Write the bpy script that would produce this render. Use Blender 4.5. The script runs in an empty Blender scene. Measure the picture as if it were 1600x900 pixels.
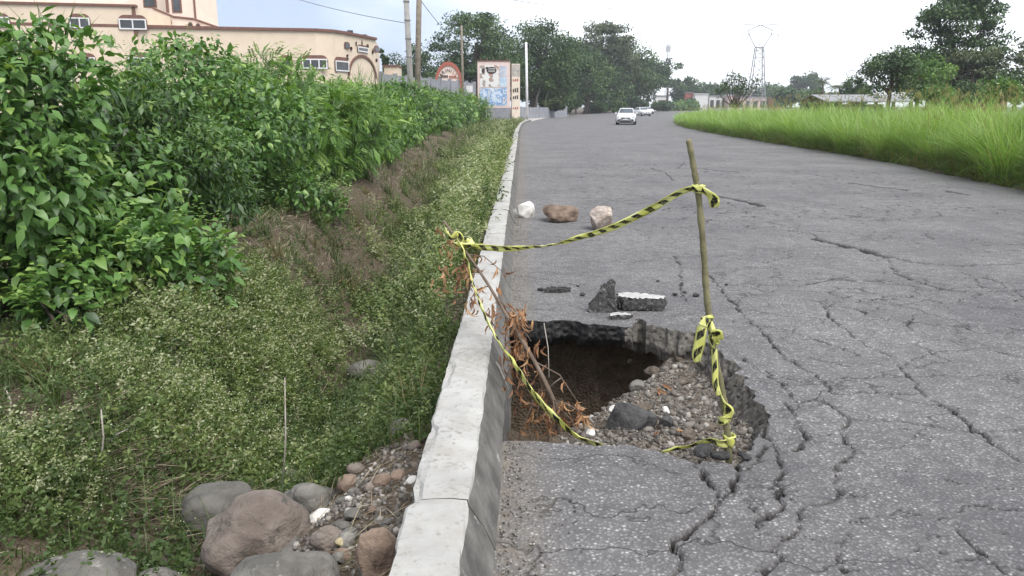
import bpy, bmesh, math, random
import numpy as np
from mathutils import Vector, Matrix, noise as mnoise

random.seed(7)
RNG = np.random.default_rng(11)
SC = bpy.context.scene
COL = SC.collection

# ------------------------------------------------------------------ camera
CAM_H = 1.65
FPX = 1250.0                      # focal length in pixels of a 1600 px wide frame
PITCH = math.atan(284.0 / FPX)
cam_data = bpy.data.cameras.new('camera')
cam_data.sensor_width = 36.0
cam_data.lens = 36.0 * FPX / 1600.0
cam_data.clip_start = 0.05
cam_data.clip_end = 6000
cam = bpy.data.objects.new('camera', cam_data)
COL.objects.link(cam)
cam.location = (0, 0, CAM_H)
cam.rotation_euler = (math.pi / 2 - PITCH, 0, 0)
SC.camera = cam

# ------------------------------------------------------------------ sky, sun, exposure
SUN_EL, SUN_AZ = math.radians(58), math.radians(140)
world = bpy.data.worlds.new('World')
SC.world = world
world.use_nodes = True
wn, wl = world.node_tree.nodes, world.node_tree.links
wn.clear()
w_out = wn.new('ShaderNodeOutputWorld')
w_bg = wn.new('ShaderNodeBackground')
w_bg.inputs['Strength'].default_value = 0.1
w_sky = wn.new('ShaderNodeTexSky')
w_sky.sky_type = 'NISHITA'
w_sky.sun_disc = False
w_sky.sun_elevation = SUN_EL
w_sky.sun_rotation = SUN_AZ
w_sky.dust_density = 2.0
w_tc = wn.new('ShaderNodeTexCoord')
w_map = wn.new('ShaderNodeMapping')
w_map.inputs['Scale'].default_value = (1.0, 1.0, 2.2)
w_map.inputs['Location'].default_value = (5.1, 2.9, 1.3)
w_noise = wn.new('ShaderNodeTexNoise')
w_noise.inputs['Scale'].default_value = 1.2
w_noise.inputs['Detail'].default_value = 5
w_noise.inputs['Roughness'].default_value = 0.45
w_ramp = wn.new('ShaderNodeValToRGB')
w_ramp.color_ramp.elements[0].position = 0.40
w_ramp.color_ramp.elements[0].color = (1.75, 2.1, 2.8, 1)
w_ramp.color_ramp.elements[1].position = 0.55
w_ramp.color_ramp.elements[1].color = (4.9, 5.05, 5.3, 1)
w_mix = wn.new('ShaderNodeMix')
w_mix.data_type = 'RGBA'
w_mix.inputs[0].default_value = 0.9
wl.new(w_tc.outputs['Generated'], w_map.inputs['Vector'])
wl.new(w_map.outputs['Vector'], w_noise.inputs['Vector'])
wl.new(w_noise.outputs['Fac'], w_ramp.inputs['Fac'])
wl.new(w_sky.outputs['Color'], w_mix.inputs[6])
wl.new(w_ramp.outputs['Color'], w_mix.inputs[7])
wl.new(w_mix.outputs[2], w_bg.inputs['Color'])
wl.new(w_bg.outputs['Background'], w_out.inputs['Surface'])

sun_d = bpy.data.lights.new('sun', 'SUN')
sun_d.energy = 1.5
sun_d.angle = math.radians(40)
sun_d.color = (1.0, 0.97, 0.92)
sun = bpy.data.objects.new('sun', sun_d)
COL.objects.link(sun)
sdir = Vector((math.sin(SUN_AZ) * math.cos(SUN_EL), math.cos(SUN_AZ) * math.cos(SUN_EL), math.sin(SUN_EL)))
sun.rotation_euler = sdir.to_track_quat('Z', 'Y').to_euler()
sun.location = (20, 20, 40)

SC.render.engine = 'CYCLES'
SC.view_settings.view_transform = 'Standard'
SC.view_settings.look = 'None'
SC.view_settings.exposure = 1.72
SC.view_settings.gamma = 1.0
SC.cycles.use_denoising = True
SC.cycles.max_bounces = 4
SC.cycles.volume_bounces = 0
SC.cycles.diffuse_bounces = 2
SC.cycles.transmission_bounces = 4
SC.cycles.transparent_max_bounces = 6

# ------------------------------------------------------------------ layout helpers
CP, SP = math.cos(PITCH), math.sin(PITCH)

def ray(px, py):
    a, b = (px - 800) / FPX, (450 - py) / FPX
    return np.array([a, CP + SP * b, -SP + CP * b])

def G(px, py, z=0.0):
    """where a line of sight of the survey meets the level z"""
    d = ray(px, py)
    t = (CAM_H - z) / -d[2]
    return np.array([d[0] * t, d[1] * t, z])

def at(px, py, Y):
    d = ray(px, py)
    t = Y / d[1]
    return np.array([d[0] * t, Y, CAM_H + d[2] * t])

def hermite(xs, ys):
    xs, ys = np.array(xs, float), np.array(ys, float)
    m = np.gradient(ys, xs)
    def f(x):
        x = np.asarray(x, float)
        i = np.clip(np.searchsorted(xs, x) - 1, 0, len(xs) - 2)
        h = xs[i + 1] - xs[i]
        t = (x - xs[i]) / h
        tc = np.clip(t, 0, 1)
        r = ((2*tc**3 - 3*tc**2 + 1) * ys[i] + (tc**3 - 2*tc**2 + tc) * h * m[i]
             + (-2*tc**3 + 3*tc**2) * ys[i + 1] + (tc**3 - tc**2) * h * m[i + 1])
        return r + np.where(t > 1, (t - 1) * h * m[i + 1], 0) + np.where(t < 0, t * h * m[i], 0)
    return f

# left foot of the kerb / left edge and right edge of the carriageway, as functions of Y
XL = hermite([0, 30, 55, 75, 90, 120, 154, 220, 290, 400, 600], [-.09, .27, .6, 1.15, 2.1, 5.4, 11.2, 30, 62, 130, 270])
XR = hermite([0, 8, 16, 24, 38, 55, 74, 95, 119, 178, 240, 300, 400, 600], [9.6, 9.8, 10.3, 11.3, 12.0, 12.8, 15.0, 19, 25.5, 43, 75, 115, 200, 390])

def ss(t):
    t = np.clip(t, 0, 1)
    return t * t * (3 - 2 * t)

def _hash(ix, iy, iz, seed):
    n = (ix * 374761393 + iy * 668265263 + iz * 2147483647 + seed * 1274126177).astype(np.int64)
    n = (n ^ (n >> 13)) * 1274126177
    n = n & 0x7fffffff
    n = n ^ (n >> 16)
    return (n & 0xffff) / 65535.0

def vn(x, y, z=0.0, seed=0):
    """value noise, 0..1, vectorised"""
    x, y, z = np.broadcast_arrays(np.asarray(x, float), np.asarray(y, float), np.asarray(z, float))
    ix, iy, iz = np.floor(x).astype(np.int64), np.floor(y).astype(np.int64), np.floor(z).astype(np.int64)
    fx, fy, fz = ss(x - ix), ss(y - iy), ss(z - iz)
    r = 0
    for dx in (0, 1):
        for dy in (0, 1):
            for dz in (0, 1):
                w = (fx if dx else 1 - fx) * (fy if dy else 1 - fy) * (fz if dz else 1 - fz)
                r = r + w * _hash(ix + dx, iy + dy, iz + dz, seed)
    return r

def fbm(x, y, z=0.0, seed=0, oct=3):
    r, a, s = 0, 0.5, 0
    for i in range(oct):
        k = 2.0 ** i
        r = r + a * vn(np.asarray(x) * k, np.asarray(y) * k, np.asarray(z) * k, seed + i * 17)
        s += a
        a *= .5
    return r / s

# ------------------------------------------------------------------ mesh helpers
def np_mesh(name, V, F, mat=None, tint=None, attrs=None, smooth=False, mats=None, midx=None, uv=None):
    V = np.ascontiguousarray(V, dtype=np.float32)
    F = np.ascontiguousarray(F, dtype=np.int32)
    me = bpy.data.meshes.new(name)
    k = F.shape[1]
    me.vertices.add(len(V))
    me.vertices.foreach_set('co', V.ravel())
    me.loops.add(F.size)
    me.loops.foreach_set('vertex_index', F.ravel())
    me.polygons.add(len(F))
    me.polygons.foreach_set('loop_start', np.arange(0, F.size, k, dtype=np.int32))
    try:
        me.polygons.foreach_set('loop_total', np.full(len(F), k, dtype=np.int32))
    except Exception:
        pass
    if smooth:
        me.polygons.foreach_set('use_smooth', np.ones(len(F), dtype=bool))
    if midx is not None:
        me.polygons.foreach_set('material_index', np.asarray(midx, dtype=np.int32))
    at_ = dict(attrs or {})
    if tint is not None:
        at_['tint'] = tint
    for key, val in at_.items():
        a = me.attributes.new(key, 'FLOAT', 'POINT')
        a.data.foreach_set('value', np.ascontiguousarray(val, dtype=np.float32))
    for m in (mats or ([mat] if mat else [])):
        me.materials.append(m)
    if uv is not None:
        ul = me.uv_layers.new(name='UVMap')
        ul.data.foreach_set('uv', np.ascontiguousarray(uv[F.ravel()], dtype=np.float32).ravel())
    me.update(calc_edges=True)
    return me

def link(name, me, parent=None, loc=None, rot=None):
    o = bpy.data.objects.new(name, me)
    COL.objects.link(o)
    if parent is not None:
        o.parent = parent
    if loc is not None:
        o.location = loc
    if rot is not None:
        o.rotation_euler = rot
    return o

def tag(o, label=None, cat=None, group=None, kind=None):
    if label: o['label'] = label
    if cat: o['category'] = cat
    if group: o['group'] = group
    if kind: o['kind'] = kind
    return o

def thing(name, label, cat, loc=(0, 0, 0), rotz=0.0, group=None):
    o = bpy.data.objects.new(name, None)
    o.empty_display_size = 0.1
    COL.objects.link(o)
    o.location = loc
    o.rotation_euler = (0, 0, rotz)
    return tag(o, label, cat, group)

def copy_tree(o, parent=None):
    c = o.copy()
    COL.objects.link(c)
    c.parent = parent
    for ch in list(o.children):
        copy_tree(ch, c)
    return c

class MB:
    """collects boxes, tubes and prisms into one mesh"""
    def __init__(self):
        self.v, self.f, self.m = [], [], []
    def add(self, vs, fs, mi=0):
        b = len(self.v)
        self.v += [tuple(p) for p in vs]
        self.f += [tuple(b + i for i in f) for f in fs]
        self.m += [mi] * len(fs)
        return self
    def box(self, x0, x1, y0, y1, z0, z1, mi=0):
        vs = [(x, y, z) for z in (z0, z1) for y in (y0, y1) for x in (x0, x1)]
        return self.add(vs, [(0, 2, 3, 1), (4, 5, 7, 6), (0, 1, 5, 4), (2, 6, 7, 3), (0, 4, 6, 2), (1, 3, 7, 5)], mi)
    def prism(self, poly, axis, a, b, mi=0):
        """poly: 2d outline extruded along axis ('x','y','z') from a to b"""
        def p3(p, t):
            return {'x': (t, p[0], p[1]), 'y': (p[0], t, p[1]), 'z': (p[0], p[1], t)}[axis]
        n = len(poly)
        vs = [p3(p, a) for p in poly] + [p3(p, b) for p in poly]
        fs = [tuple(range(n))[::-1], tuple(range(n, 2 * n))] + [(i, (i + 1) % n, n + (i + 1) % n, n + i) for i in range(n)]
        return self.add(vs, fs, mi)
    def tube(self, pts, rad, n=8, mi=0, cap=True):
        pts = [Vector(p) for p in pts]
        if not hasattr(rad, '__len__'):
            rad = [rad] * len(pts)
        vs, fs = [], []
        up = Vector((0.13, 0.21, 0.97))
        for i, p in enumerate(pts):
            d = (pts[min(i + 1, len(pts) - 1)] - pts[max(i - 1, 0)]).normalized()
            if abs(d.dot(up)) > .9:
                ref = Vector((1, 0, 0))
            else:
                ref = up
            a = d.cross(ref).normalized()
            b = d.cross(a).normalized()
            for k in range(n):
                t = 2 * math.pi * k / n
                vs.append(p + (a * math.cos(t) + b * math.sin(t)) * rad[i])
        for i in range(len(pts) - 1):
            for k in range(n):
                k2 = (k + 1) % n
                fs.append((i * n + k, i * n + k2, (i + 1) * n + k2, (i + 1) * n + k))
        if cap:
            fs.append(tuple(range(n))[::-1])
            fs.append(tuple((len(pts) - 1) * n + k for k in range(n)))
        return self.add(vs, fs, mi)
    def build(self, name, mats, parent=None, loc=None, smooth=False, bevel=0):
        me = bpy.data.meshes.new(name)
        me.from_pydata(self.v, [], self.f)
        for m in (mats if isinstance(mats, (list, tuple)) else [mats]):
            me.materials.append(m)
        me.polygons.foreach_set('material_index', np.array(self.m, dtype=np.int32))
        if smooth:
            me.polygons.foreach_set('use_smooth', np.ones(len(me.polygons), dtype=bool))
        bm = bmesh.new(); bm.from_mesh(me)
        bmesh.ops.recalc_face_normals(bm, faces=bm.faces)
        if bevel:
            bmesh.ops.bevel(bm, geom=bm.edges, offset=bevel, segments=2, affect='EDGES', clamp_overlap=True)
        bm.to_mesh(me); bm.free()
        me.update()
        return link(name, me, parent, loc)

# ------------------------------------------------------------------ materials
MATS = {}
def new_mat(name):
    m = bpy.data.materials.new(name)
    m.use_nodes = True
    nt = m.node_tree
    bs = nt.nodes['Principled BSDF']
    return m, nt.nodes, nt.links, bs

def rgba(c):
    return (c[0], c[1], c[2], 1.0)

def noise_node(N, L, vec, scale, detail=4, rough=.55):
    n = N.new('ShaderNodeTexNoise')
    n.inputs['Scale'].default_value = scale
    n.inputs['Detail'].default_value = detail
    n.inputs['Roughness'].default_value = rough
    if vec is not None:
        L.new(vec, n.inputs['Vector'])
    return n

def ramp(N, L, fac, stops):
    r = N.new('ShaderNodeValToRGB')
    e = r.color_ramp.elements
    while len(e) < len(stops):
        e.new(0.5)
    for i, (p, c) in enumerate(stops):
        e[i].position = p
        e[i].color = rgba(c) if hasattr(c, '__len__') else (c, c, c, 1)
    L.new(fac, r.inputs['Fac'])
    return r

def mixc(N, L, fac, a, b, mode='MIX'):
    m = N.new('ShaderNodeMix')
    m.data_type = 'RGBA'
    m.blend_type = mode
    for s, v in ((0, fac), (6, a), (7, b)):
        if hasattr(v, 'is_output') or isinstance(v, bpy.types.NodeSocket):
            L.new(v, m.inputs[s])
        elif hasattr(v, '__len__'):
            m.inputs[s].default_value = rgba(v)
        else:
            m.inputs[s].default_value = v
    return m.outputs[2]

def math_node(N, L, op, a, b=None, clamp=False):
    m = N.new('ShaderNodeMath')
    m.operation = op
    m.use_clamp = clamp
    for i, v in enumerate((a, b)):
        if v is None: continue
        if isinstance(v, bpy.types.NodeSocket):
            L.new(v, m.inputs[i])
        else:
            m.inputs[i].default_value = v
    return m.outputs[0]

def bump_to(N, L, bs, height, strength, dist=0.01):
    b = N.new('ShaderNodeBump')
    b.inputs['Strength'].default_value = strength
    b.inputs['Distance'].default_value = dist
    L.new(height, b.inputs['Height'])
    L.new(b.outputs['Normal'], bs.inputs['Normal'])

def pmat(name, a, b, scale=3.0, rough=.85, bump=.3, bscale=None, bdist=.01, metal=0, spec=.3, lo=.35, hi=.65, c=None, cscale=None, cpos=.62):
    """two-tone noise material with relief; optional third colour in patches"""
    if name in MATS: return MATS[name]
    m, N, L, bs = new_mat(name)
    geo = N.new('ShaderNodeNewGeometry')
    n1 = noise_node(N, L, geo.outputs['Position'], scale, 6, .6)
    col = ramp(N, L, n1.outputs['Fac'], [(lo, a), (hi, b)]).outputs['Color']
    if c is not None:
        n3 = noise_node(N, L, geo.outputs['Position'], cscale or scale * 2.7, 5, .65)
        f = ramp(N, L, n3.outputs['Fac'], [(cpos, 0.0), (cpos + .08, 1.0)]).outputs['Color']
        col = mixc(N, L, f, col, c)
    L.new(col, bs.inputs['Base Color'])
    bs.inputs['Roughness'].default_value = rough
    bs.inputs['Metallic'].default_value = metal
    bs.inputs['Specular IOR Level'].default_value = spec
    if bump:
        n2 = noise_node(N, L, geo.outputs['Position'], bscale or scale * 6, 6, .6)
        bump_to(N, L, bs, n2.outputs['Fac'], bump, bdist)
    MATS[name] = m
    return m

def leafmat(name, stops, trans=.3, rough=.5, tcol=None):
    """foliage: colour from the leaf's own tint, some light passes through"""
    if name in MATS: return MATS[name]
    m, N, L, bs = new_mat(name)
    a = N.new('ShaderNodeAttribute'); a.attribute_name = 'tint'
    r = ramp(N, L, a.outputs['Fac'], stops)
    L.new(r.outputs['Color'], bs.inputs['Base Color'])
    bs.inputs['Roughness'].default_value = rough
    bs.inputs['Specular IOR Level'].default_value = .45
    if trans:
        tr = N.new('ShaderNodeBsdfTranslucent')
        g = N.new('ShaderNodeMix'); g.data_type = 'RGBA'; g.blend_type = 'MULTIPLY'
        g.inputs[0].default_value = 1.0
        g.inputs[7].default_value = (1.3, 1.35, .7, 1) if tcol is None else rgba(tcol)
        L.new(r.outputs['Color'], g.inputs[6])
        L.new(g.outputs[2], tr.inputs['Color'])
        mx = N.new('ShaderNodeMixShader')
        mx.inputs[0].default_value = trans
        L.new(bs.outputs[0], mx.inputs[1])
        L.new(tr.outputs[0], mx.inputs[2])
        L.new(mx.outputs[0], N['Material Output'].inputs['Surface'])
    MATS[name] = m
    return m

# ================================================================== hole outline (metres, on the road plane)
HOLE_PX = [(770, 500), (822, 500), (850, 503), (880, 501), (920, 506), (955, 509), (985, 513), (992, 500), (1004, 498),
           (1018, 508), (1042, 514), (1070, 520), (1092, 522), (1112, 541), (1135, 557), (1152, 574), (1160, 590),
           (1176, 606), (1183, 628), (1197, 648), (1202, 668), (1180, 684), (1166, 700), (1150, 711), (1118, 708),
           (1098, 712), (1075, 707), (1040, 704), (1010, 699), (975, 694), (935, 692), (900, 690), (865, 692), (830, 689), (786, 689), (740, 689)]
HOLE = np.array([G(*p)[:2] for p in HOLE_PX])
HOLE[0, 0] = -.3
HOLE[-1, 0] = -.3

def poly_inside(P, x, y):
    r = np.zeros(np.shape(x), bool)
    n = len(P)
    for i in range(n):
        x0, y0 = P[i]; x1, y1 = P[(i + 1) % n]
        if y0 == y1: continue
        c = ((y0 > y) != (y1 > y)) & (x < (x1 - x0) * (y - y0) / (y1 - y0) + x0)
        r ^= c
    return r

def seg_dist(A, B, x, y):
    d = B - A
    l2 = max(float(d @ d), 1e-9)
    t = np.clip(((x - A[0]) * d[0] + (y - A[1]) * d[1]) / l2, 0, 1)
    return np.hypot(x - A[0] - t * d[0], y - A[1] - t * d[1]), t

def poly_sd(P, x, y):
    d = np.full(np.shape(x), 1e9)
    for i in range(len(P)):
        d = np.minimum(d, seg_dist(P[i], P[(i + 1) % len(P)], x, y)[0])
    return np.where(poly_inside(P, x, y), -d, d)

# ================================================================== ground
_Y = [0, 2, 4, 6, 9, 14, 30, 60, 90, 140]
g_v = hermite(_Y, [-.05, -.05, -.13, -.2, .0, .13, .16, .12, .02, -.05])
g_D = hermite(_Y, [-.3, -.38, -.68, -1.05, -1.15, -1.0, -.65, -.3, -.06, -.05])
g_b = hermite(_Y, [-.05, -.08, -.12, -.1, .02, .05, .05, .05, 0, -.05])
g_dc = hermite(_Y, [.85, .9, 1.0, 1.15, 1.5, 1.8, 2.4, 3.2, 3.5, 4])
g_db = hermite(_Y, [2.0, 2.0, 2.2, 2.4, 2.75, 3.1, 3.8, 4.8, 5.5, 6])

def ground_z(x, y):
    x, y = np.broadcast_arrays(np.asarray(x, float), np.asarray(y, float))
    yc = np.clip(y, 0, 140)
    xl, xr = XL(np.clip(y, -3, 600)), XR(np.clip(y, -3, 600))
    kl = xl - .36
    d = kl - x
    v, D, b, dc, db = g_v(yc), g_D(yc), g_b(yc), g_dc(yc), g_db(yc)
    left = np.where(d < dc, v + (D - v) * ss(d / dc), D + (b - D) * ss((d - dc) / (db - dc)))
    bump = (fbm(x * .9, y * .9, 0, 3) - .5) * .22 + (fbm(x * 3.5, y * 3.5, 0, 9) - .5) * .09
    fade = np.clip((120 - y) / 60, 0, 1) * np.clip((14 + x) / 6, 0, 1)
    left = left + bump * fade * np.clip(d / .3, .15, 1)
    left = np.where(d > db, left * np.clip(1 - (d - db) / 12, 0, 1) + -.02 * np.clip((d - db) / 12, 0, 1), left)
    e = x - xr
    right = -.06 + .16 * ss(e / .5) + .22 * ss((e - .4) / 2.5) + (fbm(x * .7, y * .7, 0, 5) - .5) * .12 * ss(e / 1.0)
    right = np.where(y > 80, -.06 + (right + .06) * np.clip((140 - y) / 60, 0, 1), right)
    z = np.where(x < kl + .02, left, np.where(x < kl + .14, left + (-.07 - left) * np.clip((x - kl - .02) / .12, 0, 1), -.07))
    z = np.where(e > 0, right, z)
    inh = (x > -.28) & (x < 2.15) & (y > 3.1) & (y < 6.6)
    return np.where(inh, -1.6, z)

_xs = np.concatenate([-np.geomspace(1200, 8.4, 50), np.arange(-8, -.3, .065), np.arange(-.3, 2.3, .055), np.arange(2.3, 17, .35), np.geomspace(17.4, 1200, 45)])
_ys = np.concatenate([np.arange(-4, 14, .09), np.arange(14, 40, .28), np.geomspace(40.3, 2600, 80)])
GX, GY = np.meshgrid(_xs, _ys)
GZ = ground_z(GX, GY)
nx, ny = len(_xs), len(_ys)
idx = np.arange(nx * ny).reshape(ny, nx)
GF = np.stack([idx[:-1, :-1], idx[:-1, 1:], idx[1:, 1:], idx[1:, :-1]], -1).reshape(-1, 4)

def ground_mat():
    m, N, L, bs = new_mat('ground_soil')
    geo = N.new('ShaderNodeNewGeometry')
    n1 = noise_node(N, L, geo.outputs['Position'], 1.3, 6, .6)
    n2 = noise_node(N, L, geo.outputs['Position'], 28, 5, .7)
    soil = ramp(N, L, n2.outputs['Fac'], [(.3, (.045, .034, .024)), (.55, (.10, .078, .055)), (.75, (.19, .16, .12))]).outputs['Color']
    green = ramp(N, L, n2.outputs['Fac'], [(.3, (.03, .05, .014)), (.7, (.09, .13, .035))]).outputs['Color']
    f = ramp(N, L, n1.outputs['Fac'], [(.58, 0.0), (.72, 1.0)]).outputs['Color']
    L.new(mixc(N, L, f, soil, green), bs.inputs['Base Color'])
    bs.inputs['Roughness'].default_value = .95
    bs.inputs['Specular IOR Level'].default_value = .15
    bump_to(N, L, bs, n2.outputs['Fac'], .8, .03)
    return m
M_GROUND = ground_mat()
tag(link('ground', np_mesh('ground', np.stack([GX, GY, GZ], -1).reshape(-1, 3), GF, M_GROUND, smooth=True)), kind='structure')

# ================================================================== road with its cracks and the hole
CRACKS = [  # (pixels, half width m, depth m)
    ([(1057, 900), (1062, 873), (1055, 849), (1070, 836), (1083, 824), (1091, 813), (1110, 802), (1132, 783), (1147, 764), (1151, 741), (1159, 724), (1156, 708)], .017, .06),
    ([(1057, 900), (1060, 960), (1050, 1010)], .014, .05),
    ([(1088, 711), (1102, 734), (1104, 745), (1110, 756), (1117, 768), (1128, 778)], .013, .05),
    ([(1186, 640), (1190, 655), (1193, 669), (1208, 692), (1215, 707), (1227, 719), (1224, 730), (1216, 738), (1219, 756), (1210, 766), (1219, 779), (1229, 790), (1215, 802), (1193, 809), (1185, 828)], .013, .05),
    ([(1230, 632), (1238, 646), (1245, 654), (1251, 673), (1261, 683), (1252, 697), (1227, 699), (1212, 700)], .012, .04),
    ([(1159, 726), (1172, 718), (1186, 712), (1215, 708)], .011, .045),
    ([(1272, 624), (1286, 629), (1302, 637), (1329, 652), (1325, 664), (1310, 673), (1321, 688), (1334, 707), (1329, 717), (1310, 726), (1306, 749), (1310, 768), (1315, 777), (1298, 787), (1275, 789), (1257, 788), (1245, 805), (1251, 826), (1230, 843), (1215, 862), (1219, 877), (1200, 884), (1189, 892)], .0095, .035),
    ([(1329, 652), (1352, 657), (1378, 658), (1410, 659), (1434, 664), (1470, 669), (1491, 673), (1536, 673), (1580, 673), (1640, 676)], .010, .03),
    ([(1408, 575), (1427, 594), (1438, 613), (1465, 632), (1495, 647), (1517, 666), (1540, 688), (1567, 703), (1600, 722), (1650, 750)], .014, .035),
    ([(1190, 520), (1227, 560), (1257, 575), (1283, 594), (1298, 613), (1325, 615), (1350, 612), (1378, 613), (1427, 615)], .012, .03),
    ([(1491, 828), (1510, 845), (1529, 858), (1550, 880), (1574, 892), (1600, 915)], .013, .025),
    ([(1160, 560), (1196, 583), (1227, 605), (1245, 630), (1272, 624)], .010, .03),
    ([(1315, 777), (1340, 770), (1360, 775)], .006, .02),
    ([(1185, 711), (1180, 700), (1196, 690)], .009, .03),
    ([(1110, 430), (1150, 480), (1190, 520)], .012, .02),
    ([(1140, 500), (1180, 508), (1230, 515), (1300, 540), (1345, 555)], .010, .02),
    ([(1340, 470), (1400, 478), (1450, 470), (1520, 480), (1600, 485)], .012, .02),
    ([(1390, 405), (1398, 425), (1440, 442), (1475, 452), (1520, 455), (1600, 453), (1660, 455)], .022, .03),
    ([(1120, 440), (1180, 445), (1250, 447), (1300, 436), (1380, 440)], .016, .02),
    ([(1408, 575), (1390, 556), (1350, 540), (1330, 520), (1300, 500), (1290, 480), (1330, 462)], .010, .02),
    ([(1060, 262), (1090, 263), (1120, 266), (1155, 269)], .09, .04),
    ([(1112, 304), (1150, 312), (1172, 316), (1190, 322)], .10, .05),
    ([(1278, 374), (1300, 379), (1322, 384), (1345, 388), (1370, 398), (1388, 401)], .10, .055),
    ([(1325, 285), (1370, 292), (1415, 297)], .085, .035),
    ([(1478, 298), (1510, 304)], .11, .035),
    ([(798, 430), (830, 433), (850, 437), (880, 441), (905, 445)], .018, .025),
    ([(1195, 356), (1230, 361), (1270, 365), (1278, 374)], .02, .02),
    ([(1045, 225), (1080, 245), (1060, 262)], .03, .02),
    ([(1015, 262), (1040, 270), (1052, 282)], .03, .02),
    ([(1388, 401), (1430, 410), (1500, 415), (1600, 412)], .02, .02),
    ([(860, 330), (930, 335), (1010, 342), (1080, 340)], .012, .012),
    ([(1050, 395), (1065, 420), (1062, 450), (1070, 470)], .014, .015),
    ([(1600, 560), (1540, 545), (1480, 548), (1427, 560), (1408, 575)], .010, .02),
    ([(1200, 585), (1260, 600), (1330, 590), (1400, 590)], .006, .012),
    ([(870, 750), (900, 790), (890, 840), (930, 880)], .003, .008),
    ([(1330, 820), (1400, 800), (1470, 810), (1520, 790), (1600, 800)], .005, .012),
    ([(1380, 730), (1450, 745), (1530, 760), (1600, 765)], .004, .010),
]
CR = []
for pts, w, dep in CRACKS:
    P = np.array([G(*p)[:2] for p in pts])
    CR.append((P, w, dep))

def road_relief(x, y):
    """height and crack amount of the road surface"""
    jx = (vn(x * 16, y * 16, 0, 51) - .5) * .045 + (vn(x * 50, y * 50, 0, 52) - .5) * .022
    jy = (vn(x * 16, y * 16, 0, 61) - .5) * .045 + (vn(x * 50, y * 50, 0, 62) - .5) * .022
    xx, yy = x + jx, y + jy
    z = np.zeros_like(x)
    ca = np.zeros_like(x)
    for P, w, dep in CR:
        lo, hi = P.min(0) - .3, P.max(0) + .3
        s = (x > lo[0]) & (x < hi[0]) & (y > lo[1]) & (y < hi[1])
        if not s.any(): continue
        d = np.full(s.sum(), 1e9)
        for i in range(len(P) - 1):
            d = np.minimum(d, seg_dist(P[i], P[i + 1], xx[s], yy[s])[0])
        ww = w * (.35 + 1.25 * vn(xx[s] * 9, yy[s] * 9, 0, 71) ** 1.4)
        c = np.clip(1.35 * (1 - d / ww), 0, 1)
        z[s] = np.minimum(z[s], -dep * c)
        ca[s] = np.maximum(ca[s], np.clip(1.4 * (1 - d / (ww * 1.15)), 0, 1))
    # a web of alligator cracking over the worn parts
    cell = (.42, .36)
    ux, uy = xx / cell[0] + (fbm(x * 2.3, y * 2.3, 0, 301) - .5) * .9, yy / cell[1] + (fbm(x * 2.3, y * 2.3, 0, 302) - .5) * .9
    ix, iy = np.floor(ux).astype(np.int64), np.floor(uy).astype(np.int64)
    f1 = np.full(x.shape, 9.0); f2 = np.full(x.shape, 9.0)
    for ax in (-1, 0, 1):
        for ay in (-1, 0, 1):
            hx = _hash(ix + ax, iy + ay, iy * 0 + 5, 401); hy = _hash(ix + ax, iy + ay, iy * 0 + 9, 402)
            dd = np.hypot(ux - (ix + ax + .1 + .8 * hx), uy - (iy + ay + .1 + .8 * hy))
            f2 = np.where(dd < f1, f1, np.minimum(f2, dd)); f1 = np.minimum(f1, dd)
    gap = (f2 - f1) * .38
    lane = np.clip((fbm(x * .55, y * .45, 0, 311, 3) - .36) * 7, 0, 1) * ss((x - .7) / .5)
    wz = .017 * lane * np.clip((vn(xx * 5, yy * 5, 0, 312) - .28) * 3, 0, 1) * np.clip(y / 5, .7, 2.2)
    c = np.where(wz > .0008, np.clip(1.2 * (1 - gap / np.maximum(wz, 1e-6)), 0, 1), 0)
    z = np.minimum(z, -.016 * c); ca = np.maximum(ca, c * .95)
    # plates between the cracks have settled unevenly
    z = z + (np.where(lane > .5, 1, lane * 2)) * (fbm(ux * .8, uy * .8, 0, 315, 2) - .5) * .016
    # the slab has sunk where it has lost its bedding
    q = G(1110, 715)[:2]
    z = z - .035 * np.exp(-(((x - q[0]) / .32) ** 2 + ((y - q[1]) / .22) ** 2))
    q = G(1190, 700)[:2]
    z = z - .02 * np.exp(-(((x - q[0]) / .25) ** 2 + ((y - q[1]) / .25) ** 2)) * (.5 + vn(x * 5, y * 5, 0, 8))
    z = z + (fbm(x * 1.3, y * 1.3, 0, 91) - .5) * .012
    edge = np.clip(np.minimum(np.minimum(x + .3, 40), (y - 1.2)) / .1, 0, 1)
    return z * edge, ca

rv, rf, rc, rz_off = [], [], [], 0
def grid_block(xs, ys, relief, skip_hole=False):
    global rz_off
    X, Y = np.meshgrid(xs, ys)
    if relief:
        Z, C = road_relief(X, Y)
        rim = np.minimum(np.minimum((xs[-1] - X), (Y - ys[0])), (ys[-1] - Y)) / .05
        Z = Z * np.clip(rim, 0, 1)
    else:
        Z, C = np.zeros_like(X), np.zeros_like(X)
    n = np.arange(X.size).reshape(X.shape)
    F = np.stack([n[:-1, :-1], n[:-1, 1:], n[1:, 1:], n[1:, :-1]], -1).reshape(-1, 4)
    V = np.stack([X, Y, Z], -1).reshape(-1, 3)
    C = C.reshape(-1)
    if skip_hole:
        jit = lambda a, s: (vn(V[:, 0] * a, V[:, 1] * a, 0, s) - .5)
        hx = V[:, 0] + jit(12, 21) * .07 + jit(40, 22) * .035
        hy = V[:, 1] + jit(12, 23) * .07 + jit(40, 24) * .035
        ins = poly_inside(HOLE, hx, hy)
        keep = ~(ins[F].sum(1) >= 2)
        F = F[keep]
    rv.append(V); rf.append(F + rz_off); rc.append(C)
    rz_off += len(V)
    return V, F

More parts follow.
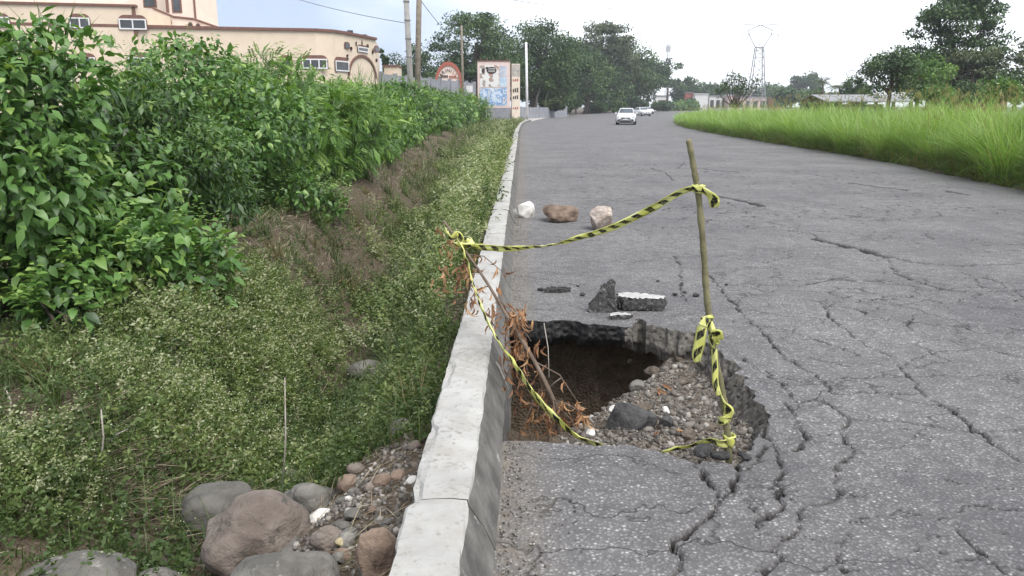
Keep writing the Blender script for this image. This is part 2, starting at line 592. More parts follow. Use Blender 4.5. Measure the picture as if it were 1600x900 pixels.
_stepA = .0125
xA = np.arange(-.3, 5.5 + 1e-6, _stepA); yA = np.arange(1.2, 7.5 + 1e-6, _stepA)
VA, FA = grid_block(xA, yA, True, True)
grid_block(np.linspace(xA[-1], 9.6, 12), np.array([yA[0], yA[-1]]), False)
xB = np.arange(-.3, 9.6 + .029, .03); yB = np.concatenate([[yA[-1]], np.arange(yA[-1] + .035, 24, .035)])
xB[-1] = 9.6
grid_block(xB, yB, True)
def strip_block(ys, left, right, n):
    global rz_off
    V = np.array([[l + (r - l) * k / n, y, 0] for y, l, r in zip(ys, left, right) for k in range(n + 1)])
    i = np.arange(len(V)).reshape(len(ys), n + 1)
    F = np.stack([i[:-1, :-1], i[:-1, 1:], i[1:, 1:], i[1:, :-1]], -1).reshape(-1, 4)
    rv.append(V); rf.append(F + rz_off); rc.append(np.zeros(len(V))); rz_off += len(V)
ysn = np.arange(-4, 1.2001, .4)
strip_block(np.append(ysn[:-1], 1.2), XL(np.append(ysn[:-1], 1.2)) - .25, XR(np.append(ysn[:-1], 1.2)), 20)
ye = np.concatenate([np.arange(1.2, yB[-1], .35), [yB[-1]]])
jag = (vn(ye * 1.7, 0, 0, 5) - .5) * .25 + (vn(ye * 6, 0, 0, 6) - .5) * .1
strip_block(ye, np.full(len(ye), 9.6), np.maximum(XR(ye) + jag, 9.62), 3)
yc_ = np.concatenate([[yB[-1]], np.arange(24.3, 110, .6), np.arange(110, 600, 4)])
jag = (vn(yc_ * 1.7, 0, 0, 5) - .5) * .3
strip_block(yc_, XL(yc_) - np.where(yc_ > 92, 0, .25), XR(yc_) + jag, 30)

def asphalt_mat():
    m, N, L, bs = new_mat('asphalt_worn')
    geo = N.new('ShaderNodeNewGeometry'); P = geo.outputs['Position']
    at_ = N.new('ShaderNodeAttribute'); at_.attribute_name = 'crack'
    # stones showing in the binder
    v1 = N.new('ShaderNodeTexVoronoi'); v1.inputs['Scale'].default_value = 62; L.new(P, v1.inputs['Vector'])
    sep = N.new('ShaderNodeSeparateColor'); L.new(v1.outputs['Color'], sep.inputs[0])
    big = noise_node(N, L, P, .55, 5, .6)
    mid = noise_node(N, L, P, 7, 6, .65)
    fine = noise_node(N, L, P, 150, 3, .6)
    stone = ramp(N, L, sep.outputs[0], [(.0, (.105, .102, .10)), (.5, (.15, .146, .145)), (.8, (.188, .184, .181)), (.92, (.225, .22, .215)), (1.0, (.35, .34, .325))]).outputs['Color']
    binder = (.088, .085, .085)
    fstone = ramp(N, L, v1.outputs['Distance'], [(.25, 1.0), (.62, 0.0)]).outputs['Color']
    col = mixc(N, L, fstone, binder, stone)
    tone = ramp(N, L, big.outputs['Fac'], [(.3, (.76, .76, .78)), (.7, (1.22, 1.21, 1.20))]).outputs['Color']
    col = mixc(N, L, 1.0, col, tone, 'MULTIPLY')
    tone2 = ramp(N, L, mid.outputs['Fac'], [(.3, (.74, .74, .76)), (.7, (1.24, 1.23, 1.21))]).outputs['Color']
    col = mixc(N, L, 1.0, col, tone2, 'MULTIPLY')
    tone3 = ramp(N, L, fine.outputs['Fac'], [(.3, (.75, .75, .75)), (.7, (1.25, 1.25, 1.25))]).outputs['Color']
    col = mixc(N, L, 1.0, col, tone3, 'MULTIPLY')
    # hairline cracks all over the carriageway
    warp = noise_node(N, L, P, 2.2, 4, .6)
    wv = N.new('ShaderNodeVectorMath'); wv.operation = 'SCALE'; wv.inputs['Scale'].default_value = .75
    L.new(warp.outputs['Color'], wv.inputs[0])
    av = N.new('ShaderNodeVectorMath'); av.operation = 'ADD'
    L.new(P, av.inputs[0]); L.new(wv.outputs[0], av.inputs[1])
    sc_ = N.new('ShaderNodeVectorMath'); sc_.operation = 'MULTIPLY'; sc_.inputs[1].default_value = (.75, 1.5, 1)
    L.new(av.outputs[0], sc_.inputs[0])
    v2 = N.new('ShaderNodeTexVoronoi'); v2.feature = 'DISTANCE_TO_EDGE'; v2.inputs['Scale'].default_value = 1.15
    L.new(sc_.outputs[0], v2.inputs['Vector'])
    hair = ramp(N, L, v2.outputs['Distance'], [(.0, 1.0), (.014, 0.0)]).outputs['Color']
    patch = noise_node(N, L, P, .5, 3, .5)
    pf = ramp(N, L, patch.outputs['Fac'], [(.36, 0.0), (.5, 1.0)]).outputs['Color']
    hairm = math_node(N, L, 'MULTIPLY', hair, pf)
    col = mixc(N, L, math_node(N, L, 'MULTIPLY', hairm, .8), col, (.022, .02, .019))
    # finer crazing in worn areas
    sc2 = N.new('ShaderNodeVectorMath'); sc2.operation = 'MULTIPLY'; sc2.inputs[1].default_value = (1.0, 1.7, 1)
    warp2 = noise_node(N, L, P, 6, 4, .65)
    wv2 = N.new('ShaderNodeVectorMath'); wv2.operation = 'SCALE'; wv2.inputs['Scale'].default_value = .22
    L.new(warp2.outputs['Color'], wv2.inputs[0])
    av2 = N.new('ShaderNodeVectorMath'); av2.operation = 'ADD'; L.new(P, av2.inputs[0]); L.new(wv2.outputs[0], av2.inputs[1])
    L.new(av2.outputs[0], sc2.inputs[0])
    v3 = N.new('ShaderNodeTexVoronoi'); v3.feature = 'DISTANCE_TO_EDGE'; v3.inputs['Scale'].default_value = 3.1
    L.new(sc2.outputs[0], v3.inputs['Vector'])
    hair2 = ramp(N, L, v3.outputs['Distance'], [(.0, 1.0), (.022, 0.0)]).outputs['Color']
    patch2 = noise_node(N, L, P, .8, 4, .6)
    pf2 = ramp(N, L, patch2.outputs['Fac'], [(.5, 0.0), (.66, 1.0)]).outputs['Color']
    hair2 = math_node(N, L, 'MULTIPLY', hair2, pf2)
    brk = noise_node(N, L, P, 11, 3, .6)
    hair2 = math_node(N, L, 'MULTIPLY', hair2, ramp(N, L, brk.outputs['Fac'], [(.42, 0.0), (.52, 1.0)]).outputs['Color'])
    col = mixc(N, L, math_node(N, L, 'MULTIPLY', hair2, .75), col, (.03, .028, .027))
    hairm = math_node(N, L, 'MAXIMUM', hairm, hair2)
    # wet-looking stains and polished wheel tracks, stretched along the traffic
    mp = N.new('ShaderNodeMapping'); mp.inputs['Scale'].default_value = (1.6, .35, 1); L.new(P, mp.inputs['Vector'])
    stn = noise_node(N, L, mp.outputs[0], 1.1, 6, .62)
    sf = ramp(N, L, stn.outputs['Fac'], [(.5, 0.0), (.72, .5)]).outputs['Color']
    col = mixc(N, L, sf, col, (.07, .069, .071))
    # dirt packed in the open cracks
    cf = ramp(N, L, at_.outputs['Fac'], [(.15, 0.0), (.75, 1.0)]).outputs['Color']
    col = mixc(N, L, cf, col, (.018, .016, .015))
    # dust and grit that has washed against the kerb
    at2 = N.new('ShaderNodeAttribute'); at2.attribute_name = 'grit'
    gn = noise_node(N, L, P, 9, 6, .75)
    gf = math_node(N, L, 'MULTIPLY', at2.outputs['Fac'], ramp(N, L, gn.outputs['Fac'], [(.35, .1), (.62, 1.0)]).outputs['Color'])
    col = mixc(N, L, math_node(N, L, 'MULTIPLY', gf, .7), col, (.16, .135, .10))
    L.new(col, bs.inputs['Base Color'])
    bs.inputs['Roughness'].default_value = .82
    bs.inputs['Specular IOR Level'].default_value = .35
    h = math_node(N, L, 'ADD', math_node(N, L, 'MULTIPLY', fstone, .6), math_node(N, L, 'MULTIPLY', fine.outputs['Fac'], .5))
    h = math_node(N, L, 'SUBTRACT', h, math_node(N, L, 'MULTIPLY', hairm, 1.5))
    bump_to(N, L, bs, h, .7, .007)
    return m
M_ASPHALT = asphalt_mat()
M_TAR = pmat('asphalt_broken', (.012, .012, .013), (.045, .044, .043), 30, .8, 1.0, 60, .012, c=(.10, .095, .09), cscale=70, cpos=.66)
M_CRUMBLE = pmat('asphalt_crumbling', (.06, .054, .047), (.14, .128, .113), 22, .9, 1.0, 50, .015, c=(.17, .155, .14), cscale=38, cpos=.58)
# boundary of the hole, eased so that it follows the break rather than the grid
e = np.concatenate([FA[:, [0, 1]], FA[:, [1, 2]], FA[:, [2, 3]], FA[:, [3, 0]]])
key = np.sort(e, 1)
u, inv, cnt = np.unique(key, axis=0, return_inverse=True, return_counts=True)
b = e[(cnt[inv.ravel()] == 1)]
mid_ = VA[b].mean(1)
b = b[poly_sd(HOLE, mid_[:, 0], mid_[:, 1]) < .12]
ids, inv = np.unique(b.ravel(), return_inverse=True)
_e = inv.reshape(-1, 2)
for _ in range(3):
    acc = np.zeros((len(ids), 2)); cnt_ = np.zeros(len(ids))
    for p_, q_ in ((0, 1), (1, 0)):
        np.add.at(acc, _e[:, p_], VA[ids[_e[:, q_]], :2]); np.add.at(cnt_, _e[:, p_], 1)
    ok_ = cnt_ >= 2
    VA[ids[ok_], :2] = .4 * VA[ids[ok_], :2] + .6 * acc[ok_] / cnt_[ok_][:, None]
RV = np.concatenate(rv); RF = np.concatenate(rf); RC = np.concatenate(rc)
grit = np.clip(1 - (RV[:, 0] - XL(np.clip(RV[:, 1], -3, 600))) / .28, 0, 1) * (RV[:, 1] < 92)
road = link('road', np_mesh('road', RV, RF, M_ASPHALT, attrs={'crack': RC, 'grit': grit}, smooth=True))
tag(road, kind='structure')

# broken edge of the slab round the hole
top = VA[ids]
nn = len(ids)
rows = []
cxy = HOLE.mean(0)
outd = top[:, :2] - cxy
outd /= np.linalg.norm(outd, axis=1)[:, None]
for k, (dz, off) in enumerate([(0, 0), (.008, -.004), (.022, .002), (.036, -.004), (.05, .003), (.064, -.003), (.078, .004), (.092, -.002), (.106, .005), (.12, .0), (.135, .006), (.16, .03), (.22, .10)]):
    j = (vn(top[:, 0] * 38, top[:, 1] * 38, dz * 38, 5) - .5) * (.04 if k > 1 else .012 * (k > 0)) - .16 * ss((top[:, 0] - .75) / .35) * (dz / .22) ** 1.2
    p = top.copy()
    p[:, :2] += outd * (off + j)[:, None]
    p[:, 2] -= dz * (1 + (vn(top[:, 0] * 6, top[:, 1] * 6, 0, 15) - .5) * .5)
    rows.append(p)
WV = np.concatenate(rows)
ee = inv.reshape(-1, 2)
WF = np.concatenate([np.stack([ee[:, 0] + k * nn, ee[:, 0] + (k + 1) * nn, ee[:, 1] + (k + 1) * nn, ee[:, 1] + k * nn], 1) for k in range(len(rows) - 1)])
wm = WV[WF].mean(1)
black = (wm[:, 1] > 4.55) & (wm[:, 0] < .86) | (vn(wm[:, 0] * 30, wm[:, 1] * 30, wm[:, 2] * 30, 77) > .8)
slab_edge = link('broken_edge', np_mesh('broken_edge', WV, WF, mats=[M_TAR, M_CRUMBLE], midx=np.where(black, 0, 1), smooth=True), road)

# ================================================================== pit under the slab
xP = np.arange(-.34, 2.12, .018); yP = np.arange(3.15, 6.55, .018)
PX, PY = np.meshgrid(xP, yP)
sd = poly_sd(HOLE, PX, PY)
back = ss((PY - 4.5) / .6) * ss((1.25 - PX) / .5)       # washed out far under the slab at the back left
under = .04 + .42 * back
wallz = ss((under - sd) / (.16 + .1 * back))
A_, B_ = np.array([.16, 4.15]), np.array([.92, 5.38])
ln = (B_ - A_) / np.linalg.norm(B_ - A_)
dl = -(PX - A_[0]) * ln[1] + (PY - A_[1]) * ln[0]          # > 0 towards the cave at the back left
dl = dl + (fbm(PX * 4, PY * 4, 0, 35) - .5) * .16
floor = -.15 - .10 * ss((PY - 3.9) / 1.2) * ss((1.7 - PX) / .8) - .80 * ss((dl + .04) / .32)
floor += ((fbm(PX * 5, PY * 5, 0, 31) - .5) * .10 + (fbm(PX * 18, PY * 18, 0, 32) - .5) * .05)
# the earth bank below the kerb on the left
floor = np.maximum(floor, -1.1 + .78 * ss((.42 - PX) / .4) * ss((5.3 - PY) / .7))
PZ = -.125 + (floor + .125) * wallz + (fbm(PX * 9, PY * 9, 3, 33) - .5) * .05 * wallz
gravel = ss((.12 - dl) / .2) * ss((PX - .2) / .2)
n = np.arange(PX.size).reshape(PX.shape)
PF = np.stack([n[:-1, :-1], n[:-1, 1:], n[1:, 1:], n[1:, :-1]], -1).reshape(-1, 4)

def pit_mat():
    m, N, L, bs = new_mat('pit_earth')
    geo = N.new('ShaderNodeNewGeometry'); P = geo.outputs['Position']
    a = N.new('ShaderNodeAttribute'); a.attribute_name = 'gravel'
    n1 = noise_node(N, L, P, 14, 7, .7)
    v = N.new('ShaderNodeTexVoronoi'); v.inputs['Scale'].default_value = 48; L.new(P, v.inputs['Vector'])
    sep = N.new('ShaderNodeSeparateColor'); L.new(v.outputs['Color'], sep.inputs[0])
    earth = ramp(N, L, n1.outputs['Fac'], [(.3, (.05, .037, .026)), (.7, (.14, .108, .078))]).outputs['Color']
    grav = ramp(N, L, sep.outputs[0], [(0, (.07, .057, .045)), (.6, (.135, .115, .094)), (1.0, (.25, .225, .195))]).outputs['Color']
    L.new(mixc(N, L, a.outputs['Fac'], earth, grav), bs.inputs['Base Color'])
    bs.inputs['Roughness'].default_value = .95
    bs.inputs['Specular IOR Level'].default_value = .15
    h = math_node(N, L, 'SUBTRACT', n1.outputs['Fac'], v.outputs['Distance'])
    bump_to(N, L, bs, h, .9, .02)
    return m
M_PIT = pit_mat()
pit = link('washed_out_pit', np_mesh('washed_out_pit', np.stack([PX, PY, PZ], -1).reshape(-1, 3), PF, M_PIT, attrs={'gravel': gravel.ravel()}, smooth=True))
tag(pit, kind='structure')

def pit_z(x, y):
    i = int(np.clip(round((y - yP[0]) / .018), 0, len(yP) - 1)); j = int(np.clip(round((x - xP[0]) / .018), 0, len(xP) - 1))
    return float(PZ[i, j])

# ================================================================== kerb, block by block
M_KPAINT = None
def kerb_mats():
    m, N, L, bs = new_mat('kerb_white_paint')
    geo = N.new('ShaderNodeNewGeometry'); P = geo.outputs['Position']
    n1 = noise_node(N, L, P, 30, 8, .75); n2 = noise_node(N, L, P, 3.2, 5, .6); n4 = noise_node(N, L, P, 1.1, 3, .5)
    wear = math_node(N, L, 'ADD', n1.outputs['Fac'], math_node(N, L, 'MULTIPLY', math_node(N, L, 'SUBTRACT', n4.outputs['Fac'], .5), .35))
    white = ramp(N, L, n2.outputs['Fac'], [(.3, (.25, .243, .228)), (.65, (.35, .344, .326))]).outputs['Color']
    f = ramp(N, L, wear, [(.535, 0.0), (.62, 1.0)]).outputs['Color']
    col = mixc(N, L, f, white, (.2, .19, .17))
    n5 = noise_node(N, L, P, 5, 6, .7)
    st = ramp(N, L, n5.outputs['Fac'], [(.46, 0.0), (.68, .65)]).outputs['Color']
    col = mixc(N, L, st, col, (.25, .23, .20))
    L.new(col, bs.inputs['Base Color'])
    bs.inputs['Roughness'].default_value = .8
    bump_to(N, L, bs, n1.outputs['Fac'], .5, .008)
    c = pmat('kerb_concrete', (.07, .067, .062), (.15, .144, .133), 6, .92, .7, 40, .012, c=(.26, .25, .23), cscale=9, cpos=.66)
    return m, c
M_KPAINT, M_CONC = kerb_mats()
kerb = bpy.data.objects.new('kerb', None); COL.objects.link(kerb); tag(kerb, kind='structure')
HK = .22
PROF = [(.02, -.45), (-.005, -.12), (.0, 0.0), (-.05, .1), (-.094, HK - .015), (-.105, HK - .003), (-.16, HK + .002), (-.22, HK + .003), (-.28, HK), (-.318, HK - .004), (-.327, HK - .016), (-.333, .1), (-.34, -.2), (-.34, -.45)]
PROF = np.array(PROF)
joints = [-1.5, .9, 2.75, G(728, 520, HK)[1], 6.95, 9.2, 11.4, 13.7]
while joints[-1] < 91: joints.append(joints[-1] + 2.3)
for ji in range(len(joints) - 1):
    y0, y1 = joints[ji] + .004, joints[ji + 1] - .004
    step = .05 if y0 < 12 else .25
    ys = np.linspace(y0, y1, max(3, int((y1 - y0) / step)))
    dz, dx = random.uniform(-.006, .006), random.uniform(-.006, .006)
    V = []
    for y in ys:
        ox = float(XL(y)) + dx
        endk = min(y - y0, y1 - y)
        for k, (px_, pz_) in enumerate(PROF):
            jx = (mnoise.noise(Vector((y * 7, k * 1.7, 3))) * .006 + mnoise.noise(Vector((y * 25, k * 2.3, 8))) * .0045)
            jz = (mnoise.noise(Vector((y * 6, k * 1.1, 13))) * .004 + mnoise.noise(Vector((y * 28, k * 3.3, 18))) * .004)
            chip = 0
            if k in (4, 5, 9, 10):
                chip = max(0, mnoise.noise(Vector((y * 4.5, k * .5, 40))) - .15) * .05
            sg = -1 if k in (4, 5) else 1
            V.append((ox + px_ + jx + sg * chip, y, pz_ + dz + jz - chip * .8 - (.008 if endk < .01 and k in range(4, 11) else 0)))
    n = len(PROF); m = len(ys)
    F = [(i * n + k, (i + 1) * n + k, (i + 1) * n + k + 1, i * n + k + 1) for i in range(m - 1) for k in range(n - 1)]
    mi = [1 if (k in range(4, 10)) else 0 for i in range(m - 1) for k in range(n - 1)]
    me = bpy.data.meshes.new('kerb_block')
    me.from_pydata(V, [], F + [tuple(range(n))[::-1], tuple((m - 1) * n + k for k in range(n))])
    me.materials.append(M_CONC); me.materials.append(M_KPAINT)
    me.polygons.foreach_set('material_index', np.array(mi + [0, 0], dtype=np.int32))
    bm = bmesh.new(); bm.from_mesh(me); bmesh.ops.recalc_face_normals(bm, faces=bm.faces); bm.to_mesh(me); bm.free()
    link('kerb_block', me, kerb)

# ================================================================== vegetation
def norm(v):
    return v / np.maximum(np.linalg.norm(v, axis=-1, keepdims=True), 1e-9)

def rand_dir(n, rng=RNG):
    return norm(rng.normal(size=(n, 3)))

LEAF_V = np.array([(0, 0, 0), (.33, -.27, .05), (.36, 0, -.01), (.33, .27, .05), (.7, -.19, -.01), (.72, 0, -.07), (.7, .19, -.01), (1, 0, -.2)])
LEAF_F = np.array([(0, 1, 2), (0, 2, 3), (1, 4, 5), (1, 5, 2), (2, 5, 6), (2, 6, 3), (4, 7, 5), (5, 7, 6)])
SLIM_V = np.array([(0, 0, 0), (.45, -.17, .02), (.5, 0, -.03), (.45, .17, .02), (1, 0, -.16)])
SLIM_F = np.array([(0, 1, 2), (0, 2, 3), (1, 4, 2), (2, 4, 3)])
DIA_V = np.array([(0, 0, 0), (.5, -.3, .03), (1, 0, -.1), (.5, .3, .03)])
DIA_F = np.array([(0, 1, 2), (0, 2, 3)])

def compound_template(pairs=6, leaflet=.32, w=.13):
    V, F = [], []
    for i in range(pairs):
        t = .12 + .85 * i / pairs
        for sgn in (-1, 1):
            a = math.radians(62)
            d = np.array([math.cos(a), sgn * math.sin(a), -.25])
            s = np.array([-math.sin(a), sgn * math.cos(a), 0]) * sgn
            L_ = leaflet * (1 - .35 * abs(t - .45))
            p = np.array([t, 0, -.25 * t * t])
            b = len(V)
            V += [p, p + d * L_ * .5 + s * w * .5, p + d * L_, p + d * L_ * .5 - s * w * .5]
            F += [(b, b + 1, b + 2), (b, b + 2, b + 3)]
    p = np.array([.97, 0, -.25]); b = len(V)
    V += [p, p + [leaflet * .5, w * .5, -.06], p + [leaflet, 0, -.16], p + [leaflet * .5, -w * .5, -.06]]
    F += [(b, b + 1, b + 2), (b, b + 2, b + 3)]
    return np.array(V), np.array(F)
COMP_V, COMP_F = compound_template()

def frames(D, Nn):
    X = norm(D)
    Y = norm(np.cross(Nn, X))
    Z = np.cross(X, Y)
    return np.stack([X, Y, Z], -1)          # columns

def instance(TV, TF, P, R, S, toff, TT=None):
    """copies of one small template baked into one mesh's arrays"""
    n, k = len(P), len(TV)
    S = np.asarray(S, float)
    if S.ndim == 1: S = S[:, None] * np.ones(3)
    V = np.einsum('nij,nkj->nki', R, TV[None] * S[:, None, :]) + P[:, None, :]
    F = (TF[None] + (np.arange(n) * k)[:, None, None]).reshape(-1, 3)
    T = np.repeat(toff, k).reshape(n, k)
    if TT is not None: T = T * (TT[None] < .9) * 1.0 + TT[None] * np.where(TT[None] < .9, .5, 1)
    return V.reshape(-1, 3), F, np.clip(T, 0, 1).ravel()

def join(parts):
    V, F, T, o = [], [], [], 0
    for v, f, t in parts:
        V.append(v); F.append(f + o); T.append(t); o += len(v)
    return np.concatenate(V), np.concatenate(F), np.concatenate(T)

def lobed_points(n, lobes, rng, fill=.42):
    """points on and within a union of ellipsoid lobes: (centre, radii)"""
    w = np.array([l[1][0] * l[1][2] + l[1][1] * l[1][2] + l[1][0] * l[1][1] for l in lobes]); w /= w.sum()
    which = rng.choice(len(lobes), size=n, p=w)
    C = np.array([l[0] for l in lobes])[which]; Rr = np.array([l[1] for l in lobes])[which]
    u = rand_dir(n, rng)
    rad = np.where(rng.random(n) < fill, rng.random(n) ** .5 * .9, rng.normal(1.0, .07, n))
    P = C + u * Rr * rad[:, None]
    nrm = norm(u / Rr)
    depth = np.full(n, 9.0)
    for i, (c, r) in enumerate(lobes):
        q = np.linalg.norm((P - np.array(c)) / np.array(r), axis=1)
        depth = np.where(which == i, depth, np.minimum(depth, q))
    keep = depth > .72
    return P[keep], nrm[keep]

GREENS_BROAD = [(0, (.024, .056, .014)), (.35, (.056, .125, .027)), (.7, (.11, .215, .05)), (1, (.22, .32, .08))]
GREENS_DARK = [(0, (.018, .042, .012)), (.4, (.04, .09, .02)), (.75, (.08, .155, .034)), (1, (.17, .25, .06))]
GREENS_LIME = [(0, (.028, .062, .012)), (.35, (.06, .13, .022)), (.7, (.115, .225, .038)), (1, (.23, .34, .07))]
M_LEAF_BROAD = leafmat('leaf_broad', GREENS_BROAD, .28, .42)
M_LEAF_DARK = leafmat('leaf_dark', GREENS_DARK, .25, .45)
M_LEAF_LIME = leafmat('leaf_lime', GREENS_LIME, .32, .45)
M_BARK = pmat('bark', (.05, .038, .028), (.13, .105, .08), 9, .9, .8, 30, .02)
M_BARK_PALE = pmat('bark_pale', (.16, .14, .12), (.3, .27, .23), 5, .9, .6, 20, .02)

LEAF_MESH = {}
def leaf_object_mesh(mat, i):
    key = (mat.name, i)
    if key not in LEAF_MESH:
        t = np.full(len(LEAF_V), [.25, .45, .62, .8][i])
        LEAF_MESH[key] = np_mesh('leaf', LEAF_V, LEAF_F, mat, tint=t, smooth=True)
    return LEAF_MESH[key]

def shrub(label, x, y, r, ztop, n, size, mat, kind='broad', seed=0, single=0, nlob=9, zbase=None, ry=None, name='hedge_shrub', group='shrubs of the roadside hedge', cat='shrub', low=.15):
    rng = np.random.default_rng(seed)
    z0 = float(ground_z(x, y)) if zbase is None else zbase
    H = ztop - z0
    ry = ry or r
    t = thing(name, label, cat, (x, y, z0), 0, group)
    lobes = [((0, 0, H * .45), (r * .72, ry * .72, H * .42))]
    for i in range(nlob):
        a = 2 * math.pi * (i + rng.random() * .6) / nlob
        hz = H * rng.uniform(low, .86)
        k = .72 if hz < H * .6 else .5
        rr = rng.uniform(.30, .46) * r
        lobes.append(((math.cos(a) * r * k, math.sin(a) * ry * k, hz), (rr, rr, rr * rng.uniform(.7, 1.05))))
    lobes.append(((rng.uniform(-.2, .2) * r, 0, H * .82), (r * .5, ry * .5, H * .2)))
    P, nr = lobed_points(n, lobes, rng)
    P[:, 2] = np.maximum(P[:, 2], .02)
    clump = fbm(P[:, 0] * 2.2 + seed, P[:, 1] * 2.2, P[:, 2] * 2.2, seed, 3)
    # ragged: push clumps in and out
    P += nr * ((clump - .5) * .5 * r * .6)[:, None]
    keep = rng.random(len(P)) < np.clip((clump - .22) * 5, .12, 1)
    P, nr, clump = P[keep], nr[keep], clump[keep]
    N_ = len(P)
    D = norm(nr * .55 + rand_dir(N_, rng) * .75 + np.array([0, 0, -.45]))
    Nn = norm(nr * .45 + np.array([0, 0, .75]) + rand_dir(N_, rng) * .45)
    S = size * rng.uniform(.6, 1.25, N_)
    tint = np.clip(.5 + rng.normal(0, .2, N_) + (clump - .5) * .8, 0, 1)
    tint = np.where(rng.random(N_) < .02, 1.0, tint)
    S = S * np.where(rng.random(N_) < .15, 1.35, 1.0)
    R = frames(D, Nn)
    part_mask = np.zeros(N_, bool)
    if single:
        # the leaves nearest the road are separate pieces
        toward = np.array([-x, -y, 0.0]); toward /= np.linalg.norm(toward)
        sc = (P @ toward) + rng.random(N_) * .12
        part_mask[np.argsort(-sc)[:single]] = True
    sh_parts = []
    up_i = np.where((nr[:, 2] > -.1))[0]
    for k in rng.choice(up_i, min(len(up_i), int(26 + 22 * r)), replace=False):
        o_ = P[k]; d_ = norm(nr[k] * .7 + np.array([0, 0, .8]) + rng.normal(0, .35, 3)); L_ = rng.uniform(.2, .55) * min(1.0, .6 + size * 2)
        m_ = int(8 + L_ * 14)
        tt = np.linspace(.1, 1, m_)
        pp = o_ + d_ * (tt * L_)[:, None] + np.array([0, 0, -.22]) * ((tt * L_) ** 2)[:, None] * 1.2
        az = np.arange(m_) * 2.4 + rng.random() * 6
        sd_ = np.stack([np.cos(az), np.sin(az), np.zeros(m_)], 1)
        dd = norm(sd_ * .9 + d_ * .35 + np.array([0, 0, -.15]))
        sh_parts.append((pp, dd, norm(np.array([0, 0, 1.0]) + rng.normal(0, .3, (m_, 3))), size * rng.uniform(.55, 1.0, m_) * (1.1 - .5 * tt), np.clip(.62 + .3 * tt + rng.normal(0, .1, m_), 0, 1)))
    if kind == 'broad': TV, TF = LEAF_V, LEAF_F
    elif kind == 'slim': TV, TF = SLIM_V, SLIM_F
    elif kind == 'compound': TV, TF = COMP_V, COMP_F
    else: TV, TF = DIA_V, DIA_F
    q = ~part_mask
    pcs = [instance(TV, TF, P[q], R[q], S[q], tint[q])]
    sp = [np.concatenate([a[i] for a in sh_parts]) for i in range(5)]
    pcs.append(instance(TV, TF, sp[0], frames(sp[1], sp[2]), sp[3], sp[4]))
    m_ = int(N_ * .16)          # a climber of another kind growing through
    w_ = rng.choice(N_, m_, replace=False); w_ = w_[fbm(P[w_, 0] * 1.4, P[w_, 1] * 1.4, P[w_, 2] * 1.4, seed + 50, 2) > .5]
    aV, aF = (SLIM_V, SLIM_F) if kind in ('broad', 'compound') else (LEAF_V, LEAF_F)
    pcs.append(instance(aV, aF, P[w_] + nr[w_] * .05, R[w_], S[w_] * rng.uniform(.5, 1.5, len(w_)), np.clip(tint[w_] + .18, 0, 1)))
    V, F, T = join(pcs)
    fo = link('foliage', np_mesh('foliage', V, F, mat, tint=T, smooth=(kind == 'broad')), t)
    if single:
        fo['kind'] = 'stuff'
        for i in np.where(part_mask)[0]:
            o = link('leaf', leaf_object_mesh(mat, int(np.clip(tint[i] * 4, 0, 3))), t)
            M4 = Matrix(((R[i][0][0], R[i][0][1], R[i][0][2], P[i][0]), (R[i][1][0], R[i][1][1], R[i][1][2], P[i][1]), (R[i][2][0], R[i][2][1], R[i][2][2], P[i][2]), (0, 0, 0, 1)))
            o.matrix_basis = M4 @ Matrix.Scale(S[i], 4)
    mb = MB()
    for i in range(7):
        c = lobes[rng.integers(0, len(lobes))][0]
        b0 = np.array([rng.uniform(-.25, .25) * r, rng.uniform(-.25, .25) * r, -.05])
        m_ = (b0 + np.array(c)) / 2 + rng.normal(0, .06, 3)
        mb.tube([b0, m_, c], [.022, .015, .006], 6)
    mb.build('stems', M_BARK, t, smooth=True)
    return t

S_ = shrub
S_('tall leafy shrub with broad drooping leaves at the left edge of the view', -4.5, 6.8, 1.36, 2.3, 23000, .105, M_LEAF_BROAD, 'broad', 1, single=260, nlob=13, low=.12)
S_('dark fine-leaved shrub filling in right of the tall broad-leaved one', -3.78, 8.35, .95, 1.86, 19000, .09, M_LEAF_DARK, 'slim', 2, single=0, nlob=11, low=.15)
S_('low broad-leaved shrub creeping at the foot of the hedge on the left', -3.35, 6.75, .85, .75, 4200, .10, M_LEAF_BROAD, 'broad', 3, single=120, nlob=9)
S_('rounded vine-covered shrub behind the bare patch of earth', -4.7, 12.2, 1.5, 2.55, 19000, .105, M_LEAF_BROAD, 'broad', 4, nlob=14, low=.2)
S_('bright green feathery shrub just beyond the rounded vine-covered one', -4.7, 15.2, 1.45, 2.32, 5600, .21, M_LEAF_LIME, 'compound', 5, nlob=12, low=.2)
S_('low glossy shrub at the edge of the bare patch of earth', -3.55, 12.3, .7, .85, 2200, .09, M_LEAF_BROAD, 'broad', 6, nlob=8)
S_('arching shrub with pale green branch tips leaning over the ditch', -4.1, 18.2, 1.45, 1.85, 5600, .2, M_LEAF_LIME, 'compound', 7, nlob=12, low=.25)
S_('tall shrub below the row of arched windows', -5.3, 19.4, 1.6, 2.3, 9000, .15, M_LEAF_LIME, 'slim', 8, nlob=12, low=.25)
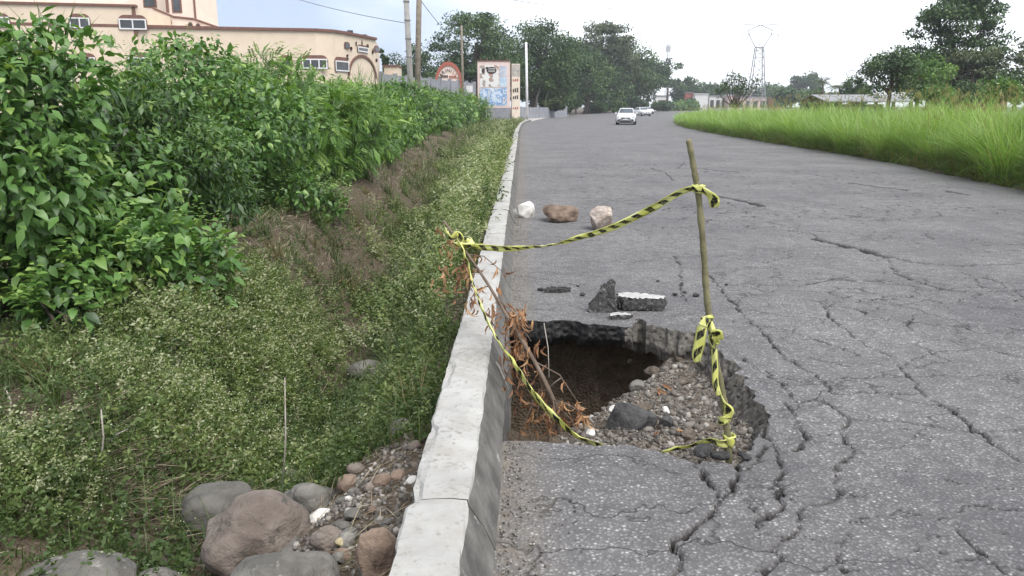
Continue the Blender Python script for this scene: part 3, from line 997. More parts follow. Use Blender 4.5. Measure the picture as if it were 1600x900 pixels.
hed = [(-5.0, 23.4, 1.6, 2.2, 'lime green shrub in the middle of the hedge below the arch of letters', M_LEAF_LIME, 'compound', .24, 3400),
       (-5.1, 28.4, 1.75, 2.3, 'broad shrub of the hedge left of the two utility poles', M_LEAF_LIME, 'slim', .17, 5200),
       (-5.3, 33.8, 1.8, 2.35, 'shrub of the hedge just left of the leaning pole', M_LEAF_BROAD, 'slim', .18, 4800),
       (-5.4, 39.8, 1.9, 2.65, 'dark gapped shrub of the hedge under the two utility poles', M_LEAF_DARK, 'slim', .2, 4200),
       (-5.6, 46.5, 2.0, 2.7, 'feathery shrub of the hedge right of the wooden pole', M_LEAF_LIME, 'compound', .34, 2600),
       (-5.6, 54.0, 2.1, 2.7, 'shrub of the hedge below the red arched sign', M_LEAF_BROAD, 'slim', .24, 3800),
       (-5.5, 62.5, 2.2, 2.75, 'dark shrub of the hedge right of the red arched sign', M_LEAF_DARK, 'slim', .27, 3400),
       (-5.2, 72.0, 2.3, 2.65, 'second last shrub before the hedge ends at the billboard', M_LEAF_BROAD, 'slim', .3, 3200),
       (-4.6, 82.0, 2.2, 2.5, 'last shrub of the hedge beside the billboard', M_LEAF_LIME, 'slim', .32, 2800)]
for i, (x, y, r, zt, lab, mt, kd, sz, n) in enumerate(hed):
    S_(lab, x, y, r, zt, int(n * 1.6), sz * 1.1, mt, kd, 20 + i, nlob=10, ry=r * 1.5, low=.2)

# seedlings with large round leaves in front of the hedge
for i, (px, py, lab) in enumerate([(285, 470, 'broad-leaved seedling at the lower right corner of the nearest shrub'), (105, 545, 'broad-leaved seedling rooted in the grass below the tall shrub on the left'), (510, 345, 'small broad-leaved seedling on the bank by the far end of the bare patch')]):
    g = G(px, py, -.15)
    S_(lab, g[0], g[1], .32, float(ground_z(g[0], g[1])) + .42, 260, .12, M_LEAF_BROAD, 'broad', 50 + i, nlob=6, name='seedling', group='seedlings in front of the hedge', cat='seedling')

# ------------------------------------------------------------------ grass blades
def blade_template(seg=3, bend=.45):
    V, F = [], []
    for i in range(seg + 1):
        t = i / seg
        w = .5 * (1 - t ** 1.6) + .02
        x = bend * t ** 2
        z = t * (1 - .25 * bend * t)
        if i < seg: V += [(x, -w, z), (x, w, z)]
        else: V += [(x, 0, z)]
    for i in range(seg - 1):
        b = 2 * i
        F += [(b, b + 1, b + 3), (b, b + 3, b + 2)]
    b = 2 * (seg - 1)
    F += [(b, b + 1, b + 2)]
    return np.array(V), np.array(F)
BLADE_V, BLADE_F = blade_template(3, .45)
BLADE2_V, BLADE2_F = blade_template(4, .95)

def yaw_tilt(n, tilt, rng):
    yaw = rng.uniform(0, 2 * math.pi, n)
    t = rng.normal(0, tilt, n)
    c, s = np.cos(yaw), np.sin(yaw); ct, st = np.cos(t), np.sin(t)
    Rz = np.zeros((n, 3, 3)); Rz[:, 0, 0] = c; Rz[:, 0, 1] = -s; Rz[:, 1, 0] = s; Rz[:, 1, 1] = c; Rz[:, 2, 2] = 1
    Ry = np.zeros((n, 3, 3)); Ry[:, 0, 0] = ct; Ry[:, 0, 2] = st; Ry[:, 2, 0] = -st; Ry[:, 2, 2] = ct; Ry[:, 1, 1] = 1
    return Rz @ Ry

M_GRASS_TALL = leafmat('grass_tall', [(0, (.24, .19, .09)), (.14, (.16, .175, .055)), (.4, (.125, .22, .042)), (.75, (.20, .325, .07)), (1, (.33, .43, .14))], .35, .5)
def tall_grass():
    rng = np.random.default_rng(5)
    parts = []
    def batch(n, y0, y1, depth, hmin, hmax, wid, tv, tf, power=1.6):
        # nearer parts of the verge get more blades
        u = rng.random(n)
        y = y0 * (y1 / y0) ** u
        e = .12 + depth * rng.random(n) ** power
        x = XR(y) + e + (vn(y * 1.1, 0, 0, 41) - .5) * .35
        z = ground_z(x, y) - .03
        cl = fbm(x * .55, y * .55, 0, 42, 3)
        h = rng.uniform(hmin, hmax, n) * np.clip(.42 + e / 1.5, 0, 1) * (.6 + .8 * cl)
        h = h * np.clip(1.1 - (y - 25) / 110, .45, 1.0)
        tint = np.clip(.52 + rng.normal(0, .18, n) + (cl - .5) * 1.3, .13, 1)
        tint = np.where((rng.random(n) < np.clip(.34 - e * .25, .04, .3)), rng.uniform(0, .16, n), tint)
        S = np.stack([h, wid * rng.uniform(.6, 1.3, n) * (1 + y / 40), h], 1)
        parts.append(instance(tv, tf, np.stack([x, y, z], 1), yaw_tilt(n, .2, rng), S, tint))
    def tufts(ncl, y0, y1, e0, depth, hmin, hmax, per, wid, spread, tlo, thi, tv, tf, tilt, power=1.2, dry=0.0):
        y = y0 * (y1 / y0) ** rng.random(ncl)
        e = e0 + depth * rng.random(ncl) ** power
        x = XR(y) + e + (vn(y * .9, 0, 0, 41) - .5) * .5
        cl = fbm(x * .5, y * .5, 0, 42, 3)
        hc = rng.uniform(hmin, hmax, ncl) * (.55 + .85 * cl) * np.clip(1.12 - (y - 25) / 120, .42, 1.0)
        tc = np.clip(rng.uniform(tlo, thi, ncl) + (cl - .5) * .7, .14, 1)
        tc = np.where(rng.random(ncl) < dry, rng.uniform(0, .1, ncl), tc)
        i = np.repeat(np.arange(ncl), per); n = len(i)
        a = rng.uniform(0, 2 * math.pi, n); q = np.abs(rng.normal(0, 1, n))
        sp = spread * (1 + y[i] / 60)
        px_, py_ = x[i] + q * sp * np.cos(a), y[i] + q * sp * np.sin(a)
        ok = px_ > XR(py_) + .06
        i, a, px_, py_ = i[ok], a[ok], px_[ok], py_[ok]; n = len(i)
        h = hc[i] * rng.uniform(.5, 1.1, n)
        t_ = np.abs(rng.normal(0, tilt, n)); yaw = a + rng.normal(0, .6, n)
        c, s_, ct, st = np.cos(yaw), np.sin(yaw), np.cos(t_), np.sin(t_)
        R = np.zeros((n, 3, 3))
        R[:, 0, 0] = c * ct; R[:, 0, 1] = -s_; R[:, 0, 2] = c * st; R[:, 1, 0] = s_ * ct; R[:, 1, 1] = c; R[:, 1, 2] = s_ * st; R[:, 2, 0] = -st; R[:, 2, 2] = ct
        S = np.stack([h, wid * rng.uniform(.5, 1.4, n) * (1 + py_ / 45), h], 1)
        tint = np.clip(tc[i] + rng.normal(0, .1, n), 0, 1)
        tint = np.where(rng.random(n) < .06, rng.uniform(0, .12, n), tint)
        parts.append(instance(tv, tf, np.stack([px_, py_, ground_z(px_, py_) - .03], 1), R, S, tint))
    tufts(1700, 13, 112, .45, 2.6, 1.1, 1.9, 26, .014, .10, .38, .75, BLADE2_V, BLADE2_F, .22)
    tufts(1100, 13, 112, .45, 2.6, 1.3, 2.1, 16, .011, .10, .45, .9, BLADE_V, BLADE_F, .12)
    tufts(900, 13, 112, .05, .9, .35, 1.0, 22, .013, .09, .2, .6, BLADE2_V, BLADE2_F, .45, 1.0, .3)
    tufts(420, 13, 70, .0, .5, .15, .5, 20, .012, .08, .1, .5, BLADE2_V, BLADE2_F, .6, 1.0, .45)
    tufts(1000, 14, 120, 2.6, 8.0, 1.35, 2.15, 24, .016, .14, .4, .85, BLADE_V, BLADE_F, .16)
    # flowering stalks with pale heads
    ns = 700
    y = 14 * (90 / 14) ** rng.random(ns); e = .7 + 3.5 * rng.random(ns); x = XR(y) + e
    h = rng.uniform(1.5, 2.1, ns) * np.clip(1.12 - (y - 25) / 120, .42, 1.0)
    Rs = yaw_tilt(ns, .13, rng)
    parts.append(instance(BLADE_V * np.array([.5, 1, 1]), BLADE_F, np.stack([x, y, ground_z(x, y)], 1), Rs, np.stack([h, np.full(ns, .008), h], 1), np.full(ns, .12)))
    tip = np.einsum('nij,j->ni', Rs, np.array([.22, 0, .9])) * h[:, None] + np.stack([x, y, ground_z(x, y)], 1)
    for k in range(5):
        D = norm(np.array([0, 0, 1.0]) + rng.normal(0, .3, (ns, 3)))
        parts.append(instance(SLIM_V, SLIM_F, tip + rng.normal(0, .025, (ns, 3)), frames(D, rand_dir(ns, rng)), np.stack([rng.uniform(.1, .22, ns), np.full(ns, .06), np.full(ns, .1)], 1), np.full(ns, .06)))
    # one bigger clump with long arching leaves near the right edge of the view
    for cx, cy, r, nn, hh in ((12.9, 19.0, 1.1, 3600, 1.95), (13.4, 21.2, 1.0, 2600, 1.8), (14.6, 19.8, 1.3, 3000, 2.0), (11.6, 16.2, .7, 1500, 1.3), (14.2, 26.0, 1.0, 2000, 1.65), (15.6, 31.5, 1.2, 2000, 1.6)):
        a = rng.uniform(0, 2 * math.pi, nn); q = r * np.sqrt(rng.random(nn))
        x, y = cx + q * np.cos(a), cy + q * np.sin(a)
        h = hh * rng.uniform(.55, 1.0, nn) * (1 - .3 * (q / r) ** 2)
        tint = np.clip(.36 + rng.normal(0, .13, nn), .14, 1)
        S = np.stack([h, .016 * rng.uniform(.7, 1.3, nn), h], 1)
        parts.append(instance(BLADE2_V, BLADE2_F, np.stack([x, y, ground_z(x, y) - .03], 1), yaw_tilt(nn, .22, rng), S, tint))
    V, F, T = join(parts)
    o = link('tall_grass', np_mesh('tall_grass', V, F, M_GRASS_TALL, tint=T))
    tag(o, 'tall bright green grass growing thickly along the far side of the road', 'grass', kind='stuff')
tall_grass()

# ------------------------------------------------------------------ weeds of the ditch and verge
def sprig_template(rng, nleaf, leaf, spread, flower):
    V, F, T = [], [], []
    def quad(p, d, s, l, w, t):
        b = len(V)
        V.extend([p, p + d * l * .5 + s * w * .5, p + d * l, p + d * l * .5 - s * w * .5]); F.extend([(b, b + 1, b + 2), (b, b + 2, b + 3)]); T.extend([t] * 4)
    for st in range(3):
        top = np.array([rng.normal(0, spread), rng.normal(0, spread), rng.uniform(.7, 1.0)])
        b = len(V)
        V.extend([np.array([0, -.012, 0]), np.array([0, .012, 0]), top]); F.append((b, b + 1, b + 2)); T.extend([.3] * 3)
        for i in range(nleaf):
            t = rng.uniform(.15, 1.0)
            p = top * t
            d = norm(rng.normal(size=3) * np.array([1, 1, .5]) + np.array([0, 0, .25]))
            s = norm(np.cross(d, rng.normal(size=3)))
            quad(p, d, s, leaf * rng.uniform(.6, 1.3), leaf * .42, .5)
        for i in range(flower):
            p = top + rng.normal(0, .07, 3) * np.array([1, 1, .5])
            d = norm(rng.normal(size=3)); s = norm(np.cross(d, rng.normal(size=3)))
            quad(p, d, s, .045, .045, 1.0)
    return np.array(V), np.array(F), np.array(T)

M_WEED = leafmat('weed_leaf', [(0, (.16, .12, .06)), (.12, (.10, .105, .035)), (.35, (.042, .075, .018)), (.7, (.092, .138, .036)), (.9, (.17, .215, .065)), (.97, (.24, .265, .13)), (1, (.33, .345, .21))], .3, .6)

def weed_field():
    rng = np.random.default_rng(8)
    temps = [sprig_template(rng, 11, .17, .34, 0), sprig_template(rng, 13, .14, .42, 2), sprig_template(rng, 12, .22, .38, 0), sprig_template(rng, 13, .15, .5, 2)]
    parts = []
    def cover(x, y):
        """how thickly things grow: 0 bare .. 1"""
        c = fbm(x * 1.1, y * 1.1, 0, 77, 3)
        d = XL(y) - .36 - x
        c = np.clip((c - .40) * 4.6, 0, 1)
        # stones and gravel beside the kerb in front, bare earth and straw on the bank
        stones = np.exp(-(((x + .85) / .6) ** 2 + ((y - 3.0) / 1.1) ** 2))
        bare = np.maximum(np.exp(-(((x + 3.6) / .75) ** 2 + ((y - 10.3) / 1.2) ** 2)), .8 * np.exp(-((d - g_db(np.clip(y, 0, 140)) + .35) / .4) ** 2) * (y > 6.5) * (fbm(x * .8, y * .8, 0, 88, 2) > .42))
        stones = np.maximum(stones, .9 * np.exp(-(((x + 1.55) / .5) ** 2 + ((y - 2.75) / .3) ** 2)))
        mud = np.exp(-(((x + 1.75) / .35) ** 2 + ((y - 3.75) / .35) ** 2))
        return c * (1 - np.clip(stones * 2.2, 0, 1)) * (1 - np.clip(bare * 2.2, 0, 1)) * (1 - mud)
    def batch(n, y0, y1, ti, hmin, hmax, dmax, bias=1.0, tmean=.5):
        u = rng.random(n)
        y = y0 * (y1 / y0) ** u
        dm = dmax + np.clip(y - 10, 0, 60) * .05
        d = .02 + dm * rng.random(n) ** bias
        x = XL(y) - .36 - d
        cv = cover(x, y)
        k = rng.random(n) < (.06 + .94 * cv) * np.where((d < .08) & (y < 6), .6, 1)
        st = np.exp(-(((x + .85) / .6) ** 2 + ((y - 3.0) / 1.1) ** 2)) > .33
        k &= ~st | (rng.random(n) < .02)
        x, y, d, cv = x[k], y[k], d[k], cv[k]
        m = len(x)
        z = ground_z(x, y) - .01
        big = fbm(x * .8, y * .8, 0, 78, 3)
        h = rng.uniform(hmin, hmax, m) * (.55 + .8 * big) * (1 + np.clip(y - 8, 0, 50) * .012)
        dry = fbm(x * 1.6, y * 1.6, 0, 79, 2)
        dc_ = g_dc(np.clip(y, 0, 140))
        wet = np.exp(-((d - dc_) / (.42 + .012 * y)) ** 2)            # lush dark growth along the ditch bottom
        tint = np.clip(tmean + rng.normal(0, .13, m) + (fbm(x * 1.7, y * 1.7, 0, 80) - .5) * .9 - .12 * wet, .13, .88)
        tint = np.where((dry > .56) & (rng.random(m) < .6), rng.uniform(0, .14, m), tint)
        # withered stems along the kerb and on the slope under the hedge
        kd = np.exp(-(d / .22) ** 2) * (y > 6) * .45 + np.exp(-((d - g_db(np.clip(y, 0, 140)) + .5) / .45) ** 2) * (y > 7) * .5
        tint = np.where(rng.random(m) < kd, rng.uniform(0, .12, m), tint)
        TV, TF, TT = temps[ti]
        S = np.stack([h * 1.0, h * 1.0, h], 1)
        parts.append(instance(TV, TF, np.stack([x, y, z], 1), yaw_tilt(m, .25, rng), S, tint, TT))
    batch(6500, 2.0, 12, 0, .10, .26, 3.2, .9, .36)
    batch(2600, 2.2, 14, 1, .10, .26, 3.0, .9, .50)
    batch(5200, 2.0, 12, 2, .08, .18, 3.6, 1.0, .32)
    batch(4200, 8, 90, 3, .22, .42, 2.2, 1.0, .66)
    batch(3000, 9, 90, 0, .2, .42, 1.6, 1.0, .6)
    # a soft pale mound of weeds between the ditch and the hedge, as in front of the bare patch
    for cx, cy, rx, ry, nn, hh in ((-2.6, 7.0, .5, 1.0, 1500, .30), (-2.35, 8.6, .35, .7, 600, .22), (-.8, 9.8, .28, 1.9, 800, .28), (-.75, 14.5, .35, 3.0, 1000, .38), (-.6, 22, .5, 6, 900, .5), (-2.05, 5.1, .45, .5, 700, .24), (-2.5, 3.7, .35, .3, 250, .2)):
        x, y = rng.normal(cx, rx * .6, nn), rng.normal(cy, ry * .6, nn)
        k = x < XL(y) - .40
        x, y = x[k], y[k]; m = len(x)
        S = np.stack([rng.uniform(.6, 1.2, m) * hh] * 3, 1)
        parts.append(instance(temps[1][0], temps[1][1], np.stack([x, y, ground_z(x, y)], 1), yaw_tilt(m, .22, rng), S, np.clip(rng.normal(.58, .15, m), .2, .88), temps[1][2]))
    # tufts of longer grass
    for _ in range(240):
        yy = 2.3 * (26 / 2.3) ** rng.random(); dd = .1 + (2.9 + yy * .04) * rng.random()
        xx = float(XL(yy)) - .36 - dd
        if math.exp(-(((xx + .85) / .6) ** 2 + ((yy - 3.0) / 1.1) ** 2)) > .3: continue
        m = rng.integers(25, 60)
        x, y = rng.normal(xx, .06, m), rng.normal(yy, .06, m)
        h = rng.uniform(.14, .38) * rng.uniform(.6, 1.1, m) * (1 + yy / 40)
        t0 = rng.choice([.05, .3, .42, .55, .6])
        parts.append(instance(BLADE2_V, BLADE2_F, np.stack([x, y, ground_z(x, y) - .01], 1), yaw_tilt(m, .35, rng), np.stack([h, .005 * (1 + y / 9), h], 1), np.clip(rng.normal(t0, .1, m), 0, .85)))
    # broad-leaved weeds
    n = 1500
    y = 2.1 * (16 / 2.1) ** rng.random(n); d = .1 + 3.3 * rng.random(n); x = XL(y) - .36 - d
    k = (fbm(x * 1.3, y * 1.3, 0, 177, 2) > .52) & (np.exp(-(((x + .85) / .6) ** 2 + ((y - 3.0) / 1.1) ** 2)) < .3)
    x, y = x[k], y[k]
    for _ in range(6):
        m = len(x)
        D = norm(rng.normal(size=(m, 3)) * np.array([1, 1, .35]) + np.array([0, 0, .25])); Nn = norm(rng.normal(size=(m, 3)) * .35 + np.array([0, 0, 1.0]))
        parts.append(instance(LEAF_V, LEAF_F, np.stack([x + rng.normal(0, .02, m), y + rng.normal(0, .02, m), ground_z(x, y) + rng.uniform(.03, .14, m)], 1), frames(D, Nn), rng.uniform(.035, .075, m), np.clip(rng.normal(.4, .14, m), .15, .85)))
    # thin grass between
    n = 26000
    y = 2.0 * (40 / 2.0) ** rng.random(n); d = .03 + (3.2 + y * .04) * rng.random(n)
    x = XL(y) - .36 - d
    cv = cover(x, y)
    k = rng.random(n) < .08 + .92 * cv
    k &= np.exp(-(((x + .85) / .6) ** 2 + ((y - 3.0) / 1.1) ** 2)) < .36
    x, y = x[k], y[k]; m = len(x)
    h = rng.uniform(.06, .24, m) * (1 + y / 30)
    tint = np.clip(rng.normal(.42, .16, m), 0, .85)
    parts.append(instance(BLADE_V, BLADE_F, np.stack([x, y, ground_z(x, y) - .01], 1), yaw_tilt(m, .4, rng), np.stack([h, .004 * (1 + y / 8), h], 1), tint))
    V, F, T = join(parts)
    o = link('verge_weeds', np_mesh('verge_weeds', V, F, M_WEED, tint=T))
    tag(o, 'low flowering weeds and grass covering the ditch beside the kerb', 'weeds', kind='stuff')
    # dead straw lying on the bank, round the boulders and in the bare patch
    parts = []
    for cx, cy, rx, ry, nn, ang in ((-1.5, 4.0, .6, .35, 1700, .5), (-3.75, 10.6, .6, .9, 1500, 1.2), (-.62, 2.75, .25, .45, 260, .3), (-2.4, 4.6, .8, .8, 600, .8), (-1.9, 14, .6, 2.5, 900, 1.2), (-.55, 8, .12, 2.2, 500, .2)):
        x, y = rng.normal(cx, rx * .6, nn), rng.normal(cy, ry * .6, nn)
        k = x < XL(y) - .37
        x, y = x[k], y[k]; m = len(x)
        a = rng.normal(ang, .6, m)
        D = norm(np.stack([np.cos(a), np.sin(a), rng.normal(.12, .2, m)], 1))
        R = frames(D, norm(rng.normal(size=(m, 3)) * .4 + np.array([0, 0, 1])))
        L_ = rng.uniform(.08, .3, m)
        parts.append(instance(SLIM_V, SLIM_F, np.stack([x, y, ground_z(x, y) + rng.uniform(.005, .05, m)], 1), R, np.stack([L_, np.full(m, .012), L_ * .3], 1), rng.uniform(0, 1, m)))
    # litter on the bare bank under the hedge
    n = 5200
    y = 6.8 * (45 / 6.8) ** rng.random(n); d = g_db(np.clip(y, 0, 140)) - .3 + rng.normal(0, .42, n); x = XL(y) - .36 - d
    a = rng.normal(1.9, .8, n)
    D = norm(np.stack([np.cos(a), np.sin(a), rng.normal(.1, .25, n)], 1)); R = frames(D, norm(rng.normal(size=(n, 3)) * .4 + np.array([0, 0, 1])))
    L_ = rng.uniform(.06, .26, n) * (1 + y / 40)
    parts.append(instance(SLIM_V, SLIM_F, np.stack([x, y, ground_z(x, y) + rng.uniform(.005, .06, n)], 1), R, np.stack([L_, .018 * (1 + y / 30), L_ * .3], 1), rng.uniform(0, .9, n)))
    V, F, T = join(parts)
    o = link('dead_straw', np_mesh('dead_straw', V, F, leafmat('straw', [(0, (.06, .045, .03)), (.5, (.19, .15, .10)), (1, (.36, .31, .22))], 0, .8), tint=T))
    tag(o, 'dry straw and dead stalks strewn over the bank', 'straw', kind='stuff')
weed_field()

# ------------------------------------------------------------------ cane blades standing out of the hedge
M_CANE = leafmat('cane_leaf', [(0, (.04, .07, .02)), (.5, (.07, .13, .04)), (1, (.16, .22, .09))], .3, .5)
def cane(label, px, py, Y, n, h, seed, lean=.3, wid=.02):
    rng = np.random.default_rng(seed)
    p = at(px, py, Y)
    z0 = float(ground_z(p[0], Y))
    t = thing('cane_grass', label, 'grass', (p[0], Y, z0), 0, 'tufts of cane grass in the hedge')
    ht = p[2] - z0
    P = np.stack([rng.normal(0, .12, n), rng.normal(0, .12, n), np.full(n, ht - h * .75)], 1)
    hh = h * rng.uniform(.6, 1.15, n)
    S = np.stack([hh, wid * rng.uniform(.7, 1.4, n), hh], 1)
    V, F, T = instance(BLADE_V, BLADE_F, P, yaw_tilt(n, lean, rng), S, rng.random(n))
    link('blades', np_mesh('blades', V, F, M_CANE, tint=T), t)
    mb = MB()
    for i in range(4):
        x, y = rng.normal(0, .08, 2)
        mb.tube([(x * .4, y * .4, -.02), (x, y, ht - h * .6)], [.012, .007], 5)
    mb.build('stalks', pmat('cane_stalk', (.08, .09, .03), (.16, .17, .07), 8, .7, .3), t)
cane('tuft of cane blades rising above the tall shrub at the top left', 62, 12, 6.9, 16, .9, 1, .2)
cane('thin seeding stalks standing between the two left shrubs before the pale wall', 205, 70, 8.6, 14, .7, 2, .3, .012)
cane('long crossing cane blades at the left shoulder of the rounded shrub', 268, 118, 10.4, 14, 1.0, 3, .55, .022)
cane('wispy cane tuft left of the arch of letters', 590, 112, 27, 26, 1.3, 4, .3, .03)
cane('cane tuft just left of the two utility poles', 560, 105, 31, 22, 1.5, 5, .3, .03)

# ================================================================== rocks and broken asphalt
def rock_mesh(name, size, seed, mat, sub=3, planes=0, rough=.12, fine=.03, cut=(.55, .85), flat=None):
    rng = np.random.default_rng(seed)
    bm = bmesh.new()
    bmesh.ops.create_icosphere(bm, subdivisions=sub, radius=1.0)
    V = np.array([v.co[:] for v in bm.verts])
    if planes:
        for k in range(planes):
            n = rand_dir(1, rng)[0]; d = rng.uniform(*cut)
            p = V @ n
            V = V - np.outer(np.maximum(p - d, 0), n)
    r = 1 + (fbm(V[:, 0] * 1.3 + seed, V[:, 1] * 1.3, V[:, 2] * 1.3, seed, 2) - .5) * 2 * rough + (fbm(V[:, 0] * 6 + seed, V[:, 1] * 6, V[:, 2] * 6, seed + 3, 3) - .5) * 2 * fine
    V = V * r[:, None]
    if flat is not None: V[:, 2] = np.maximum(V[:, 2], flat)
    V = V * np.array(size)
    for v, c in zip(bm.verts, V): v.co = c
    me = bpy.data.meshes.new(name)
    bm.to_mesh(me); bm.free()
    me.materials.append(mat)
    me.polygons.foreach_set('use_smooth', np.ones(len(me.polygons), dtype=bool) if not planes else np.zeros(len(me.polygons), dtype=bool))
    return me

M_ROCK_PINK = pmat('rock_pinkish', (.108, .086, .072), (.185, .155, .133), 5, .9, 1.0, 16, .03, c=(.075, .066, .055), cscale=9, cpos=.56)
M_ROCK_GREY = pmat('rock_grey', (.085, .08, .072), (.17, .16, .142), 6, .9, 1.0, 18, .03, c=(.22, .21, .185), cscale=14, cpos=.6)
M_ROCK_DARK = pmat('rock_dark', (.065, .06, .054), (.125, .118, .105), 7, .85, .5, 34, .012)
M_ROCK_BROWN = pmat('rock_brown', (.10, .07, .052), (.21, .155, .118), 8, .9, .8, 24, .02, c=(.05, .036, .028), cscale=9)
M_ROCK_WHITE = pmat('rock_white', (.40, .38, .35), (.62, .60, .57), 9, .85, .7, 30, .012)
M_ROCK_PALE = pmat('rock_pale_pink', (.24, .185, .15), (.46, .40, .35), 13, .9, 1.0, 26, .02, c=(.13, .09, .07), cscale=14, cpos=.6)
M_ROCK_YELLOW = pmat('rock_yellow', (.30, .25, .14), (.36, .31, .2), 10, .9, .5, 40, .01)

def put_rock(name, label, cat, loc, size, seed, mat, rot=(0, 0, 0), planes=0, group=None, sub=4, rough=.12, fine=.03, cut=(.55, .85), flat=None):
    o = link(name, rock_mesh(name, size, seed, mat, sub, planes, rough, fine, cut, flat), None, loc, rot)
    return tag(o, label, cat, group)

def gz(px, py, z):
    """level point plus the terrain height under it"""
    p = G(px, py, z)
    return p

# three rocks warning the traffic, set across the lane
for px, py, w, h, mat, pl, lab, sd in ((818, 341, .17, .15, M_ROCK_WHITE, 11, 'smallest and whitest of the three rocks set across the lane, next to the kerb', 3),
                                (876, 346, .31, .165, M_ROCK_BROWN, 10, 'flat brown rock in the middle of the three set across the lane', 4),
                                (941, 360, .26, .2, M_ROCK_PALE, 9, 'pale pinkish mottled rock, rightmost of the three set across the lane', 5)):
    p = G(px, py)
    put_rock('rock', lab, 'rock', (p[0], p[1] + w * .5, h * .42), (w * 1.08, w * .85, h * 1.25), sd, mat, (0, 0, sd), pl, 'rocks set across the lane', 4, .2, .05, (.55, .85), -.34)

# boulders dumped beside the kerb
bl = [  # px centre, py bottom, width px, height px, level, material, label, seed, rot
    (345, 872, 120, 100, -.22, M_ROCK_DARK, 'smooth dark grey boulder behind the big pinkish one', 11, .5),
    (402, 914, 150, 122, -.20, M_ROCK_PINK, 'biggest boulder, pinkish brown and rounded, beside the kerb', 12, .35),
    (444, 782, 66, 44, -.2, M_ROCK_GREY, 'small rounded grey boulder farthest back in the pile', 13, .2),
    (488, 818, 80, 62, -.2, M_ROCK_GREY, 'tan boulder right of the biggest pinkish one', 14, -.3),
    (448, 980, 160, 100, -.18, M_ROCK_GREY, 'long pale grey boulder at the bottom edge in front of the biggest one', 15, .3),
    (514, 868, 52, 40, -.17, M_ROCK_PINK, 'small brown boulder between the long grey one and the kerb', 16, .1),
    (592, 925, 70, 90, -.15, M_ROCK_BROWN, 'angular brown stone leaning against the kerb at the bottom edge', 17, .4),
    (125, 952, 150, 70, -.08, M_ROCK_GREY, 'pale grey boulder cut off by the bottom left of the view', 18, .1),
    (240, 952, 85, 50, -.1, M_ROCK_GREY, 'low grey boulder left of the smooth dark one at the bottom edge', 20, .6),
]
for px, py, w, h, z, mat, lab, sd, rz in bl:
    p = G(px, py - h * .3, z)
    for _ in range(6):
        z = float(ground_z(p[0], p[1])); p = G(px, py - h * .3, z)
    dist = math.hypot(p[1], CAM_H - z)
    hw = w / FPX * dist * .5; hh = h / FPX * dist * .5
    gzv = float(ground_z(p[0], p[1]))
    put_rock('boulder', lab, 'boulder', (p[0], p[1], gzv + hh * .62), (hw, hw * .8, hh * 1.02), sd, mat, (0, .1, rz), 3 if sd == 17 else 0, 'boulders dumped beside the kerb', 5, .25, .05)
p = G(572, 512, -.55)
put_rock('boulder', 'flat half-buried grey stone lying in the ditch bottom', 'boulder', (p[0], p[1], float(ground_z(p[0], p[1])) + .06), (.2, .14, .1), 19, M_ROCK_GREY, (0, 0, .3), 0, None, 4)

# smaller stones between the boulders and the kerb
rng = np.random.default_rng(3)
named = [(540, 850, .036, M_ROCK_YELLOW, 'yellowish stone lying between boulders and kerb'), (625, 655, .07, M_ROCK_GREY, 'flat grey stone on the grass against the kerb')]
for px, py, r, mat, lab in named:
    p = G(px, py, -.15)
    put_rock('stone', lab, 'stone', (p[0], p[1], float(ground_z(p[0], p[1])) + r * .5), (r * 1.3, r, r * .7), int(px), mat, (0, 0, rng.uniform(0, 6)), 3, None, 3)
smesh = [rock_mesh('stone', (1, .8, .62), 40 + i, mt, 2, pl, .2, .05) for i, (mt, pl) in enumerate(((M_ROCK_GREY, 2), (M_ROCK_BROWN, 3), (M_ROCK_WHITE, 4), (M_ROCK_PINK, 0), (M_ROCK_DARK, 3), (M_ROCK_GREY, 5)))]
k = 0
while k < 96:
    x, y = rng.normal(-.88, .33), rng.normal(3.0, .75)
    if x > float(XL(y)) - .40 or y < 1.9: continue
    r = rng.uniform(.018, .05) if k > 22 else rng.uniform(.05, .085)
    o = link('stone', smesh[k % 6], None, (x, y, float(ground_z(x, y)) + r * .3), rng.uniform(-3, 3, 3) * np.array([.15, .15, 1]))
    o.scale = (r, r, r)
    tag(o, ['small rough grey stone', 'small brown stone', 'small white stone', 'small pinkish stone', 'small blackish stone', 'small pale faceted stone'][k % 6] + ' loose among the boulders beside the kerb', 'stone', ['rough grey', 'brown', 'white', 'pinkish', 'blackish', 'pale faceted'][k % 6] + ' stones among the boulders')
    k += 1

def pebbles(name, label, pts, rad, mat, seed, kind='stuff', parent=None):
    """many tiny stones as one mesh"""
    rng = np.random.default_rng(seed)
    bm = bmesh.new(); bmesh.ops.create_icosphere(bm, subdivisions=1, radius=1.0)
    TV = np.array([v.co[:] for v in bm.verts]); TF = np.array([[v.index for v in f.verts] for f in bm.faces]); bm.free()
    for _ in range(5):
        pn = rand_dir(1, rng)[0]; pd = rng.uniform(.45, .75)
        TV = TV - np.outer(np.maximum(TV @ pn - pd, 0), pn)
    n = len(pts)
    R = frames(rand_dir(n, rng), rand_dir(n, rng))
    S = rad[:, None] * rng.uniform(.55, 1.2, (n, 3))
    V, F, T = instance(TV, TF, pts, R, S, rng.random(n))
    o = link(name, np_mesh(name, V, F, mat, tint=T), parent)
    tag(o, label, name.replace('_', ' ') if label else None, kind=kind)
    return o
M_PEB = leafmat('pebble_mix', [(0, (.05, .043, .036)), (.5, (.115, .102, .088)), (.88, (.175, .16, .14)), (1, (.33, .31, .28))], 0, .95)
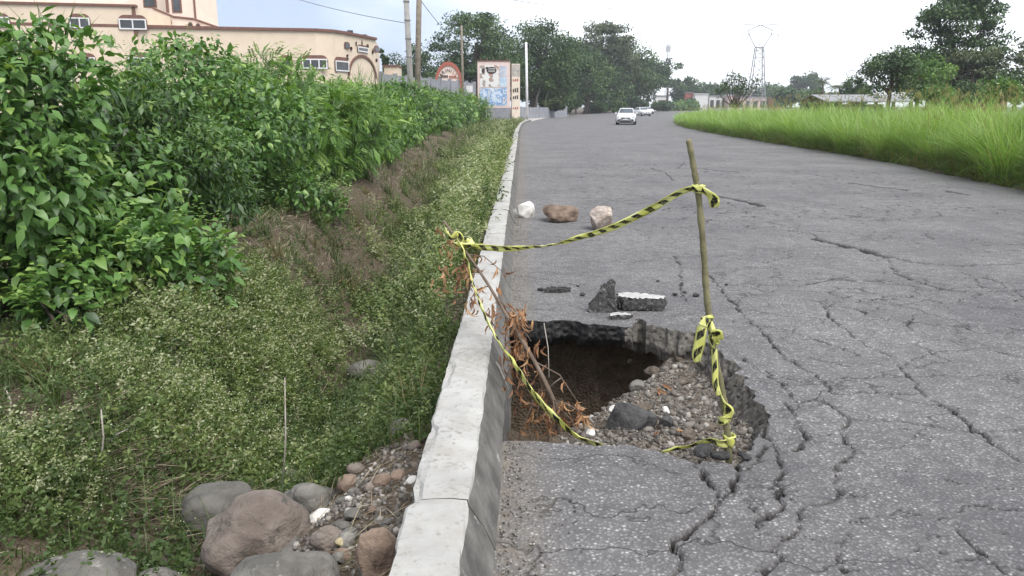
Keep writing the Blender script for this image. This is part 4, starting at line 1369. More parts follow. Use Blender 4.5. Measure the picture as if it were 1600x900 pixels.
# gravel between the boulders
n = 4200
x, y = rng.normal(-.8, .38, n), rng.normal(3.0, .95, n)
k = (x < XL(y) - .37) & (y > 1.7); x, y = x[k], y[k]
pebbles('gravel', 'loose gravel between the boulders and the kerb', np.stack([x, y, ground_z(x, y) + .004], 1), rng.uniform(.006, .022, len(x)), M_PEB, 1)
# grit along the foot of the kerb and scattered on the road
n = 1500
y = 1.7 * (14 / 1.7) ** rng.random(n); x = XL(y) + .01 + rng.exponential(.07, n)
k = poly_sd(HOLE, x, y) > .02; x, y = x[k], y[k]
n2 = 220
x2 = rng.uniform(0, 4, n2); y2 = rng.uniform(2.2, 10, n2); k = poly_sd(HOLE, x2, y2) > .02
x, y = np.append(x, x2[k]), np.append(y, y2[k])
pebbles('road_grit', 'grit and small chips of stone strewn along the kerb foot', np.stack([x, y, np.full(len(x), .004)], 1), rng.uniform(.002, .008, len(x)), M_PEB, 2)
# rubble in the pit
rub = []
while len(rub) < 5200:
    x, y = rng.uniform(.15, 1.75), rng.uniform(3.7, 5.6)
    ins = poly_sd(HOLE, np.array([x]), np.array([y]))[0]
    i = int((y - yP[0]) / .018); j = int((x - xP[0]) / .018)
    if ins < .03 and gravel[i, j] > rng.random() * .9:
        rub.append((x, y, PZ[i, j] + .004))
rub = np.array(rub)
pebbles('rubble', 'grey rubble and gravel sloping down inside the hole', rub, rng.uniform(.003, .012, len(rub)) * rng.choice([1, 1, 1, 1, 1, 1.7, 3.0], len(rub)), M_PEB, 3)

def pit_on(px, py, lift=0.0):
    """first point of the pit surface along a survey line"""
    d = ray(px, py)
    t = 3.5
    while t < 8:
        p = np.array([d[0] * t, d[1] * t, CAM_H + d[2] * t])
        if poly_sd(HOLE, np.array([p[0]]), np.array([p[1]]))[0] < .3 and p[2] <= pit_z(p[0], p[1]): break
        t += .01
    p[2] += lift
    return p

p = pit_on(982, 668)
put_rock('asphalt_chunk', 'large dark asphalt lump lying on the rubble inside the hole', 'asphalt chunk', (p[0], p[1], p[2] + .05), (.19, .13, .115), 61, pmat('asphalt_lump', (.03, .03, .031), (.075, .073, .072), 25, .85, .9, 60, .012), (.1, -.25, .2), 14, 'pieces of broken asphalt', 4, .2, .06, (.4, .72))
p = pit_on(1042, 668)
put_rock('asphalt_chunk', 'small dark asphalt splinter right of the large lump inside the hole', 'asphalt chunk', (p[0], p[1], p[2] + .03), (.045, .03, .055), 62, MATS['asphalt_lump'], (.2, .5, .2), 6, 'pieces of broken asphalt', 3)
for i, (px, py, r, mt, lab) in enumerate(((960, 645, .032, M_ROCK_WHITE, 'white angular stone behind the large asphalt lump in the hole'), (923, 680, .03, M_ROCK_WHITE, 'white stone at the left foot of the large asphalt lump'), (1040, 645, .028, M_ROCK_WHITE, 'pale stone above the asphalt splinter inside the hole'), (985, 566, .022, M_ROCK_PALE, 'pale stone stuck high in the back wall of the hole'), (995, 610, .05, M_ROCK_GREY, 'grey stone at the dark edge of the rubble slope'))):
    p = pit_on(px, py)
    put_rock('stone', lab, 'stone', (p[0], p[1], p[2] + r * .5), (r * 1.2, r, r), 70 + i, mt, (.3, .2, i), 5, 'stones inside the hole', 3)

M_CLOD = pmat('earth_clod', (.06, .048, .037), (.13, .106, .084), 12, .95, 1.0, 30, .02)
rngc = np.random.default_rng(77)
for i, (px, py, r) in enumerate(((1005, 640, .05), (1070, 600, .055), (1020, 585, .06), (1090, 640, .045), (1060, 560, .06), (1105, 668, .05), (945, 668, .04), (1075, 680, .05), (1140, 620, .045), (1035, 560, .045))):
    p = pit_on(px, py)
    put_rock('earth_clod', 'brown clod of collapsed earth on the rubble inside the hole', 'clod', (p[0], p[1], p[2] + r * .25), (r * rngc.uniform(.9, 1.5), r, r * .8), 200 + i, M_CLOD, (rngc.uniform(-.3, .3), rngc.uniform(-.3, .3), i), 9, 'clods of earth in the hole', 3, .25, .09)
# slabs of road surface thrown out at the back of the hole
M_SLAB = pmat('asphalt_slab_side', (.028, .027, .027), (.085, .082, .079), 26, .9, 1.0, 55, .02, c=(.17, .163, .155), cscale=34, cpos=.56)
def slab(name, label, outline, thick, mats, loc, rot, seed, paint=False):
    """irregular plate of asphalt: top face, broken sides"""
    rng = np.random.default_rng(seed)
    pts = []
    n0 = len(outline)
    for i in range(n0):
        a, b_ = np.array(outline[i]), np.array(outline[(i + 1) % n0])
        for t in np.linspace(0, 1, 8)[:-1]:
            pts.append(a + (b_ - a) * t + rng.normal(0, .006, 2))
    n = len(pts)
    V, F, mi = [], [], []
    rows = [(0, 1.0), (.12, 1.02), (.5, 1.03), (.85, .99), (1.0, .94)]
    c = np.mean(pts, 0)
    for d, s in rows:
        for p in pts:
            q = c + (p - c) * (s + rng.normal(0, .045) * (d > 0))
            V.append((q[0], q[1], -thick * d + rng.normal(0, .004)))
    for r in range(len(rows) - 1):
        for i in range(n):
            F.append((r * n + i, (r + 1) * n + i, (r + 1) * n + (i + 1) % n, r * n + (i + 1) % n)); mi.append(0)
    V.append((c[0], c[1], .006)); ct = len(V) - 1
    V.append((c[0], c[1], -thick)); cb = len(V) - 1
    for i in range(n):
        F.append((ct, i, (i + 1) % n)); mi.append(1)
        k = (len(rows) - 1) * n
        F.append((cb, k + (i + 1) % n, k + i)); mi.append(0)
    me = bpy.data.meshes.new(name)
    me.from_pydata(V, [], F)
    for m_ in mats: me.materials.append(m_)
    me.polygons.foreach_set('material_index', np.array(mi, dtype=np.int32))
    o = link(name, me, None, loc, rot)
    return tag(o, label, 'asphalt chunk', 'pieces of broken asphalt')
M_ROADPAINT = pmat('road_line_paint', (.28, .275, .267), (.40, .395, .387), 12, .85, .4, 40, .006, c=(.16, .155, .15), cscale=30, cpos=.6)
p = G(1005, 489)
slab('asphalt_slab', 'flat broken slab with white line paint on top, lying behind the hole', [(-.20, .0), (-.17, .14), (-.02, .17), (.15, .13), (.2, .05), (.17, -.05), (.0, -.06), (-.15, -.05)], .105, [M_SLAB, M_ROADPAINT], (p[0], p[1] + .1, .112), (-.03, .05, .05), 5)
p = G(945, 492)
slab('asphalt_slab', 'upright dark asphalt shard standing at the back edge of the hole', [(-.125, -.01), (-.12, .06), (-.07, .13), (-.02, .21), (.05, .265), (.085, .25), (.09, .1), (.115, -.01)], .075, [M_SLAB, M_SLAB], (p[0], p[1] + .06, .012), (1.38, .0, -.12), 6)
p = G(968, 497)
slab('asphalt_slab', 'thin pale plate of asphalt at the foot of the upright shard', [(-.09, -.05), (-.06, .05), (.05, .06), (.1, .0), (.07, -.05)], .03, [M_SLAB, M_ROADPAINT], (p[0], p[1], .034), (-.06, .04, .1), 7)
p = G(870, 456)
slab('asphalt_slab', 'small flat dark piece of asphalt between the kerb and the upright shard', [(-.11, -.02), (-.08, .05), (.0, .04), (.1, .03), (.12, -.02), (.02, -.05)], .035, [M_SLAB, M_TAR], (p[0], p[1], .036), (.03, .0, .15), 8)
crumbs = []
for px, py in ((845, 454), (910, 462), (1055, 462), (1087, 463), (1135, 446), (925, 480), (1028, 440), (1070, 458), (903, 448)):
    q = G(px, py); crumbs.append((q[0], q[1]))
cm = [rock_mesh('asphalt_crumb', (1, .8, .5), 90 + i, M_TAR, 2, 4, .2, .05) for i in range(3)]
for i, (x, y) in enumerate(crumbs):
    r = [.035, .03, .03, .035, .02, .025, .018, .02, .02][i]
    o = link('asphalt_crumb', cm[i % 3], None, (x, y, r * .4), (0, 0, i)); o.scale = (r, r, r)
    tag(o, 'black crumb of asphalt scattered on the road behind the hole', 'asphalt crumb', 'black crumbs behind the hole')
# loose black fragments along the cracks in front of the stake
for i, (px, py, r) in enumerate(((1128, 706, .05), (1163, 706, .035), (1100, 700, .06), (1138, 776, .022), (1124, 781, .018), (1207, 622, .03), (1190, 612, .03))):
    q = G(px, py)
    o = link('asphalt_crumb', cm[i % 3], None, (q[0], q[1], r * .25 - .03), (0, 0, i * 2.1)); o.scale = (r * 1.2, r, r)
    tag(o, 'loose fragment of asphalt at the crumbling front right edge of the hole', 'asphalt crumb', 'fragments at the front edge of the hole')

# ================================================================== stake with warning tape, branch
def tape_mat():
    m, N, L, bs = new_mat('warning_tape')
    uv = N.new('ShaderNodeUVMap')
    sx = N.new('ShaderNodeSeparateXYZ'); L.new(uv.outputs[0], sx.inputs[0])
    u, v = sx.outputs[0], sx.outputs[1]
    d = math_node(N, L, 'ADD', math_node(N, L, 'MULTIPLY', u, 11.0), math_node(N, L, 'MULTIPLY', v, .55))
    fr = math_node(N, L, 'FRACT', d)
    st = math_node(N, L, 'LESS_THAN', fr, .48)
    n1 = noise_node(N, L, uv.outputs[0], 26, 2, .5)
    mid = math_node(N, L, 'LESS_THAN', math_node(N, L, 'ABSOLUTE', math_node(N, L, 'SUBTRACT', v, .5)), .34)
    ink = math_node(N, L, 'MULTIPLY', math_node(N, L, 'MULTIPLY', st, mid), math_node(N, L, 'GREATER_THAN', n1.outputs['Fac'], .40))
    n2 = noise_node(N, L, uv.outputs[0], 5, 3, .5)
    yel = ramp(N, L, n2.outputs['Fac'], [(.35, (.60, .61, .10)), (.55, (.66, .67, .26)), (.7, (.68, .68, .5))]).outputs['Color']
    L.new(mixc(N, L, ink, yel, (.012, .012, .01)), bs.inputs['Base Color'])
    bs.inputs['Roughness'].default_value = .35
    tr = N.new('ShaderNodeBsdfTranslucent'); L.new(mixc(N, L, ink, yel, (.012, .012, .01)), tr.inputs['Color'])
    mx = N.new('ShaderNodeMixShader'); mx.inputs[0].default_value = .3
    L.new(bs.outputs[0], mx.inputs[1]); L.new(tr.outputs[0], mx.inputs[2]); L.new(mx.outputs[0], N['Material Output'].inputs['Surface'])
    return m
M_TAPE = tape_mat()

def catmull(pts, n=10):
    P = [np.array(p, float) for p in pts]
    P = [2 * P[0] - P[1]] + P + [2 * P[-1] - P[-2]]
    out = []
    for i in range(1, len(P) - 2):
        for k in range(n):
            t = k / n
            a, b_, c, d = P[i - 1], P[i], P[i + 1], P[i + 2]
            out.append(.5 * ((2 * b_) + (-a + c) * t + (2 * a - 5 * b_ + 4 * c - d) * t * t + (-a + 3 * b_ - 3 * c + d) * t ** 3))
    out.append(P[-2])
    return np.array(out)

def ribbon(name, pts, width, twist, parent=None, n=10, crumple=.006, seed=0, u0=0.0):
    """strip of plastic tape along pts; twist: angle of its width direction from vertical, per point"""
    C = catmull(pts, n)
    tw = np.interp(np.linspace(0, 1, len(C)), np.linspace(0, 1, len(twist)), twist)
    width = [q * 1.05 for q in width] if hasattr(width, '__len__') else width * .95
    wd = np.interp(np.linspace(0, 1, len(C)), np.linspace(0, 1, len(width)), width) if hasattr(width, '__len__') else np.full(len(C), width)
    V, UV = [], []
    L_ = np.append(0, np.cumsum(np.linalg.norm(np.diff(C, axis=0), axis=1)))
    m = 5
    for i, c in enumerate(C):
        d = norm(C[min(i + 1, len(C) - 1)] - C[max(i - 1, 0)])
        up = np.array([0, 0, 1.0])
        if abs(d @ up) > .92: up = np.array([1.0, 0, 0])
        s = norm(np.cross(d, up)); w0 = np.cross(s, d)
        wv = w0 * math.cos(tw[i]) + s * math.sin(tw[i])
        nv = np.cross(d, wv)
        for k in range(m):
            q = k / (m - 1) - .5
            cr = (mnoise.noise(Vector((L_[i] * 18 + seed, q * 3, seed))) ) * crumple * 1.6 + math.sin(q * 3.1 * 2 + L_[i] * 14) * crumple
            V.append(c + wv * q * wd[i] + nv * cr)
            UV.append((L_[i] + u0, k / (m - 1)))
    F = [(i * m + k, i * m + k + 1, (i + 1) * m + k + 1, (i + 1) * m + k) for i in range(len(C) - 1) for k in range(m - 1)]
    me = np_mesh(name, np.array(V), np.array(F), M_TAPE, smooth=True, uv=np.array(UV))
    o = link(name, me, parent)
    md = o.modifiers.new('thick', 'SOLIDIFY'); md.thickness = .0012
    return o

# the stake, driven into the front right corner of the hole
STK = [at(1142, 716, 3.72), at(1134, 650, 3.74), at(1118, 560, 3.77), at(1106, 480, 3.79), at(1100, 400, 3.81), at(1092, 310, 3.83), at(1084, 262, 3.84), at(1076, 219, 3.85)]
STK[0] = STK[0] + np.array([0.01, -.005, -.22])
M_STICK = pmat('stake_bark', (.085, .082, .04), (.17, .155, .085), 14, .8, .6, 40, .008, c=(.10, .07, .045), cscale=22, cpos=.6)
stake = thing('wooden_stake', 'thin crooked green-brown stick standing upright in the corner of the hole', 'stick', tuple(STK[0]))
C = catmull(STK, 14) - STK[0]
rad = np.linspace(.0185, .0135, len(C)) * (1 + .07 * np.sin(np.arange(len(C)) * .9) + np.where(np.arange(len(C)) % 16 < 2, .12, 0))
mb = MB(); mb.tube(C, list(rad), 12); mb.build('shaft', M_STICK, stake, smooth=True)
mb = MB(); mb.tube([C[-1] - [0, 0, .001], C[-1] + np.array([0, 0, .004])], [.0125, .010], 12); mb.build('cut_end', pmat('cut_wood', (.16, .12, .08), (.28, .22, .15), 30, .9, .3), stake)

def wrap(name, c, r, w, turns, parent, seed=0, tilt=0.0, drop=0.0):
    n = int(turns * 10) + 1
    pts = []
    rg = random.Random(seed)
    for i in range(n):
        a = 2 * math.pi * i / 10
        q = r * rg.uniform(.95, 1.35)
        pts.append((c[0] + q * math.cos(a), c[1] + q * math.sin(a), c[2] + tilt * math.cos(a + 1) * r - drop * i / n + rg.uniform(-.004, .004)))
    return ribbon(name, pts, w, [rg.uniform(-.3, .3) for _ in range(6)], parent, 3, .003, seed)

def spot(px, py, Y): return at(px, py, Y)
# span from the branch to the stake, with its knot
KNOT_B = spot(722, 380, 5.1)
tp = thing('warning_tape', 'yellow and black tape strung high from the branch across to the stick', 'tape', tuple(KNOT_B), 0, 'strips of yellow warning tape')
L0 = KNOT_B
pts = [KNOT_B, spot(752, 386, 5.0), spot(800, 388, 4.85), spot(850, 384, 4.65), spot(900, 373, 4.45), spot(960, 354, 4.22), spot(1020, 325, 4.02), spot(1062, 301, 3.9), spot(1090, 292, 3.81)]
ribbon('strip', [np.array(q) - L0 for q in pts], [.026, .042, .036, .018, .029, .033, .035, .03, .022], [.8, .2, .3, 1.3, .5, .2, .4, .3, .2], tp, 14, .005, 1)
c = spot(1091, 295, 3.83) - L0
wrap('knot', c, .021, .04, 2.3, tp, 3)
ribbon('loose_end', [c + np.array([.01, -.025, 0]), c + np.array([.045, -.03, -.02]), c + np.array([.07, -.03, -.05]), c + np.array([.078, -.02, -.085])], [.03, .045, .05, .04], [.3, .9, .5, .1], tp, 8, .004, 4)
kb = [np.array(q) - L0 for q in (spot(697, 358, 5.16), spot(706, 372, 5.1), spot(716, 366, 5.08), spot(724, 384, 5.08), spot(735, 380, 5.05), spot(728, 372, 5.1), spot(712, 382, 5.07), spot(742, 384, 5.03))]
ribbon('knot', kb, .045, [.2, 1.0, .4, 1.3, .2, .9], tp, 8, .01, 5)

# span running down from the branch to the front edge of the hole
tp2 = thing('warning_tape', 'yellow and black tape slanting down from the branch over the kerb into the hole', 'tape', tuple(KNOT_B), 0, 'strips of yellow warning tape')
pts = [spot(716, 374, 5.06), spot(730, 410, 4.95), spot(742, 450, 4.8), spot(752, 480, 4.65), spot(775, 525, 4.5), spot(800, 565, 4.35), spot(826, 603, 4.22), spot(852, 637, 4.1), spot(882, 667, 4.0), spot(905, 683, 3.93), spot(930, 692, 3.9), spot(938, 698, 3.93)]
ribbon('strip', [np.array(q) - L0 for q in pts], [.035, .03, .04, .03, .035, .045, .05, .055, .05, .035, .035, .03], [.4, .2, .5, .2, .5, .3, .2, .1, .3, .6, .5, .6], tp2, 12, .005, 7)

# tape along the front edge to the foot of the stake
tp3 = thing('warning_tape', 'short yellow and black tape lying along the hole edge to the foot of the stick', 'tape', tuple(spot(1138, 690, 3.72)), 0, 'strips of yellow warning tape')
L3 = spot(1138, 690, 3.72)
pts = [spot(1035, 706, 3.86), spot(1060, 701, 3.82), spot(1085, 695, 3.79), spot(1108, 688, 3.76), spot(1126, 692, 3.72), spot(1136, 692, 3.71)]
ribbon('strip', [np.array(q) - L3 for q in pts], [.02, .03, .035, .035, .04, .045], [1.2, .7, 1.0, .6, .3, .1], tp3, 10, .006, 9)
wrap('band', spot(1139, 689, 3.735) - L3, .023, .075, 1.6, tp3, 11)
# tapes knotted round the stake lower down
tp4 = thing('warning_tape', 'crumpled yellow tape with two hanging ends tied round the middle of the stick', 'tape', tuple(spot(1107, 495, 3.78)), 0, 'strips of yellow warning tape')
L4 = spot(1107, 495, 3.78)
wrap('loop', spot(1106, 497, 3.785) - L4, .024, .02, 1.5, tp4, 12, .4)
ribbon('hanging_end', [np.array(q) - L4 for q in (spot(1106, 497, 3.75), spot(1097, 512, 3.74), spot(1093, 535, 3.74), spot(1089, 555, 3.745), spot(1090, 566, 3.75))], [.03, .045, .05, .045, .03], [.5, .3, .5, .2, .3], tp4, 10, .006, 13)
ribbon('bow', [np.array(q) - L4 for q in (spot(1108, 503, 3.74), spot(1113, 520, 3.73), spot(1122, 518, 3.72), spot(1120, 530, 3.73), spot(1112, 525, 3.72), spot(1117, 542, 3.74))], [.03, .045, .05, .05, .04, .03], [.2, .8, 1.2, .5, 1.0, .3], tp4, 10, .008, 14)
ribbon('hanging_end', [np.array(q) - L4 for q in (spot(1116, 545, 3.74), spot(1117, 575, 3.73), spot(1118, 600, 3.72), spot(1124, 618, 3.715)) ], [.025, .03, .03, .025], [.3, .6, .4, .3], tp4, 10, .005, 15)
tp5 = thing('warning_tape', 'tight twist of yellow tape low on the stick above the rubble', 'tape', tuple(spot(1133, 655, 3.74)), 0, 'strips of yellow warning tape')
L5 = spot(1133, 655, 3.74)
wrap('knot', spot(1132, 656, 3.74) - L5, .024, .04, 2.2, tp5, 16, .5)
ribbon('strip', [np.array(q) - L5 for q in (spot(1126, 615, 3.74), spot(1133, 630, 3.71), spot(1139, 642, 3.71), spot(1136, 652, 3.71))], [.02, .03, .045, .04], [.3, .8, .4, .3], tp5, 8, .005, 17)

# broken branch with withered leaves, propped over the kerb
M_DRY = leafmat('withered_leaf', [(0, (.10, .05, .03)), (.4, (.21, .105, .058)), (.75, (.34, .18, .09)), (1, (.46, .29, .15))], .25, .75, (1.2, .9, .6))
M_TWIG = pmat('dry_twig', (.085, .06, .045), (.17, .13, .10), 12, .9, .5, 30, .01)
BR = [spot(693, 345, 5.2), spot(722, 385, 5.08), spot(760, 440, 4.85), spot(790, 490, 4.65), spot(812, 525, 4.5), spot(838, 570, 4.38), spot(860, 615, 4.3), spot(872, 650, 4.3), spot(870, 690, 4.35)]
branch = thing('dry_branch', 'broken branch with withered orange leaves propped over the kerb into the hole', 'branch', tuple(BR[-1]))
B0 = BR[-1]
C = catmull([q - B0 for q in BR], 8)
mb = MB(); mb.tube(C, list(np.linspace(.007, .016, len(C))), 7); stem = mb.build('main_stem', M_TWIG, branch, smooth=True)
rngb = np.random.default_rng(21)
P, D, Sz, Tn = [], [], [], []
for i in range(26):
    t = rngb.uniform(.12, .98); c = C[int(t * (len(C) - 1))]
    d = norm(rngb.normal(size=3) * np.array([.8, .6, .5]) + np.array([-.1, 0, -.5]))
    l = rngb.uniform(.12, .34) * (1.0 if t < .85 else .7)
    pts = [c, c + d * l * .5 + rngb.normal(0, .015, 3), c + d * l + np.array([0, 0, -l * .35])]
    mb = MB(); mb.tube(pts, [.0045, .0035, .002], 5); mb.build('twig', M_TWIG, branch)
    k = rngb.integers(7, 15)
    for _ in range(k):
        q = catmull(pts, 4)[rngb.integers(2, 9)]
        P.append(q + rngb.normal(0, .012, 3)); D.append(norm(rngb.normal(size=3) * .6 + np.array([0, 0, -1.0]))); Sz.append(rngb.uniform(.03, .085)); Tn.append(np.clip(rngb.normal(.62, .25), 0, 1))
# dense clusters where the photograph shows them
for px, py, Y, nn, sx, sz in ((700, 400, 5.1, 9, .03, .05), (728, 420, 4.98, 9, .03, .06), (745, 470, 4.8, 16, .035, .07), (770, 470, 4.72, 22, .04, .07), (812, 492, 4.5, 34, .03, .045), (800, 540, 4.5, 26, .04, .08), (812, 590, 4.42, 22, .035, .09), (835, 560, 4.42, 10, .03, .07), (845, 645, 4.36, 12, .06, .05), (690, 360, 5.15, 3, .02, .02), (690, 435, 5.0, 5, .03, .04)):
    c = spot(px, py, Y) - B0
    for _ in range(nn):
        P.append(c + rngb.normal(0, 1, 3) * np.array([sx, sx, sz])); D.append(norm(rngb.normal(size=3) * .5 + np.array([0, 0, -1.0]))); Sz.append(rngb.uniform(.03, .085)); Tn.append(np.clip(rngb.normal(.72 if py < 520 else .55, .22), 0, 1))
P, D, Sz, Tn = np.array(P), np.array(D), np.array(Sz), np.array(Tn)
Rf = frames(D, rand_dir(len(P), rngb))
dm = [np_mesh('withered_leaf', LEAF_V * [1, .42, 2.6], LEAF_F, M_DRY, tint=np.full(len(LEAF_V), v), smooth=True) for v in (.15, .4, .62, .9)]
order = np.argsort(-Sz)
for i in order[:290]:
    o = link('withered_leaf', dm[int(np.clip(Tn[i] * 4, 0, 3))], branch)
    R_ = Rf[i]
    o.matrix_basis = Matrix(((R_[0][0], R_[0][1], R_[0][2], P[i][0]), (R_[1][0], R_[1][1], R_[1][2], P[i][1]), (R_[2][0], R_[2][1], R_[2][2], P[i][2]), (0, 0, 0, 1))) @ Matrix.Scale(Sz[i], 4)
rest = order[290:]
if len(rest):
    V, F, T = instance(LEAF_V * np.array([1, .42, 2.6]), LEAF_F, P[rest], Rf[rest], Sz[rest], Tn[rest])
    tag(link('withered_leaves', np_mesh('withered_leaves', V, F, M_DRY, tint=T, smooth=True), branch), kind='stuff')
# bare roots and twigs in the left of the hole
for i, (a_, b_, lab) in enumerate((((760, 545, 4.75), (795, 610, 4.55), 'pale bare stick leaning on the kerb face left of the branch'), ((855, 608, 4.35), (876, 591, 4.3), 'short pale twig poking out into the dark of the hole'), ((850, 505, 5.0), (858, 590, 4.75), 'thin root hanging from the slab at the back of the hole'))):
    A, Bq = spot(*a_), spot(*b_)
    md_ = (A + Bq) / 2 + np.array([.01, 0, .012])
    mb = MB(); mb.tube([(0, 0, 0), md_ - A, Bq - A], [.008, .007, .004] if i == 0 else [.0035, .003, .002], 6)
    o = mb.build('twig', pmat('pale_twig', (.24, .21, .18), (.36, .33, .29), 14, .9, .4), None, tuple(A), smooth=True)
    tag(o, lab, 'twig')
for i, (px, py, lab, s, nn) in enumerate(((1028, 612, 'withered orange leaf cluster lying high on the rubble in the hole', .09, 6), (1030, 680, 'withered reddish leaves at the front of the rubble beside the lump', .06, 7), (852, 548, 'single withered orange leaf hanging on the root in the hole', .07, 2))):
    p = pit_on(px, py) if i < 2 else spot(px, py, 4.85)
    t = thing('dead_leaves', lab, 'leaves', tuple(p), 0, 'withered leaves fallen in the hole')
    for k in range(nn):
        o = link('withered_leaf', dm[(k + 1) % 4], t)
        d = norm(rngb.normal(size=3) * np.array([1, 1, .3]) + np.array([.2, -.6, -.1 if i < 2 else -1]))
        R_ = frames(d[None], norm(rngb.normal(size=(1, 3)) * .4 + np.array([[0, 0, 1.0]])))[0]
        q = rngb.normal(0, .025, 3) * np.array([1, 1, .3]) + np.array([0, 0, .025])
        o.matrix_basis = Matrix(((R_[0][0], R_[0][1], R_[0][2], q[0]), (R_[1][0], R_[1][1], R_[1][2], q[1]), (R_[2][0], R_[2][1], R_[2][2], q[2]), (0, 0, 0, 1))) @ Matrix.Scale(s * rngb.uniform(.7, 1.2), 4)
# dead stalks in the weeds
for i, (a_, b_, zz, lab) in enumerate((((155, 735), (158, 640), .35, 'upright dry stalk standing in the weeds at lower left'), ((155, 715), (200, 670), .18, 'dry stalk slanting right from the foot of the upright one'), ((430, 672), (445, 590), .3, 'curved dry stalk rising from the straw behind the boulders'), ((20, 690), (10, 610), .25, 'thin dry stalk near the left edge of the picture'), ((330, 322), (368, 350), .25, 'bent bare twig sticking out of the hedge over the bare patch'))):
    A = G(a_[0], a_[1], -.25); A[2] = float(ground_z(A[0], A[1]))
    Bq = at(b_[0], b_[1], A[1] + .04)
    md_ = (A + Bq) / 2 + np.array([.02, 0, .02])
    mb = MB(); mb.tube([(0, 0, -.03), md_ - A, Bq - A], [.006, .005, .003], 6)
    o = mb.build('dry_stalk', MATS['pale_twig'], None, tuple(A), smooth=True)
    tag(o, lab, 'stalk', 'dry stalks in the weeds')

# ================================================================== pale hotel building behind the hedge
M_PEACH = pmat('peach_render', (.56, .465, .36), (.61, .515, .405), 1.2, .9, .15, 30, .004)
M_PEACH_PALE = pmat('peach_render_pale', (.60, .50, .43), (.66, .56, .49), 1.0, .9, .1, 30, .004)
M_TRIM = pmat('brown_trim', (.12, .06, .045), (.17, .09, .07), 6, .8, .2)
M_TRIM_RED = pmat('red_trim', (.28, .085, .06), (.36, .12, .085), 6, .8, .2)
M_FRAME_W = pmat('white_window_frame', (.55, .55, .55), (.68, .68, .68), 4, .5, 0)
M_LETTER = pmat('dark_letter', (.03, .02, .018), (.06, .04, .035), 8, .7, 0)
def glass_mat(name, c, rough=.12):
    m, N, L, bs = new_mat(name)
    geo = N.new('ShaderNodeNewGeometry')
    n1 = noise_node(N, L, geo.outputs['Position'], 1.4, 3, .5)
    L.new(ramp(N, L, n1.outputs['Fac'], [(.35, c), (.7, (c[0] * 1.9, c[1] * 1.9, c[2] * 1.9))]).outputs['Color'], bs.inputs['Base Color'])
    bs.inputs['Roughness'].default_value = rough
    bs.inputs['Specular IOR Level'].default_value = .6
    return m
M_GLASS = glass_mat('dark_window_glass', (.022, .026, .032))

def arc_rect(w, h, r, n=5):
    """outline with rounded upper corners"""
    pts = [(-w / 2, 0), (w / 2, 0)]
    for i in range(n + 1):
        a = math.pi / 2 * i / n
        pts.append((w / 2 - r + r * math.cos(a), h - r + r * math.sin(a)))
    for i in range(n + 1):
        a = math.pi / 2 + math.pi / 2 * i / n
        pts.append((-w / 2 + r + r * math.cos(a), h - r + r * math.sin(a)))
    return pts

def ring(mb, outline, t, y0, y1, mi=0):
    """frame of width t inside an outline in the xz plane"""
    P = np.array(outline); c = P.mean(0)
    ext = (P.max(0) - P.min(0)) / 2
    I = c + (P - c) * (1 - t / np.maximum(ext, 1e-6))
    n = len(P)
    vs = [(p[0], y0, p[1]) for p in P] + [(p[0], y0, p[1]) for p in I] + [(p[0], y1, p[1]) for p in P] + [(p[0], y1, p[1]) for p in I]
    fs = []
    for i in range(n):
        j = (i + 1) % n
        fs += [(i, j, n + j, n + i), (2 * n + i, 3 * n + i, 3 * n + j, 2 * n + j), (i, 2 * n + i, 2 * n + j, j), (n + i, n + j, 3 * n + j, 3 * n + i)]
    mb.add(vs, fs, mi)

def arched_window(parent, x, z, w, h, wall, mull=2, rz=0.0, r=None):
    """window on a wall facing -y at local point; parts: window > surround, pane, bars"""
    r = r or min(.45, w * .3)
    mb = MB(); mb.prism(arc_rect(w, h, r), 'y', -.05, .02)
    o = mb.build('window', M_TRIM, parent, (wall[0] + x * math.cos(rz), wall[1] + x * math.sin(rz), z)); o.rotation_euler = (0, 0, rz)
    gh = h * .74
    if w < 1.15:
        mb = MB(); mb.box(-w * .36, w * .36, -.075, -.052, h * .12, h * .8); mb.build('pane', M_GLASS, o)
        return o
    mb = MB(); mb.box(-w * .45, w * .45, -.075, -.052, .06, gh); mb.build('pane', M_GLASS, o)
    mb = MB()
    t = min(.09, w * .06)
    mb.box(-w * .47, w * .47, -.11, -.077, gh - t, gh); mb.box(-w * .47, w * .47, -.11, -.077, .02, .02 + t)
    mb.box(-w * .47, -w * .47 + t, -.108, -.079, .11, gh - t); mb.box(w * .47 - t, w * .47, -.108, -.079, .11, gh - t)
    for k in range(1, mull):
        xx = -w * .47 + w * .94 * k / mull
        mb.box(xx - t * .45, xx + t * .45, -.106, -.08, .11, gh - t)
    mb.build('window_frame', M_FRAME_W, o)
    return o

HB = (-14.4, 62.2, 0.0)
hotel = thing('hotel_building', 'peach rendered two-storey building with arched windows behind the hedge', 'building', HB)
def rel(p): return np.array(p, float) - np.array(HB)
